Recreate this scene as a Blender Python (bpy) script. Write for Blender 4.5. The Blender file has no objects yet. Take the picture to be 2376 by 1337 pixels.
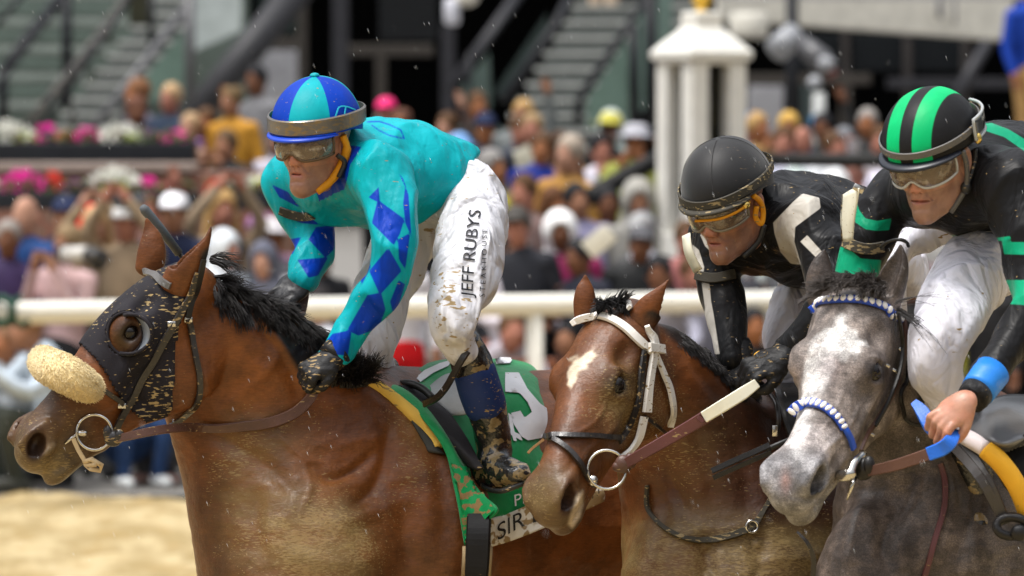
import bpy, bmesh, math, random
import numpy as np
from mathutils import Vector, Matrix, noise
from mathutils.bvhtree import BVHTree
random.seed(7); rng=np.random.default_rng(7)
S=bpy.context.scene
COL=S.collection
# ------------------------------------------------------------ camera, sky, sun, exposure
F=13200.; CX,CY=1188.,668.5           # focal length and image centre in photo pixels (200 mm lens)
PITCH=math.atan((668.5-265.)/F); CAMZ=2.2
cam=bpy.data.cameras.new('camera'); camo=bpy.data.objects.new('camera',cam); COL.objects.link(camo)
camo.location=(0,0,CAMZ); camo.rotation_euler=(math.pi/2-PITCH,0,0)
cam.lens=200; cam.sensor_width=36; cam.clip_end=3000; cam.clip_start=.5
cam.dof.use_dof=True; cam.dof.focus_distance=12.55; cam.dof.aperture_fstop=5.0; cam.dof.aperture_blades=9
S.camera=camo
w=bpy.data.worlds.new('World'); S.world=w; w.use_nodes=True
nt=w.node_tree; bg=nt.nodes['Background']
sk=nt.nodes.new('ShaderNodeTexSky'); sk.sky_type='NISHITA'; sk.sun_disc=False
SUN_EL,SUN_AZ=math.radians(70),math.radians(240)   # high, behind the camera's left shoulder
sk.sun_elevation=SUN_EL; sk.sun_rotation=SUN_AZ; sk.air_density=1.0; sk.dust_density=3.0
hs=nt.nodes.new('ShaderNodeHueSaturation'); hs.inputs['Saturation'].default_value=.22   # overcast: the blue goes out of the sky
nt.links.new(sk.outputs[0],hs.inputs['Color'])
tcw=nt.nodes.new('ShaderNodeTexCoord'); sx=nt.nodes.new('ShaderNodeSeparateXYZ'); nt.links.new(tcw.outputs['Generated'],sx.inputs[0])
mr=nt.nodes.new('ShaderNodeMapRange'); mr.inputs['From Min'].default_value=0; mr.inputs['From Max'].default_value=.9; mr.inputs['To Min'].default_value=.16; mr.inputs['To Max'].default_value=2.2   # cloud deck: brighter overhead than at the horizon
nt.links.new(sx.outputs['Z'],mr.inputs['Value']); mx=nt.nodes.new('ShaderNodeMix'); mx.data_type='RGBA'; mx.blend_type='MULTIPLY'; mx.inputs[0].default_value=1
nt.links.new(hs.outputs[0],mx.inputs[6]); nt.links.new(mr.outputs[0],mx.inputs[7]); nt.links.new(mx.outputs[2],bg.inputs['Color'])
bg.inputs['Strength'].default_value=.10
sun=bpy.data.lights.new('sun','SUN'); sun.energy=1.5; sun.angle=math.radians(14); sun.color=(1,.96,.9)
suno=bpy.data.objects.new('sun',sun); COL.objects.link(suno)
sd=Vector((math.sin(SUN_AZ)*math.cos(SUN_EL),math.cos(SUN_AZ)*math.cos(SUN_EL),math.sin(SUN_EL)))
suno.rotation_euler=sd.to_track_quat('Z','Y').to_euler()
S.view_settings.view_transform='Standard'; S.view_settings.look='None'; S.view_settings.gamma=1
S.view_settings.exposure=.74
S.render.engine='CYCLES'; S.cycles.use_denoising=True; S.cycles.max_bounces=6; S.cycles.transparent_max_bounces=12
# ------------------------------------------------------------ photo point -> world point
cp,sp=math.cos(PITCH),math.sin(PITCH)
def W(c):                    # camera space (right, depth, up) -> world
    c=np.asarray(c,float); x,y,z=c[...,0],c[...,1],c[...,2]
    return np.stack([x,y*cp+z*sp,-y*sp+z*cp+CAMZ],-1)
def Cs(p):
    p=np.asarray(p,float); x,y,z=p[...,0],p[...,1],p[...,2]-CAMZ
    return np.stack([x,y*cp-z*sp,y*sp+z*cp],-1)
def P(px,py,d): return W(np.array([(px-CX)/F*d,d,-(py-CY)/F*d]))
def PX(p):
    c=Cs(p); return CX+F*c[...,0]/c[...,1], CY-F*c[...,2]/c[...,1]
def mpx(r,d): return r/F*d
# ------------------------------------------------------------ signed distance modelling
Q=1.
def crom(pts,n):
    pts=np.asarray(pts,float)
    if len(pts)<3 or n<=1: return pts
    e=np.vstack([2*pts[0]-pts[1],pts,2*pts[-1]-pts[-2]]); out=[]
    for i in range(1,len(e)-2):
        for t in np.linspace(0,1,n,endpoint=False):
            out.append(.5*((2*e[i])+(e[i+1]-e[i-1])*t+(2*e[i-1]-5*e[i]+4*e[i+1]-e[i+2])*t*t+(3*e[i]-e[i-1]-3*e[i+1]+e[i+2])*t**3))
    out.append(e[-2]); return np.array(out)
class Ell:
    def __init__(s,c,r,R=None,op='+',k=.02):
        s.c=np.asarray(c,float); s.r=np.asarray(r,float)*np.ones(3); s.R=np.eye(3) if R is None else np.asarray(R,float); s.op=op; s.k=k
        s.lo=s.c-s.r.max(); s.hi=s.c+s.r.max()
    def d(s,p,near=None):
        q=(p-s.c)@s.R; a=q/s.r; k0=np.sqrt((a*a).sum(1))+1e-9; b=a/s.r; k1=np.sqrt((b*b).sum(1))+1e-9
        return k0*(k0-1)/k1
    def key(s): return ('e',s.c.round(5).tolist(),s.r.round(5).tolist(),s.R.round(4).tolist(),s.op,s.k)
class Chain:
    """tapered tube with elliptical section along a smooth path; pts rows = x,y,z,a,b (a across 'up', b across the other)"""
    def __init__(s,pts,up=None,op='+',k=.02,n=5,vdir=None):
        q=crom(pts,n); s.p=q[:,:3]; s.a=np.maximum(q[:,3],1e-4); s.b=np.maximum(q[:,4],1e-4); s.op=op; s.k=k
        t=s.p[1:]-s.p[:-1]; L=np.linalg.norm(t,axis=1); s.L=L; t=t/L[:,None]; s.t=t
        if up is None: A=np.cross(t,np.array([0,1.,0]))
        else:
            up=np.asarray(up,float)*np.ones((len(t),3)); A=up-(up*t).sum(1)[:,None]*t
        s.A=A/np.linalg.norm(A,axis=1)[:,None]; s.B=np.cross(t,s.A)
        rm=np.maximum(s.a,s.b); s.rm=np.maximum(rm[1:],rm[:-1]); s.mid=(s.p[1:]+s.p[:-1])/2
        s.lo=(s.p-rm[:,None]).min(0); s.hi=(s.p+rm[:,None]).max(0)
    def d(s,p,near=None):
        out=np.full(len(p),9.)
        idx=range(len(s.L))
        if near is not None:
            c,h=near; dd=np.linalg.norm(s.mid-c,axis=1)-s.L/2-s.rm; idx=np.where(dd<max(h,0)+.001+max(dd.min(),0)+h)[0]
        for i in idx:
            v=p-s.p[i]; x=v@s.t[i]; tt=np.clip(x/s.L[i],0,1); a=s.a[i]+(s.a[i+1]-s.a[i])*tt; b=s.b[i]+(s.b[i+1]-s.b[i])*tt
            w_=x-tt*s.L[i]; u=(v@s.A[i]); vv=(v@s.B[i]); m=np.minimum(a,b)
            qa,qb,qw=u/a,vv/b,w_/m
            k0=np.sqrt(qa*qa+qb*qb+qw*qw)+1e-9; k1=np.sqrt((qa/a)**2+(qb/b)**2+(qw/m)**2)+1e-9
            np.minimum(out,k0*(k0-1)/k1,out=out)
        return out
    def key(s): return ('c',s.p.round(5).tolist(),s.a.round(5).tolist(),s.b.round(5).tolist(),s.A.round(4).tolist(),s.op,s.k)
class Half:          # half space: keeps points where (p-c).n < 0
    def __init__(s,c,n,k=.004):
        s.c=np.asarray(c,float); s.n=np.asarray(n,float)/np.linalg.norm(n); s.op='&'; s.k=k; s.lo=s.hi=None
    def d(s,p,near=None): return (p-s.c)@s.n
    def key(s): return ('h',s.c.round(5).tolist(),s.n.round(5).tolist(),s.k)
def comb(d,di,op,k):
    if op=='+':
        h=np.maximum(k-np.abs(d-di),0)/k; return np.minimum(d,di)-h*h*k*.25
    if op=='-': di=-di
    h=np.maximum(k-np.abs(d-di),0)/k; return np.maximum(d,di)+h*h*k*.25
def field(prims,p,near=None):
    d=np.full(len(p),9.)
    for pr in prims: d=comb(d,pr.d(p,near),pr.op,pr.k)
    return d
def sdf_mesh(prims,vox,infl=0.,smooth=1):
    vox*=Q
    adds=[q for q in prims if q.op=='+']
    lo=np.min([q.lo for q in adds],0)-3*vox-infl; hi=np.max([q.hi for q in adds],0)+3*vox+infl
    B=10; n=np.ceil((hi-lo)/vox/B).astype(int)*B+1
    D=np.full(n,1.,np.float32)
    nb=(n-1)//B
    g=np.stack(np.meshgrid(*[np.arange(m) for m in nb],indexing='ij'),-1).reshape(-1,3)
    cen=lo+(g*B+B/2)*vox; h=B*vox*.5*math.sqrt(3)
    per=[q.d(cen) for q in prims]; d=np.full(len(cen),9.)
    for q,di in zip(prims,per): d=comb(d,di,q.op,q.k)
    d-=infl
    act=np.where(np.abs(d)<h*1.9+.004)[0]
    loc=np.stack(np.meshgrid(*[np.arange(B+1)]*3,indexing='ij'),-1).reshape(-1,3)*vox
    for bi in act:
        p=lo+g[bi]*B*vox+loc; dd=np.full(len(p),9.)
        for q,di in zip(prims,per):
            if q.op=='&' or di[bi]<h*1.8+q.k+infl: dd=comb(dd,q.d(p,(cen[bi],h+q.k+infl)),q.op,q.k)
        i,j,k=g[bi]*B; D[i:i+B+1,j:j+B+1,k:k+B+1]=(dd-infl).reshape(B+1,B+1,B+1)
    # inactive inside blocks negative
    ina=np.where((np.abs(d)>=h*1.9+.004)&(d<0))[0]
    for bi in ina:
        i,j,k=g[bi]*B; D[i+1:i+B,j+1:j+B,k+1:k+B]=-1
        for ax in range(3): pass
    inside=D<0
    # faces between inactive-inside blocks: fill shared planes
    for bi in ina:
        i,j,k=g[bi]*B; blk=D[i:i+B+1,j:j+B+1,k:k+B+1]; blk[blk==1.]=-1
    inside=D<0
    c=np.zeros(tuple(np.array(D.shape)-1),np.int8)
    for a in (0,1):
        for b in (0,1):
            for e in (0,1): c+=inside[a:D.shape[0]-1+a,b:D.shape[1]-1+b,e:D.shape[2]-1+e]
    cells=np.argwhere((c>0)&(c<8))
    cor=np.array([(a,b,e) for a in (0,1) for b in (0,1) for e in (0,1)])
    V=np.stack([D[cells[:,0]+a,cells[:,1]+b,cells[:,2]+e] for a,b,e in cor],1)
    acc=np.zeros((len(cells),3)); cnt=np.zeros(len(cells))
    for a in range(8):
        for b in range(a+1,8):
            if np.abs(cor[a]-cor[b]).sum()!=1: continue
            m=(V[:,a]<0)!=(V[:,b]<0); t=V[:,a]/(V[:,a]-V[:,b]+1e-12)
            pt=cor[a]+(cor[b]-cor[a])*t[:,None]; acc[m]+=pt[m]; cnt[m]+=1
    verts=lo+(cells+acc/cnt[:,None])*vox
    idx=np.full(c.shape,-1,np.int32); idx[cells[:,0],cells[:,1],cells[:,2]]=np.arange(len(cells))
    quads=[]
    for ax in range(3):
        o=[(ax+1)%3,(ax+2)%3]
        A=np.take(inside,range(D.shape[ax]-1),ax); Bn=np.take(inside,range(1,D.shape[ax]),ax)
        e=np.argwhere(A!=Bn); e=e[(e[:,o[0]]>0)&(e[:,o[1]]>0)&(e[:,o[0]]<c.shape[o[0]])&(e[:,o[1]]<c.shape[o[1]])]
        flip=A[e[:,0],e[:,1],e[:,2]]
        u=np.zeros(3,int); u[o[0]]=1; v=np.zeros(3,int); v[o[1]]=1
        q=np.stack([idx[tuple((e-s_).T)] for s_ in (u*0,u,u+v,v)],1)
        q[~flip]=q[~flip][:,::-1]; quads.append(q)
    f=np.vstack(quads); f=f[(f>=0).all(1)]
    for _ in range(smooth): verts=relax(verts,f,.5)
    return verts,f
def relax(v,f,s):
    acc=np.zeros_like(v); n=np.zeros(len(v))
    for a in range(4):
        b=(a+1)%4
        for k in range(3):
            acc[:,k]+=np.bincount(f[:,a],v[f[:,b],k],len(v))+np.bincount(f[:,b],v[f[:,a],k],len(v))
        n+=np.bincount(f[:,a],minlength=len(v))+np.bincount(f[:,b],minlength=len(v))
    m=n>0; out=v.copy(); out[m]=v[m]*(1-s)+acc[m]/n[m,None]*s; return out
def joinm(*ms):
    vs,fs,o=[],[],0
    for v,f in ms: vs.append(v); fs.append(f+o); o+=len(v)
    return np.vstack(vs),np.vstack(fs)
def grad_noise(v,sc,seed=0.,ori=None):
    """smooth noise per vertex, stretched by sc (3 scales)"""
    q=(v*np.asarray(sc)); return np.array([noise.noise(Vector((a+seed,b+seed*.37,c-seed))) for a,b,c in q])
def vnorm(v,f):
    fn=np.cross(v[f[:,2]]-v[f[:,0]],v[f[:,3]]-v[f[:,1]]); n=np.zeros_like(v)
    for a in range(4):
        for k in range(3): n[:,k]+=np.bincount(f[:,a],fn[:,k],len(v))
    return n/(np.linalg.norm(n,axis=1)[:,None]+1e-12)
# ------------------------------------------------------------ objects
def mk(name,v,f,mat,parent=None,attrs=None,smooth=True,sub=0):
    me=bpy.data.meshes.new(name)
    if isinstance(f,np.ndarray):
        me.vertices.add(len(v)); me.vertices.foreach_set('co',np.asarray(v,np.float32).ravel())
        k=f.shape[1]; me.loops.add(f.size); me.loops.foreach_set('vertex_index',f.ravel().astype(np.int32))
        me.polygons.add(len(f)); me.polygons.foreach_set('loop_start',np.arange(len(f),dtype=np.int32)*k)
        me.update(calc_edges=True); me.validate()
    else: me.from_pydata([tuple(x) for x in v],[],f); me.update()
    if smooth: me.shade_smooth()
    for k,a in (attrs or {}).items():
        a=np.asarray(a,np.float32)
        if a.ndim==1: at=me.attributes.new(k,'FLOAT','POINT'); at.data.foreach_set('value',a)
        else:
            at=me.attributes.new(k,'FLOAT_COLOR','POINT'); c4=np.ones((len(a),4),np.float32); c4[:,:3]=a[:,:3]; at.data.foreach_set('color',c4.ravel())
    if mat is not None: me.materials.append(mat)
    o=bpy.data.objects.new(name,me); COL.objects.link(o)
    if parent is not None: o.parent=parent
    if sub:
        m=o.modifiers.new('s','SUBSURF'); m.levels=m.render_levels=sub
    return o
def tag(o,label=None,cat=None,group=None,kind=None):
    if label: o['label']=label
    if cat: o['category']=cat
    if group: o['group']=group
    if kind: o['kind']=kind
    return o
def empty(name,loc=(0,0,0)):
    o=bpy.data.objects.new(name,None); COL.objects.link(o); o.location=loc; o.empty_display_size=.1; return o
def adopt(root,*objs):
    """parent parts to a root that has a location, keeping them where they are"""
    for o in objs:
        o.parent=root; o.matrix_parent_inverse=Matrix.Translation(root.location).inverted()
class MB:
    def __init__(s): s.v=[];s.f=[];s.flat=False
    def add(s,v,f):
        o=len(s.v); s.v+= [tuple(x) for x in v]; s.f+=[tuple(i+o for i in q) for q in f]; return s
    def box(s,c,h,R=None):
        c=np.asarray(c,float); h=np.asarray(h,float); R=np.eye(3) if R is None else R
        v=[c+R@(h*np.array(q)) for q in [(-1,-1,-1),(1,-1,-1),(1,1,-1),(-1,1,-1),(-1,-1,1),(1,-1,1),(1,1,1),(-1,1,1)]]
        return s.add(v,[(0,3,2,1),(4,5,6,7),(0,1,5,4),(1,2,6,5),(2,3,7,6),(3,0,4,7)])
    def tube(s,pts,r,n=8,cap=True):
        pts=np.asarray(pts,float); r=np.ones(len(pts))*r; o=len(s.v); T=np.gradient(pts,axis=0); u=np.array([.13,.2,.97])
        for i,p in enumerate(pts):
            t=T[i]/(np.linalg.norm(T[i])+1e-9); u=u-t*(u@t); u/=np.linalg.norm(u)+1e-9; w_=np.cross(t,u)
            for j in range(n):
                a=2*math.pi*j/n; s.v.append(tuple(p+r[i]*(math.cos(a)*u+math.sin(a)*w_)))
        for i in range(len(pts)-1):
            for j in range(n): s.f.append((o+i*n+j,o+i*n+(j+1)%n,o+(i+1)*n+(j+1)%n,o+(i+1)*n+j))
        if cap: s.f.append(tuple(o+j for j in range(n))[::-1]); s.f.append(tuple(o+(len(pts)-1)*n+j for j in range(n)))
        return s
    def ribbon(s,pts,nrm,w_,th=.003,closed=False):
        """flat strap: path, outward normals, width, thickness"""
        pts=np.asarray(pts,float); nrm=np.asarray(nrm,float); n=len(pts); w_=np.ones(n)*w_; o=len(s.v)
        T=(np.roll(pts,-1,0)-np.roll(pts,1,0)) if closed else np.gradient(pts,axis=0)
        for i in range(n):
            t=T[i]/(np.linalg.norm(T[i])+1e-9); N=nrm[i]-t*(nrm[i]@t); N/=np.linalg.norm(N)+1e-9; b=np.cross(t,N)*w_[i]/2
            e=.25*th
            for q in (-b+N*e,-b*.85+N*th,b*.85+N*th,b+N*e,b-N*e,-b-N*e): s.v.append(tuple(pts[i]+q))
        m=n if closed else n-1
        s.flat=True
        for i in range(m):
            i2=(i+1)%n
            for j in range(6): s.f.append((o+i*6+j,o+i*6+(j+1)%6,o+i2*6+(j+1)%6,o+i2*6+j))
        if not closed: s.f.append(tuple(o+j for j in range(6))[::-1]); s.f.append(tuple(o+(n-1)*6+j for j in range(6)))
        return s
    def lathe(s,c,prof,n=24,R=None):
        c=np.asarray(c,float); R=np.eye(3) if R is None else R; o=len(s.v)
        for r,z in prof:
            for j in range(n):
                a=2*math.pi*j/n; s.v.append(tuple(c+R@np.array([r*math.cos(a),r*math.sin(a),z])))
        for i in range(len(prof)-1):
            for j in range(n): s.f.append((o+i*n+j,o+i*n+(j+1)%n,o+(i+1)*n+(j+1)%n,o+(i+1)*n+j))
        s.f.append(tuple(o+j for j in range(n))[::-1]); s.f.append(tuple(o+(len(prof)-1)*n+j for j in range(n)))
        return s
    def sphere(s,c,r,n=16,m=10,R=None):
        r=np.asarray(r,float)*np.ones(3); R=np.eye(3) if R is None else R; o=len(s.v); c=np.asarray(c,float)
        for i in range(m+1):
            th=math.pi*i/m
            for j in range(n):
                a=2*math.pi*j/n; s.v.append(tuple(c+R@(r*np.array([math.sin(th)*math.cos(a),math.sin(th)*math.sin(a),math.cos(th)]))))
        for i in range(m):
            for j in range(n): s.f.append((o+i*n+j,o+(i+1)*n+j,o+(i+1)*n+(j+1)%n,o+i*n+(j+1)%n))
        return s
    def build(s,name,mat,parent=None,smooth=True,bevel=0,sub=0):
        o=mk(name,s.v,s.f,mat,parent,smooth=smooth and not s.flat,sub=sub)
        if bevel:
            m=o.modifiers.new('b','BEVEL'); m.width=bevel; m.segments=2; m.limit_method='ANGLE'
        return o
def smoothpath(pts,n=6): return crom(np.asarray(pts,float),n)
def patch(grid,nu,nv):
    """grid [rows][cols] of world points -> smooth dense grid (nu x nv spans per cell)"""
    g=np.asarray(grid,float); rows=np.array([crom(r,nv) for r in g]); return np.array([crom(rows[:,j],nu) for j in range(rows.shape[1])]).transpose(1,0,2)
def gridfaces(a,b): return np.array([(i*b+j,i*b+j+1,(i+1)*b+j+1,(i+1)*b+j) for i in range(a-1) for j in range(b-1)])
def sheet(name,G,mat,parent,th=.004,attrs=None,closed=False):
    a,b,_=G.shape; v=G.reshape(-1,3); f=gridfaces(a,b); o=mk(name,v,f,mat,parent,attrs=attrs)
    m=o.modifiers.new('t','SOLIDIFY'); m.thickness=th; m.offset=1; return o
# ------------------------------------------------------------ polygons in photo pixels (traced outlines laid on a surface)
def poly_sd(px,py,poly):
    """signed distance (px) to polygon, negative inside"""
    poly=np.asarray(poly,float); d=np.full(px.shape,1e9); ins=np.zeros(px.shape,bool)
    for i in range(len(poly)):
        a=poly[i]; b=poly[(i+1)%len(poly)]; e=b-a; wx=px-a[0]; wy=py-a[1]
        t=np.clip((wx*e[0]+wy*e[1])/(e@e+1e-9),0,1); d=np.minimum(d,np.hypot(wx-t*e[0],wy-t*e[1]))
        c=((a[1]>py)!=(b[1]>py))
        xx=np.where(c,(b[0]-a[0])*(py-a[1])/(b[1]-a[1]+1e-12)+a[0],0); ins^=c&(px<xx)
    return np.where(ins,-d,d)
def bvh_of(v,f): return BVHTree.FromPolygons([Vector(x) for x in v],[tuple(int(i) for i in q) for q in f])
CAM=Vector((0,0,CAMZ))
def cast(bvh,px,py,off=0.,dflt=13.):
    d=Vector(P(px,py,1.))-CAM; d.normalize(); loc,n,i,t=bvh.ray_cast(CAM,d)
    if loc is None: return P(px,py,dflt),np.array([0,-1.,0])
    n=np.array(n); 
    if n@np.array(d)>0: n=-n
    return np.array(loc)+n*off,n
def surfpath(bvh,pts,off=.002,n=6,step=8,dflt=13.,sm=2):
    q=crom(np.asarray(pts,float),n); out=[cast(bvh,x,y,off,dflt) for x,y in q[:,:2]]
    p=np.array([o[0] for o in out]); N=np.array([o[1] for o in out])
    for _ in range(sm):
        p[1:-1]=(p[:-2]+2*p[1:-1]+p[2:])/4; N[1:-1]=(N[:-2]+2*N[1:-1]+N[2:])/4
    return p,N
def looppath(bvh,c,nrm,ref,n=48,off=.002,rmax=.4,a0=0,a1=360):
    """closed loop where a plane (centre c, normal nrm) cuts the body, found from outside"""
    c=np.asarray(c,float); nrm=np.asarray(nrm,float)/np.linalg.norm(nrm); u=np.asarray(ref,float); u=u-nrm*(u@nrm); u/=np.linalg.norm(u); v=np.cross(nrm,u)
    p=[];N=[]
    for i in range(n):
        a=math.radians(a0+(a1-a0)*i/(n if a1-a0==360 else n-1)); d=math.cos(a)*u+math.sin(a)*v
        loc,nn,_,_=bvh.ray_cast(Vector(c+d*rmax),Vector(-d),rmax)
        if loc is None: continue
        p.append(np.array(loc)+d*off); N.append(d)
    p=np.array(p); N=np.array(N)
    for _ in range(2):
        q=p.copy()
        if a1-a0==360: p=(np.roll(q,1,0)+2*q+np.roll(q,-1,0))/4
        else: p[1:-1]=(q[:-2]+2*q[1:-1]+q[2:])/4
    return p,N
# ------------------------------------------------------------ rigid pose fit of a template to landmarks, with a soft local correction
def rodr(w_):
    t=np.linalg.norm(w_)
    if t<1e-9: return np.eye(3)
    k=w_/t; K=np.array([[0,-k[2],k[1]],[k[2],0,-k[0]],[-k[1],k[0],0]]); return np.eye(3)+math.sin(t)*K+(1-math.cos(t))*K@K
def frame0(yaw,pitch,roll=0):
    y,pt=math.radians(yaw),math.radians(pitch)
    f=np.array([-math.cos(y)*math.cos(pt),-math.sin(y)*math.cos(pt),-math.sin(pt)]); l=np.cross([0,0,1],f); l/=np.linalg.norm(l)
    R=np.array([f,l,np.cross(f,l)]).T; return R@rodr(np.array([math.radians(roll),0,0]))
class Pose:
    def __init__(s,LM,obs,D,yaw,pitch,scale=1.,prior=150,corr=1.,sig=.12,roll=0):
        names=list(obs); L=np.array([LM[n] for n in names])*scale; O=np.array([obs[n] for n in names],float); R0=frame0(yaw,pitch,roll)
        p=np.zeros(6); p[3:]=[(O[:,0].mean()-CX)/F*D,D,-(O[:,1].mean()-CY)/F*D]
        def res(p):
            q=L@(rodr(p[:3])@R0).T+p[3:]; return np.concatenate([CX+F*q[:,0]/q[:,1]-O[:,0],CY-F*q[:,2]/q[:,1]-O[:,1],[(p[4]-D)*300],p[:3]*prior])
        for it in range(60):
            r=res(p); J=np.array([(res(p+np.eye(6)[i]*1e-5)-r)/1e-5 for i in range(6)]).T; p=p-np.linalg.solve(J.T@J+.1*np.eye(6),J.T@r)*.7
        s.Rc=rodr(p[:3])@R0; s.t=p[3:]; s.s=scale; s.L=L; r=res(p); n=len(names); e=-np.stack([r[:n],np.zeros(n),-r[n:2*n]],1)*s.t[1]/F
        s.sig=sig; K=np.exp(-((L[:,None]-L[None])**2).sum(-1)/(2*sig*sig)); s.w=np.linalg.solve(K+.15*np.eye(n),e)*corr
        s.R=W(s.Rc.T).T*1.; s.R=np.array([W(s.Rc[:,i])-W(np.zeros(3)) for i in range(3)]).T
    def __call__(s,q):
        q=np.asarray(q,float)*s.s; one=q.ndim==1; q=np.atleast_2d(q); K=np.exp(-((q[:,None]-s.L[None])**2).sum(-1)/(2*s.sig**2))
        o=W(q@s.Rc.T+s.t+K@s.w); return o[0] if one else o
    def inv(s,p):     # approximate local coordinates of world points
        c=Cs(p)-s.t; q=c@s.Rc
        for _ in range(3):
            K=np.exp(-((q[:,None]-s.L[None])**2).sum(-1)/(2*s.sig**2)); q=(c-K@s.w)@s.Rc
        return q/s.s
# ------------------------------------------------------------ materials
def newmat(name):
    m=bpy.data.materials.new(name); m.use_nodes=True; nt=m.node_tree; return m,nt,nt.nodes['Principled BSDF']
class NT:
    def __init__(s,nt): s.nt=nt; s.tc=None
    def n(s,t,**k):
        x=s.nt.nodes.new(t)
        for a,b in k.items(): setattr(x,a,b)
        return x
    def l(s,a,b): s.nt.links.new(a,b)
    def co(s,scale=(1,1,1),rot=(0,0,0)):
        if not s.tc: s.tc=s.n('ShaderNodeTexCoord')
        m=s.n('ShaderNodeMapping'); m.inputs['Scale'].default_value=scale; m.inputs['Rotation'].default_value=rot; s.l(s.tc.outputs['Object'],m.inputs['Vector']); return m.outputs[0]
    def noise(s,scale,detail=3,rough=.55,stretch=(1,1,1),dist=0.):
        x=s.n('ShaderNodeTexNoise'); x.inputs['Scale'].default_value=scale; x.inputs['Detail'].default_value=detail; x.inputs['Roughness'].default_value=rough; x.inputs['Distortion'].default_value=dist
        s.l(s.co(stretch),x.inputs['Vector']); return x.outputs['Fac']
    def ramp(s,fac,a,b,lo=0.,hi=1.):
        x=s.n('ShaderNodeMapRange'); x.interpolation_type='SMOOTHSTEP'; s.l(fac,x.inputs['Value']) if not isinstance(fac,float) else None
        for k,v in (('From Min',a),('From Max',b),('To Min',lo),('To Max',hi)):
            if hasattr(v,'is_linked') or hasattr(v,'links'): s.l(v,x.inputs[k])
            else: x.inputs[k].default_value=v
        return x.outputs[0]
    def mix(s,f,a,b,blend='MIX'):
        x=s.n('ShaderNodeMix',data_type='RGBA',blend_type=blend)
        for i,v in ((0,f),(6,a),(7,b)):
            if isinstance(v,(int,float)): x.inputs[i].default_value=v
            elif isinstance(v,(tuple,list)): x.inputs[i].default_value=(*v[:3],1)
            else: s.l(v,x.inputs[i])
        return x.outputs[2]
    def math(s,op,a,b=0.):
        x=s.n('ShaderNodeMath',operation=op)
        for i,v in ((0,a),(1,b)):
            if isinstance(v,(int,float)): x.inputs[i].default_value=v
            else: s.l(v,x.inputs[i])
        return x.outputs[0]
    def attr(s,name,col=False):
        x=s.n('ShaderNodeAttribute'); x.attribute_name=name; return x.outputs['Color' if col else 'Fac']
    def bump(s,h,strength,dist=.01,nrm=None):
        x=s.n('ShaderNodeBump'); x.inputs['Strength'].default_value=strength; x.inputs['Distance'].default_value=dist; s.l(h,x.inputs['Height'])
        if nrm is not None: s.l(nrm,x.inputs['Normal'])
        return x.outputs[0]
MUD=(.30,.205,.09)
def stuff(name,col,rough=.5,metal=0.,spec=None,var=.12,vs=9.,mud=0.,bump=.15,bs=60.,bstr=(1,1,1),bd=.004,sheen=0.,coat=0.,mudcol=MUD,col2=None,c2lo=.45,c2hi=.6,c2s=14.,mudstr=(.45,1,1.7),mudscale=110,mattr=False):
    """one everyday material: base colour with slow variation, optional second tone, optional dried sand spatter, fine relief"""
    m,nt,b=newmat(name); N=NT(nt)
    if spec is None: spec=.22 if rough>=.5 else .5
    c=tuple(col)
    v=N.noise(vs,3); f=N.ramp(v,.3,.7,1-var,1+var*.6)
    x=N.n('ShaderNodeMix',data_type='RGBA',blend_type='MULTIPLY'); x.inputs[0].default_value=1; x.inputs[6].default_value=(*c,1)
    N.l(f,x.inputs[7]); out=x.outputs[2]
    if col2 is not None: out=N.mix(N.ramp(N.noise(c2s,4),c2lo,c2hi),out,col2)
    r=rough
    if mud>0:
        ms=N.noise(mudscale,2,.5,mudstr); big=N.ramp(N.noise(5,4,.65),.36,.64,-.11,.055)
        ms=N.math('ADD',ms,N.math('MULTIPLY',N.attr('M'),.22)) if mattr else ms; mf=N.ramp(N.math('ADD',ms,big),.722-.15*mud,.785-.15*mud); out=N.mix(mf,out,mudcol)
    N.l(out,b.inputs['Base Color']); b.inputs['Roughness'].default_value=rough; b.inputs['Metallic'].default_value=metal; b.inputs['Specular IOR Level'].default_value=spec
    if sheen: b.inputs['Sheen Weight'].default_value=sheen
    if coat: b.inputs['Coat Weight'].default_value=coat; b.inputs['Coat Roughness'].default_value=.15
    if bump:
        h=N.noise(bs,4,.6,bstr); N.l(N.bump(h,bump,bd),b.inputs['Normal'])
    return m
def ridged(N,scale,stretch,rot,dist=1.2):
    x=N.n('ShaderNodeTexNoise'); x.inputs['Scale'].default_value=scale; x.inputs['Detail'].default_value=2.5; x.inputs['Roughness'].default_value=.45; x.inputs['Distortion'].default_value=dist; N.l(N.co(stretch,rot),x.inputs['Vector'])
    return N.ramp(N.math('ABSOLUTE',N.math('SUBTRACT',x.outputs['Fac'],.5)),0.,.13)
def crease(m,scale,strength,dist,stretch=(1,1,.4),rot=(0,.6,0)):
    """thin sharp folds over whatever relief the cloth has already"""
    nt=m.node_tree; b=nt.nodes['Principled BSDF']; N=NT(nt); old=b.inputs['Normal'].links[0].from_socket if b.inputs['Normal'].links else None
    n1=N.bump(ridged(N,scale,stretch,rot),strength,dist,old); n2=N.bump(ridged(N,scale*2.3,stretch,(0,-rot[1]*1.3,.4)),strength*.5,dist*.4,n1); N.l(n2,b.inputs['Normal']); return m
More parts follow.
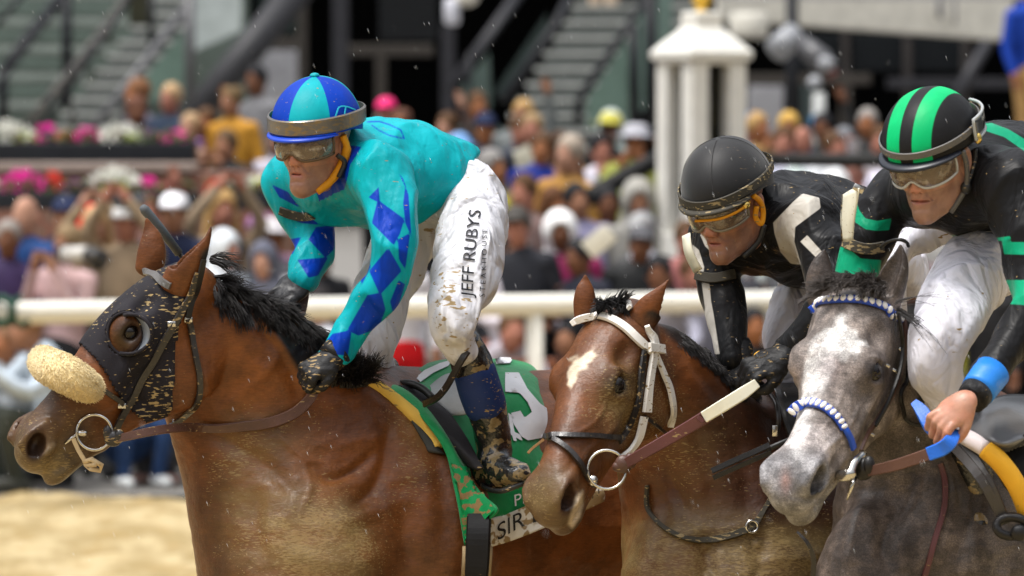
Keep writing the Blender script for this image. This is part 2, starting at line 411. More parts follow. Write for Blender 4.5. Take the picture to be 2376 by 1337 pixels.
def coat(name,rough=.40,tone=.38,speck=1.,flecks=None,spec=.32):
    """horse coat: colour attribute A, sand amount attribute M, short hair relief"""
    m,nt,b=newmat(name); N=NT(nt); A=N.attr('A',True); M=N.attr('M')
    v=N.ramp(N.noise(11,5,.6),.3,.7,1-tone,1+tone*.7); x=N.n('ShaderNodeMix',data_type='RGBA',blend_type='MULTIPLY'); x.inputs[0].default_value=1
    N.l(A,x.inputs[6]); N.l(v,x.inputs[7]); out=x.outputs[2]
    hr=N.noise(60,4,.65,(1,1,5)); v2=N.ramp(hr,.3,.7,.82,1.12); x=N.n('ShaderNodeMix',data_type='RGBA',blend_type='MULTIPLY'); x.inputs[0].default_value=1; N.l(out,x.inputs[6]); N.l(v2,x.inputs[7]); out=x.outputs[2]
    if flecks:
        dp=N.ramp(N.noise(24,3,.6),.42,.62,.72,1.35); x=N.n('ShaderNodeMix',data_type='RGBA',blend_type='MULTIPLY'); x.inputs[0].default_value=1; N.l(out,x.inputs[6]); N.l(dp,x.inputs[7]); out=x.outputs[2]
        dp=N.ramp(N.noise(330,3,.75,(1,1,1.2)),.40,.66,.75,1.6); x=N.n('ShaderNodeMix',data_type='RGBA',blend_type='MULTIPLY'); x.inputs[0].default_value=1; N.l(out,x.inputs[6]); N.l(dp,x.inputs[7]); out=x.outputs[2]
    sp=N.noise(185,2.5,.55,(.42,1,1.9)); big=N.ramp(N.noise(5,5,.7),.36,.64,-.12,.07)
    th=N.math('SUBTRACT',.78,N.math('MULTIPLY',M,.3)); hi=N.math('ADD',th,.035)
    mf=N.ramp(N.math('ADD',sp,big),th,hi); mf=N.math('MULTIPLY',mf,N.math('SUBTRACT',.85*speck,N.math('MULTIPLY',M,.45)))
    wash=N.math('MULTIPLY',N.ramp(M,.25,1.,0.,.88),N.ramp(N.noise(13,6,.75,(.45,1,1.5)),.30,.70,.30,1.)); out=N.mix(wash,out,(.20,.14,.055)); out=N.mix(mf,out,(.33,.23,.095))
    N.l(out,b.inputs['Base Color']); b.inputs['Roughness'].default_value=rough; b.inputs['Specular IOR Level'].default_value=spec; 
    n1=N.bump(N.noise(28,3,.6),.3,.012); n2=N.bump(N.noise(300,2,.6,(.35,1,1.6)),.28,.002,n1); n3=N.bump(mf,.4,.002,n2); N.l(n3,b.inputs['Normal'])
    return m
def patt(name,ca,cb,rough=.6,mud=0.,wr=.5,soft=2.,extra=None,sheen=.0,satt='pat',cols=None):
    """cloth whose two colours meet where the attribute 'pat' (signed distance) is zero"""
    m,nt,b=newmat(name); N=NT(nt); f=N.ramp(N.attr(satt),-soft,soft); out=N.mix(f,ca,cb)
    if extra: out=N.mix(N.ramp(N.attr(extra[0]),-soft,soft),extra[1],out)
    v=N.ramp(N.noise(10,4),.3,.7,.86,1.08); x=N.n('ShaderNodeMix',data_type='RGBA',blend_type='MULTIPLY'); x.inputs[0].default_value=1; N.l(out,x.inputs[6]); N.l(v,x.inputs[7]); out=x.outputs[2]
    if mud: out=N.mix(N.ramp(N.noise(120,2,.5,(.45,1,1.6)),.722-.15*mud,.785-.15*mud),out,MUD)
    N.l(out,b.inputs['Base Color']); b.inputs['Roughness'].default_value=rough; b.inputs['Sheen Weight'].default_value=sheen; b.inputs['Specular IOR Level'].default_value=.15
    n1=N.bump(N.noise(13,3,.5,(1,1,.55),.9),wr,.02); n2=N.bump(N.noise(420,2,.5),wr*.25,.0008,n1); N.l(n2,b.inputs['Normal']); return m
def emit_free_glass(name,col=(.6,.7,.66),alpha=.35,rough=.15):
    m,nt,b=newmat(name); b.inputs['Base Color'].default_value=(*col,1); b.inputs['Roughness'].default_value=rough; b.inputs['Alpha'].default_value=alpha; return m
M={}
M['bay']=coat('bay_coat'); M['bay_dark']=coat('dark_bay_coat',tone=.3); M['grey']=coat('grey_coat',rough=.42,tone=.22,speck=.35,flecks=(.50,.45,.40),spec=.35)
M['mane']=stuff('black_mane',(.012,.010,.010),.45,var=.3,bump=.3,bs=90)
M['maneg']=stuff('grey_mane',(.075,.065,.06),.5,var=.35,bump=.3,bs=90)
M['eye']=stuff('horse_eye',(.008,.005,.004),.08,spec=.3,bump=0,coat=.35)
M['nostril']=stuff('nostril_lining',(.22,.05,.05),.35,bump=.1)
M['blackcloth']=stuff('black_hood_cloth',(.012,.010,.014),.72,var=.25,mud=.98,bump=.5,bs=400,bd=.0015,sheen=.03,mudcol=(.36,.26,.12),mudscale=120)
M['leather']=stuff('black_leather',(.016,.013,.012),.36,var=.3,bump=.3,bs=150,mud=.75,coat=.3)
M['cleanleather']=stuff('clean_black_leather',(.010,.009,.009),.42,spec=.35,var=.2,bump=.25,bs=150,coat=.08)
M['brownleather']=stuff('brown_leather',(.095,.042,.028),.4,var=.3,bump=.3,bs=150,mud=.35)
M['redleather']=stuff('reddish_leather_rein',(.10,.03,.03),.38,var=.2,bump=.2,bs=150,mud=.2)
M['steel']=stuff('bit_steel',(.62,.6,.56),.18,metal=1.,var=.2,bump=.1,mud=.25)
M['brass']=stuff('brass',(.7,.5,.15),.25,metal=1.,bump=0)
M['fleece']=stuff('sheepskin',(.80,.64,.34),.95,var=.10,bump=.8,bs=120,bd=.006,sheen=.5)
M['whitepvc']=stuff('white_bridle_band',(.80,.77,.72),.35,var=.1,bump=.15,mud=.45)
M['bone']=stuff('ivory_rubber',(.76,.74,.6),.4,bump=.1,mud=.2)
M['skin']=stuff('skin',(.50,.235,.15),.45,var=.12,vs=30,bump=.25,bs=220,bd=.0008,mud=.18)
M['skin2']=stuff('skin_tan',(.46,.21,.12),.45,var=.12,vs=30,bump=.25,bs=220,bd=.0008,mud=.15)
M['lip']=stuff('lips',(.36,.12,.09),.4,bump=.15)
M['glove']=stuff('black_glove',(.012,.012,.013),.5,var=.2,bump=.5,bs=90,mud=.75)
M['cleanglove']=stuff('clean_black_glove',(.010,.010,.012),.45,var=.2,bump=.4,bs=90)
M['boot']=stuff('muddy_boot',(.010,.010,.011),.22,var=.2,bump=.7,bs=22,bd=.02,mud=1.5,coat=.5,mudscale=48,mudstr=(.8,1,1.1),mudcol=(.21,.15,.07))
M['pants']=stuff('white_breeches',(.64,.64,.68),.62,var=.05,bump=.35,bs=17,bd=.02,bstr=(1,1,.55),sheen=.05,mud=.10,mudscale=75,mudcol=(.34,.25,.13),mattr=True)
M['pants_clean']=stuff('clean_white_breeches',(.66,.65,.71),.62,var=.05,bump=.3,bs=17,bd=.02,bstr=(1,1,.55),sheen=.05,mud=.06,mudscale=60)
M['black']=stuff('black_silks',(.008,.008,.009),.55,spec=.25,var=.25,bump=.6,bs=18,bd=.02,sheen=.05,mud=.28)
M['lens']=None
m,nt,b=newmat('goggle_lens'); N=NT(nt); b.inputs['Base Color'].default_value=(.34,.25,.17,1); b.inputs['Roughness'].default_value=.08; b.inputs['Coat Weight'].default_value=1
mf=N.ramp(N.noise(60,4,.6,(.6,1,1)),.5,.72,0,.6); N.l(N.mix(mf,(.16,.11,.07),(.55,.50,.42)),b.inputs['Base Color']); N.l(N.ramp(N.noise(45,3),.4,.65,.62,.95),b.inputs['Alpha'])  # pale streaks: mud film, and reflections put into the lens colour
N.l(N.bump(N.noise(35,2),.25,.01),b.inputs['Normal']); M['lens']=m
M['rubber']=stuff('black_rubber',(.012,.012,.012),.45,bump=.1,mud=.5)
M['greyband']=stuff('grey_elastic',(.10,.095,.09),.45,bump=.2,mud=.25)
M['mudband']=stuff('muddy_elastic',(.05,.045,.035),.6,bump=.4,mud=1.0,mudcol=(.30,.23,.12))
M['yellowpad']=stuff('yellow_padding',(.66,.27,.01),.5,bump=.3,bs=60,mud=.3)
M['teal']=(.0,.34,.39); M['blue']=(.0,.040,.40)
crease(M['pants'],7,.55,.022); crease(M['pants_clean'],7,.5,.022); crease(M['black'],8,.4,.015)
# ------------------------------------------------------------ horses
LM={'eye':(.195,.096,-.055),'nos':(.548,.05,-.062),'nosR':(.548,-.05,-.062),'poll':(0,0,0),'earL':(.025,.06,-.04),'earR':(.025,-.06,-.04),'chin':(.55,0,-.16),'jaw':(.20,.06,-.27),'nose':(.59,0,-.07),'mc':(.455,.045,-.125),'star':(.17,0,.004),'mid':(.36,0,0.0)}
def HC(rows,D,k=.03,op='+',up=None,n=5):      # chain given as photo x,y, depth offset (m), radii in px
    r=[]
    for x,y,dd,a,b in rows:
        d=D+dd; r.append([*P(x,y,d),mpx(a,d),mpx(b,d)])
    return Chain(r,up,op,k,n)
def HE(x,y,d,rx,ry,rz,R=None,op='+',k=.03): return Ell(P(x,y,d),(rx,ry,rz),R,op,k)
def head_prims(T,sc=1.):
    R=T.R; U=R[:,2]; s=T.s
    def ch(rows,k=.02,op='+',n=4,up=U): return Chain([[*T(q[:3]),q[3]*s,q[4]*s] for q in rows],up,op,k,n)
    def el(c,r,k=.02,op='+',rot=None):
        RR=R if rot is None else R@rodr(np.radians(np.array(rot,float))); return Ell(T(c),np.array(r)*s,RR,op,k)
    L=[ch([(.012,0,-.086,.056,.062),(.045,0,-.083,.074,.086),(.10,0,-.083,.089,.095),(.18,0,-.088,.096,.091),(.27,0,-.084,.089,.070),(.36,0,-.078,.079,.064),(.45,0,-.078,.073,.059),(.52,0,-.084,.065,.056),(.572,0,-.096,.044,.048)],.03),
       ch([(.06,0,-.17,.10,.05),(.16,0,-.175,.095,.056),(.25,0,-.155,.080,.045),(.34,0,-.130,.062,.042),(.44,0,-.125,.045,.042),(.52,0,-.13,.034,.036)],.03)]
    for y in (1,-1):
        L+=[el((.15,.052*y,-.175),(.115,.032,.098),.02,rot=(0,25,0)),                      # cheek
            ch([(.13,.045*y,-.235,.030,.022),(.24,.035*y,-.218,.026,.02),(.34,.02*y,-.172,.026,.018),(.44,.008*y,-.142,.027,.018)],.02), # jaw bone
            ch([(.20,.079*y,-.100,.013,.010),(.29,.062*y,-.100,.011,.010),(.38,.044*y,-.095,.008,.008)],.025),     # facial crest
            el((.185,.068*y,-.048),(.050,.027,.038),.03),                                 # orbit
            el((.193,.088*y,-.036),(.034,.012,.010),.010,rot=(0,12,0)),el((.200,.088*y,-.074),(.030,.010,.008),.010,rot=(0,8,0)),                   # upper lid ridge
            el((.125,.078*y,-.030),(.030,.014,.016),.025,'-'),                           # hollow over the eye
            el((.197,.100*y,-.056),(.0245,.020,.0165),.006,'-'),                           # eye opening
            el((.54,.038*y,-.072),(.050,.028,.036),.025),                                # nostril wing
            ch([(.51,.054*y,-.050,.009,.008),(.55,.062*y,-.046,.009,.008),(.588,.050*y,-.060,.009,.008)],.012),ch([(.52,.062*y,-.088,.008,.007),(.56,.066*y,-.092,.008,.007),(.588,.048*y,-.075,.008,.007)],.012),
            el((.560,.065*y,-.072),(.031,.040,.0195),.005,'-',rot=(0,25,0)),
            el((.48,.060*y,-.085),(.04,.008,.012),.02,'-')]
    L+=[el((.572,0,-.112),(.034,.047,.030),.02),el((.550,0,-.148),(.046,.038,.026),.022),el((.48,0,-.135),(.05,.03,.028),.02),
        ch([(.45,.056,-.128,.0035,.014),(.52,.052,-.134,.0035,.016),(.565,.040,-.136,.0025,.008)],.008,'-'),
        ch([(.45,-.056,-.128,.0035,.014),(.52,-.052,-.134,.0035,.016),(.565,-.040,-.136,.0025,.008)],.008,'-')]
    return L
def ear(rows,D,open_dir,tipk=.01,depth=.55):
    """pinna from base to tip with a hollow facing open_dir"""
    o=np.asarray(open_dir,float); o/=np.linalg.norm(o); r=[];h=[]
    n=len(rows)
    for i,(x,y,dd,a) in enumerate(rows):
        d=D+dd; p=P(x,y,d); A=mpx(a,d); r.append([*p,A,max(A*.62,.006)])
        if 0<i<n: h.append([*(p+o*A*.50),A*.66,A*.42])
    return [Chain(r,None,'+',.015,5)],[Chain(h,None,'-',.006,5)]
def nostril_shade(v,T):  # mask for the nostril hollows, whose shade is painted into the coat colour
    w=np.zeros(len(v))
    for y in (1,-1):
        r=(v-T((.562,.060*y,-.072)))@T.R; w=np.maximum(w,np.exp(-((r[:,0]/.030)**2+(r[:,1]/.030)**2+((r[:,2]+r[:,0]*.4)/.021)**2)**2))
    return w
def nostril_w(q): return np.exp(-((q[:,0]-.560)/.031)**4-((q[:,2]+.068+(q[:,0]-.56)*.4)/.022)**4)*(np.abs(q[:,1])>.02)*(q[:,0]>.5)
def with_ears(v,f,es):
    out=[(v,f)]
    for e,h in es: out.append(sdf_mesh(e+h,.0028))
    return joinm(*out)
def eyeballs(T,parent,r=.0215,both=True):
    for y in ((1,-1) if both else (1,)):
        c=T((.197,(.0805 if r>.022 else .0755)*y,-.056)); MB().sphere(c,r*T.s,18,12).build('eye',M['eye'],parent)
        # lids
def tuft(path_fn,n,rad,rgn,length,sway,seed=1,segs=5,wid=.0022):
    """hair strands: path_fn(u)-> (root, direction, side)"""
    g=np.random.default_rng(seed); m=MB()
    NC=max(8,n//26); cv=g.normal(0,1,(NC,3)); cl=.65+.7*g.random(NC); cu=np.sort(g.random(NC)); co=g.normal(0,1,NC)
    for i in range(n):
        k=int(g.integers(NC)); u=float(np.clip(cu[k]+g.normal()*.35/NC,0,1)); root,dr,sd=path_fn(u); L=length*cl[k]*(.85+.3*g.random()); pts=[]; p=np.array(root)+sd*((co[k]*.75+g.normal()*.35)*rad); v=np.array(dr)+cv[k]*sway*1.6+g.normal(0,sway*.35,3)
        gvy=np.array([0,0,-1.])*g.uniform(.1,.55)
        for s in range(segs+1):
            pts.append(p.copy()); p=p+v/np.linalg.norm(v)*L/segs; v=v+gvy*.35+g.normal(0,.08,3)
        m.tube(pts,np.linspace(wid,wid*.25,segs+1)*(.7+.8*g.random()),3,cap=False)
    return m
def lerp_path(pts):
    pts=np.asarray(pts,float)
    def f(u):
        x=u*(len(pts)-1); i=min(int(x),len(pts)-2); t=x-i; return pts[i]*(1-t)+pts[i+1]*t
    return f
def paint(n,base): return np.ones((n,3))*np.array(base)
def blend(A,w_,c): w_=np.clip(w_,0,1)[:,None]; return A*(1-w_)+np.array(c)*w_
def sstep(x,a,b): t=np.clip((x-a)/(b-a),0,1); return t*t*(3-2*t)
def gblob(px,py,x,y,rx,ry=None,ang=0):
    ry=ry or rx; c,s=math.cos(math.radians(ang)),math.sin(math.radians(ang)); dx,dy=px-x,py-y; u=(dx*c+dy*s)/rx; v=(-dx*s+dy*c)/ry; return np.exp(-(u*u+v*v))
HV=.0055
def legs_mesh(rows_list,D):
    out=[]
    for rows in rows_list: out.append(sdf_mesh([HC(rows,D,.03)],.016))
    return joinm(*out)
# ---- first horse
def carve(v,f,lines):
    n=vnorm(v,f); px,py=PX(v); fac=sstep(-n[:,1],.0,.35)
    for pts,w_,amp in lines:
        q=crom(np.array(pts,float),5); m=(px>q[:,0].min()-3*w_)&(px<q[:,0].max()+3*w_)&(py>q[:,1].min()-3*w_)&(py<q[:,1].max()+3*w_)
        d=polyline_sd(px[m],py[m],q,0.); t=np.hypot(px[m]-q[0,0],py[m]-q[0,1]); t2=np.hypot(px[m]-q[-1,0],py[m]-q[-1,1]); L=np.hypot(*(q[-1]-q[0])); e=sstep(np.minimum(t,t2)/max(L,1),0,.25)
        v[m]+=n[m]*(np.exp(-(d/w_)**2)*amp*fac[m]*(.25+.75*e))[:,None]
    return v,f
def polyline_sd(px,py,pts,w_):
    d=np.full(px.shape,1e9)
    for a,b in zip(pts[:-1],pts[1:]):
        a=np.array(a,float);b=np.array(b,float);e=b-a; t=np.clip(((px-a[0])*e[0]+(py-a[1])*e[1])/(e@e+1e-9),0,1); d=np.minimum(d,np.hypot(px-a[0]-t*e[0],py-a[1]-t*e[1]))
    return d-w_
L1=[([(905,960),(897,1050),(870,1130),(800,1200)],16,-.012),([(727,1085),(768,1112),(825,1088),(880,1040)],11,-.010),([(455,985),(540,1030),(640,1100),(700,1180)],20,-.010),([(520,690),(620,780),(680,880),(700,960)],13,-.006),([(560,700),(655,800),(715,880)],12,.006),
    ([(760,1230),(840,1190),(930,1180)],26,.010),([(600,1120),(590,1210),(610,1320)],22,-.010),([(660,760),(640,830),(560,920),(500,960)],16,.005),([(1000,1000),(1030,1120),(1030,1290)],24,-.009),([(950,1150),(940,1240),(960,1330)],22,-.009),
    ([(330,860),(300,905),(262,950),(200,985)],5,.0035),([(300,905),(250,915),(170,960)],4,.003),([(120,1060),(150,1050),(185,1075)],6,-.004),([(60,985),(110,965),(150,985)],7,-.003),([(200,1040),(230,1010),(280,1000)],8,-.003),([(470,850),(490,930),(520,980)],10,.005),([(640,1000),(700,1060),(760,1080)],8,.004),([(700,1060),(720,1130),(700,1190)],7,.0035)]
L2=[([(1500,1050),(1560,1120),(1600,1200)],18,-.010),([(1560,770),(1620,860),(1700,960)],13,-.006),([(1640,1262),(1645,1337)],20,-.014),([(1760,1260),(1770,1340)],24,-.010),([(1450,960),(1420,1000),(1370,1040),(1340,1080)],5,.0035),([(1410,930),(1380,980),(1330,1010)],4,.003),([(1545,985),(1530,1060),(1540,1150)],10,.005),([(1600,980),(1640,1080),(1660,1180)],20,-.006),([(1335,1040),(1325,1080),(1300,1105)],7,-.003),([(1420,850),(1440,858),(1462,875)],4,.004),([(1415,918),(1440,925),(1460,912)],4,.003),([(1700,1000),(1730,1100),(1740,1200)],22,-.008)]
L3=[([(2140,960),(2120,1100),(2060,1250),(2030,1340)],20,-.010),([(2010,1130),(1985,1220),(1960,1330)],18,.008),([(2260,1080),(2250,1190),(2210,1330)],26,-.012),([(2060,1180),(2050,1260),(2080,1340)],20,-.010),([(2330,1230),(2330,1340)],24,-.009),([(2000,930),(1970,990),(1930,1030),(1900,1060)],5,.0035),([(1960,900),(1935,960),(1900,1010)],4,.003),([(1960,1075),(1930,1120),(1900,1180)],5,-.004),([(1840,1150),(1880,1160),(1910,1150)],6,-.003),([(2015,826),(2040,832),(2060,848)],4,.004),([(2015,888),(2040,892),(2055,884)],4,.003),([(2150,1000),(2200,1080),(2230,1180)],10,.005)]
def flesh(v,f,hp):
    w=sstep(field(hp,v),.0,.06); n=vnorm(v,f); a=grad_noise(v,(7,7,4.5),31); r_=1-np.abs(grad_noise(v,(5,5,9),17))*2.4; fine=grad_noise(v,(30,30,55),8)
    d=w*(a*.007+(r_-.5)*.004)+fine*.0009*(.3+w); return v+n*d[:,None],f
def horse_one():
    D=13.0; T=Pose(LM,{'eye':(302,772),'nos':(88,1020),'poll':(405,592),'earL':(415,650),'chin':(150,1105),'jaw':(455,955),'nose':(32,1020),'mc':(215,1030),'mid':(175,790)},12.66,15,47,.95,prior=700,corr=1.)
    hp=head_prims(T)
    e1,h1=ear([(408,668,-.40,40),(430,628,-.41,40),(455,588,-.42,28),(476,553,-.425,14),(489,526,-.425,4)],D,(-.55,-.05,.35))
    e2,h2=ear([(345,625,-.22,32),(352,590,-.22,34),(352,555,-.22,26),(346,530,-.22,14),(340,508,-.22,4)],D,(-.3,.9,.1))
    neck=HC([(440,735,-.31,112,58),(480,790,-.29,166,72),(560,880,-.24,208,92),(640,990,-.17,240,130),(740,1110,-.09,280,200),(860,1200,.0,315,240)],D,.04,up=None)
    trunk=HC([(690,1240,-.14,150,150),(790,1235,-.07,270,215),(900,1225,.02,330,262),(1080,1205,.16,338,290),(1300,1180,.34,322,300),(1500,1140,.5,300,300),(1640,1110,.6,270,270),(1740,1150,.68,190,200)],D,.05)
    pr=[neck,trunk]+[HE(600,1230,12.80,.14,.13,.24,k=.12),                                       # breast
        HE(720,1420,12.72,.17,.12,.26,k=.12),HE(530,1380,12.85,.06,.08,.2,k=.06),
        HC([(800,900,.0,55,80),(870,905,.02,62,80),(980,905,.10,55,80),(1100,900,.18,40,80)],D,.05), # withers
        HC([(850,930,-.06,60,60),(800,1030,-.14,85,70),(740,1140,-.22,85,60),(660,1220,-.25,80,50)],D,.05), # shoulder blade
        HC([(930,1040,-.10,90,60),(880,1150,-.18,110,70),(840,1260,-.22,110,70)],D,.04),             # triceps
        HE(990,1260,12.84,.15,.10,.2,k=.05)]
    v0,f0=flesh(*sdf_mesh(pr+hp,HV),hp); v0,f0=carve(v0,f0,L1); v,f=with_ears(v0,f0,[(e1,h1),(e2,h2)])
    bv=bvh_of(v,f)
    lv,lf=legs_mesh([[(640,1480,-.2,80,80),(600,1700,-.25,55,55),(480,1950,-.3,38,38),(420,2150,-.35,28,28),(330,2330,-.4,34,34)],
        [(700,1480,.1,80,80),(720,1750,.1,50,50),(760,1980,.1,38,38),(900,2080,.1,28,28),(960,2200,.1,34,34)],
        [(1620,1300,.45,150,120),(1600,1600,.4,80,80),(1740,1850,.45,45,45),(1700,2150,.4,32,32),(1640,2320,.4,40,40)],
        [(1660,1300,.75,150,120),(1760,1600,.8,80,80),(1900,1800,.85,45,45),(1980,2050,.85,32,32),(1960,2260,.9,40,40)]],D)
    px,py=PX(v); n=len(v); q=T.inv(v); A=paint(n,(.19,.060,.013))
    nz=grad_noise(v,(7,7,7)); A=blend(A,.35+nz*.7,(.075,.025,.009))
    A=blend(A,sstep(q[:,0],.36,.50)*(1-sstep(py,1180,1240)),(.085,.040,.018)); 
    inhead=sstep(-field(hp,v),-.035,.0)
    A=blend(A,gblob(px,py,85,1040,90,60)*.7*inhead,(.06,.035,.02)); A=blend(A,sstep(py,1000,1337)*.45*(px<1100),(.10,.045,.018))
    A=blend(A,gblob(px,py,150,1090,70,45)*.8*inhead,(.05,.045,.045)); A=blend(A,gblob(px,py,300,775,60,60)*.8*inhead,(.05,.027,.014)); A=blend(A,gblob(px,py,300,773,36,27)*inhead,(.012,.008,.006))  # dark muzzle skin; round the eye, lid shadow put into the colour
    A=blend(A,sstep(-polyline_sd(px,py,[(490,600),(560,655),(620,705),(680,790),(715,850)],24.),-9,6)*(1-inhead),(.016,.012,.011))
    ms=np.full(n,.12)+.35*gblob(px,py,285,790,40,50)*inhead+.28*sstep(q[:,0],.33,.45)*inhead+.45*gblob(px,py,95,1075,90,60)*inhead+1.1*gblob(px,py,760,1310,110,120)+.5*gblob(px,py,560,1180,90,220)+.4*gblob(px,py,690,1190,160,120)+.5*gblob(px,py,960,1010,70,140)+.35*gblob(px,py,640,1000,160,80)
    nw=nostril_shade(v,T); A=blend(A,nw,(.010,.005,.005)); ms=np.clip(ms-nw*1.5,0,1); fill=lambda a,c: np.concatenate([a,np.full((len(lv),)+a.shape[1:],c)]) if a.ndim==1 else np.vstack([a,np.ones((len(lv),3))*c])
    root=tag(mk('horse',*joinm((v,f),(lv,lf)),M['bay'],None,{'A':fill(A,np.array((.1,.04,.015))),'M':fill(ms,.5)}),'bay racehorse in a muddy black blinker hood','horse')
    eyeballs(T,root,.0215)
    return dict(root=root,v=v,f=f,v0=v0,f0=f0,bv=bv,T=T,q=q,px=px,py=py,D=D)
H1=horse_one()
def horse_two():
    D=12.75; T=Pose(LM,{'eye':(1435,892),'nos':(1308,1150),'nosR':(1243,1140),'poll':(1435,705),'earL':(1500,738),'earR':(1360,728),'chin':(1315,1222),'nose':(1262,1150),'mc':(1385,1095),'star':(1345,850),'jaw':(1555,985)},12.4,50,55,.95,prior=500)
    hp=head_prims(T)
    e1,h1=ear([(1488,745,-.33,36),(1512,712,-.34,32),(1532,685,-.35,20),(1546,662,-.355,9),(1552,648,-.355,3)],D,(.75,.1,-.35))
    e2,h2=ear([(1360,735,-.30,28),(1357,700,-.30,27),(1357,672,-.30,21),(1358,652,-.30,11),(1358,640,-.30,4)],D,(-.3,.9,.1))
    neck=HC([(1490,812,-.21,72,66),(1530,868,-.18,112,92),(1574,955,-.13,146,115),(1618,1060,-.07,192,150),(1672,1200,-.02,228,205),(1700,1370,.0,255,250)],D,.06)
    trunk=HC([(1700,1400,-.10,170,190),(1745,1300,.03,290,250),(1830,1240,.14,330,290),(1950,1200,.36,330,300),(2100,1170,.6,310,300),(2220,1150,.8,260,260),(2280,1180,.9,180,190)],D,.05)
    pr=[neck,trunk,HE(1560,1440,12.58,.12,.12,.22,k=.08),HC([(1775,925,.1,42,60),(1860,915,.22,55,80),(1960,895,.34,50,80)],D,.05)]
    v0,f0=flesh(*sdf_mesh(pr+hp,HV),hp); v0,f0=carve(v0,f0,L2); v,f=with_ears(v0,f0,[(e1,h1),(e2,h2)]); bv=bvh_of(v,f)
    lv,lf=legs_mesh([[(1620,1550,-.1,80,80),(1580,1800,-.15,52,52),(1480,2050,-.2,36,36),(1440,2250,-.2,32,32)],[(1780,1550,-.3,80,80),(1800,1800,-.35,52,52),(1850,2050,-.3,36,36),(1960,2200,-.3,32,32)],[(2200,1400,.6,130,120),(2250,1750,.6,60,60),(2200,2100,.6,36,36),(2160,2300,.6,36,36)],[(2260,1400,.9,130,120),(2350,1750,.9,60,60),(2400,2000,.9,36,36),(2380,2200,.9,36,36)]],D)
    px,py=PX(v); n=len(v); q=T.inv(v); inhead=sstep(-field(hp,v),-.035,.0)
    A=paint(n,(.16,.050,.012)); nz=grad_noise(v,(7,7,7),5); A=blend(A,.35+nz*.7,(.065,.022,.008))
    A=blend(A,sstep(px,1560,1700)*sstep(py,850,950)*.75,(.045,.020,.013)); A=blend(A,sstep(q[:,0],.47,.56)*inhead*.8,(.06,.035,.022))
    A=blend(A,gblob(px,py,1357,1120,40,35)*0,(.5,.3,.25)); A=blend(A,sstep(-q[:,0],-.16,-.02)*inhead*.6,(.07,.028,.014))
    A=blend(A,sstep(-polyline_sd(px,py,[(1512,742),(1560,765),(1620,808),(1680,852),(1735,900)],20.),-9,6)*(1-inhead),(.016,.012,.011))
    # star and strip, snip
    st=poly_sd(px,py,[(1380,806),(1376,840),(1340,872),(1325,905),(1318,890),(1322,858),(1326,838),(1350,826)]); nose=(q[:,2]>-.06)*inhead
    A=blend(A,sstep(-st+grad_noise(v,(60,60,60),2)*9,-6,5)*nose,(.58,.49,.36)); sn=poly_sd(px,py,[(1352,1140),(1352,1170),(1345,1200),(1328,1225),(1318,1215),(1330,1180),(1335,1155)]); A=blend(A,sstep(-sn,-6,5)*inhead,(.62,.50,.36))
    A=blend(A,gblob(px,py,1435,892,42,32)*.7*inhead,(.03,.014,.009)); A=blend(A,gblob(px,py,1435,892,26,20)*inhead,(.008,.005,.004))
    ms=.22*inhead+.12+.45*gblob(px,py,1270,1160,70,80)*inhead+.4*gblob(px,py,1440,930,60,90)*inhead+.9*sstep(py,1130,1290)*(px>1440)+.35*gblob(px,py,1600,1100,130,140)+.2*gblob(px,py,1650,980,150,100)
    nw=nostril_shade(v,T); A=blend(A,nw,(.010,.005,.005)); ms=np.clip(ms-nw*1.5,0,1)
    root=tag(mk('horse',*joinm((v,f),(lv,lf)),M['bay_dark'],None,{'A':np.vstack([A,np.ones((len(lv),3))*.05]),'M':np.concatenate([ms,np.full(len(lv),.5)])}),'dark bay racehorse with a white star and a white headband','horse')
    eyeballs(T,root,.0245)
    return dict(root=root,v=v,f=f,v0=v0,f0=f0,bv=bv,T=T,q=q,px=px,py=py,D=D)
H2=horse_two()
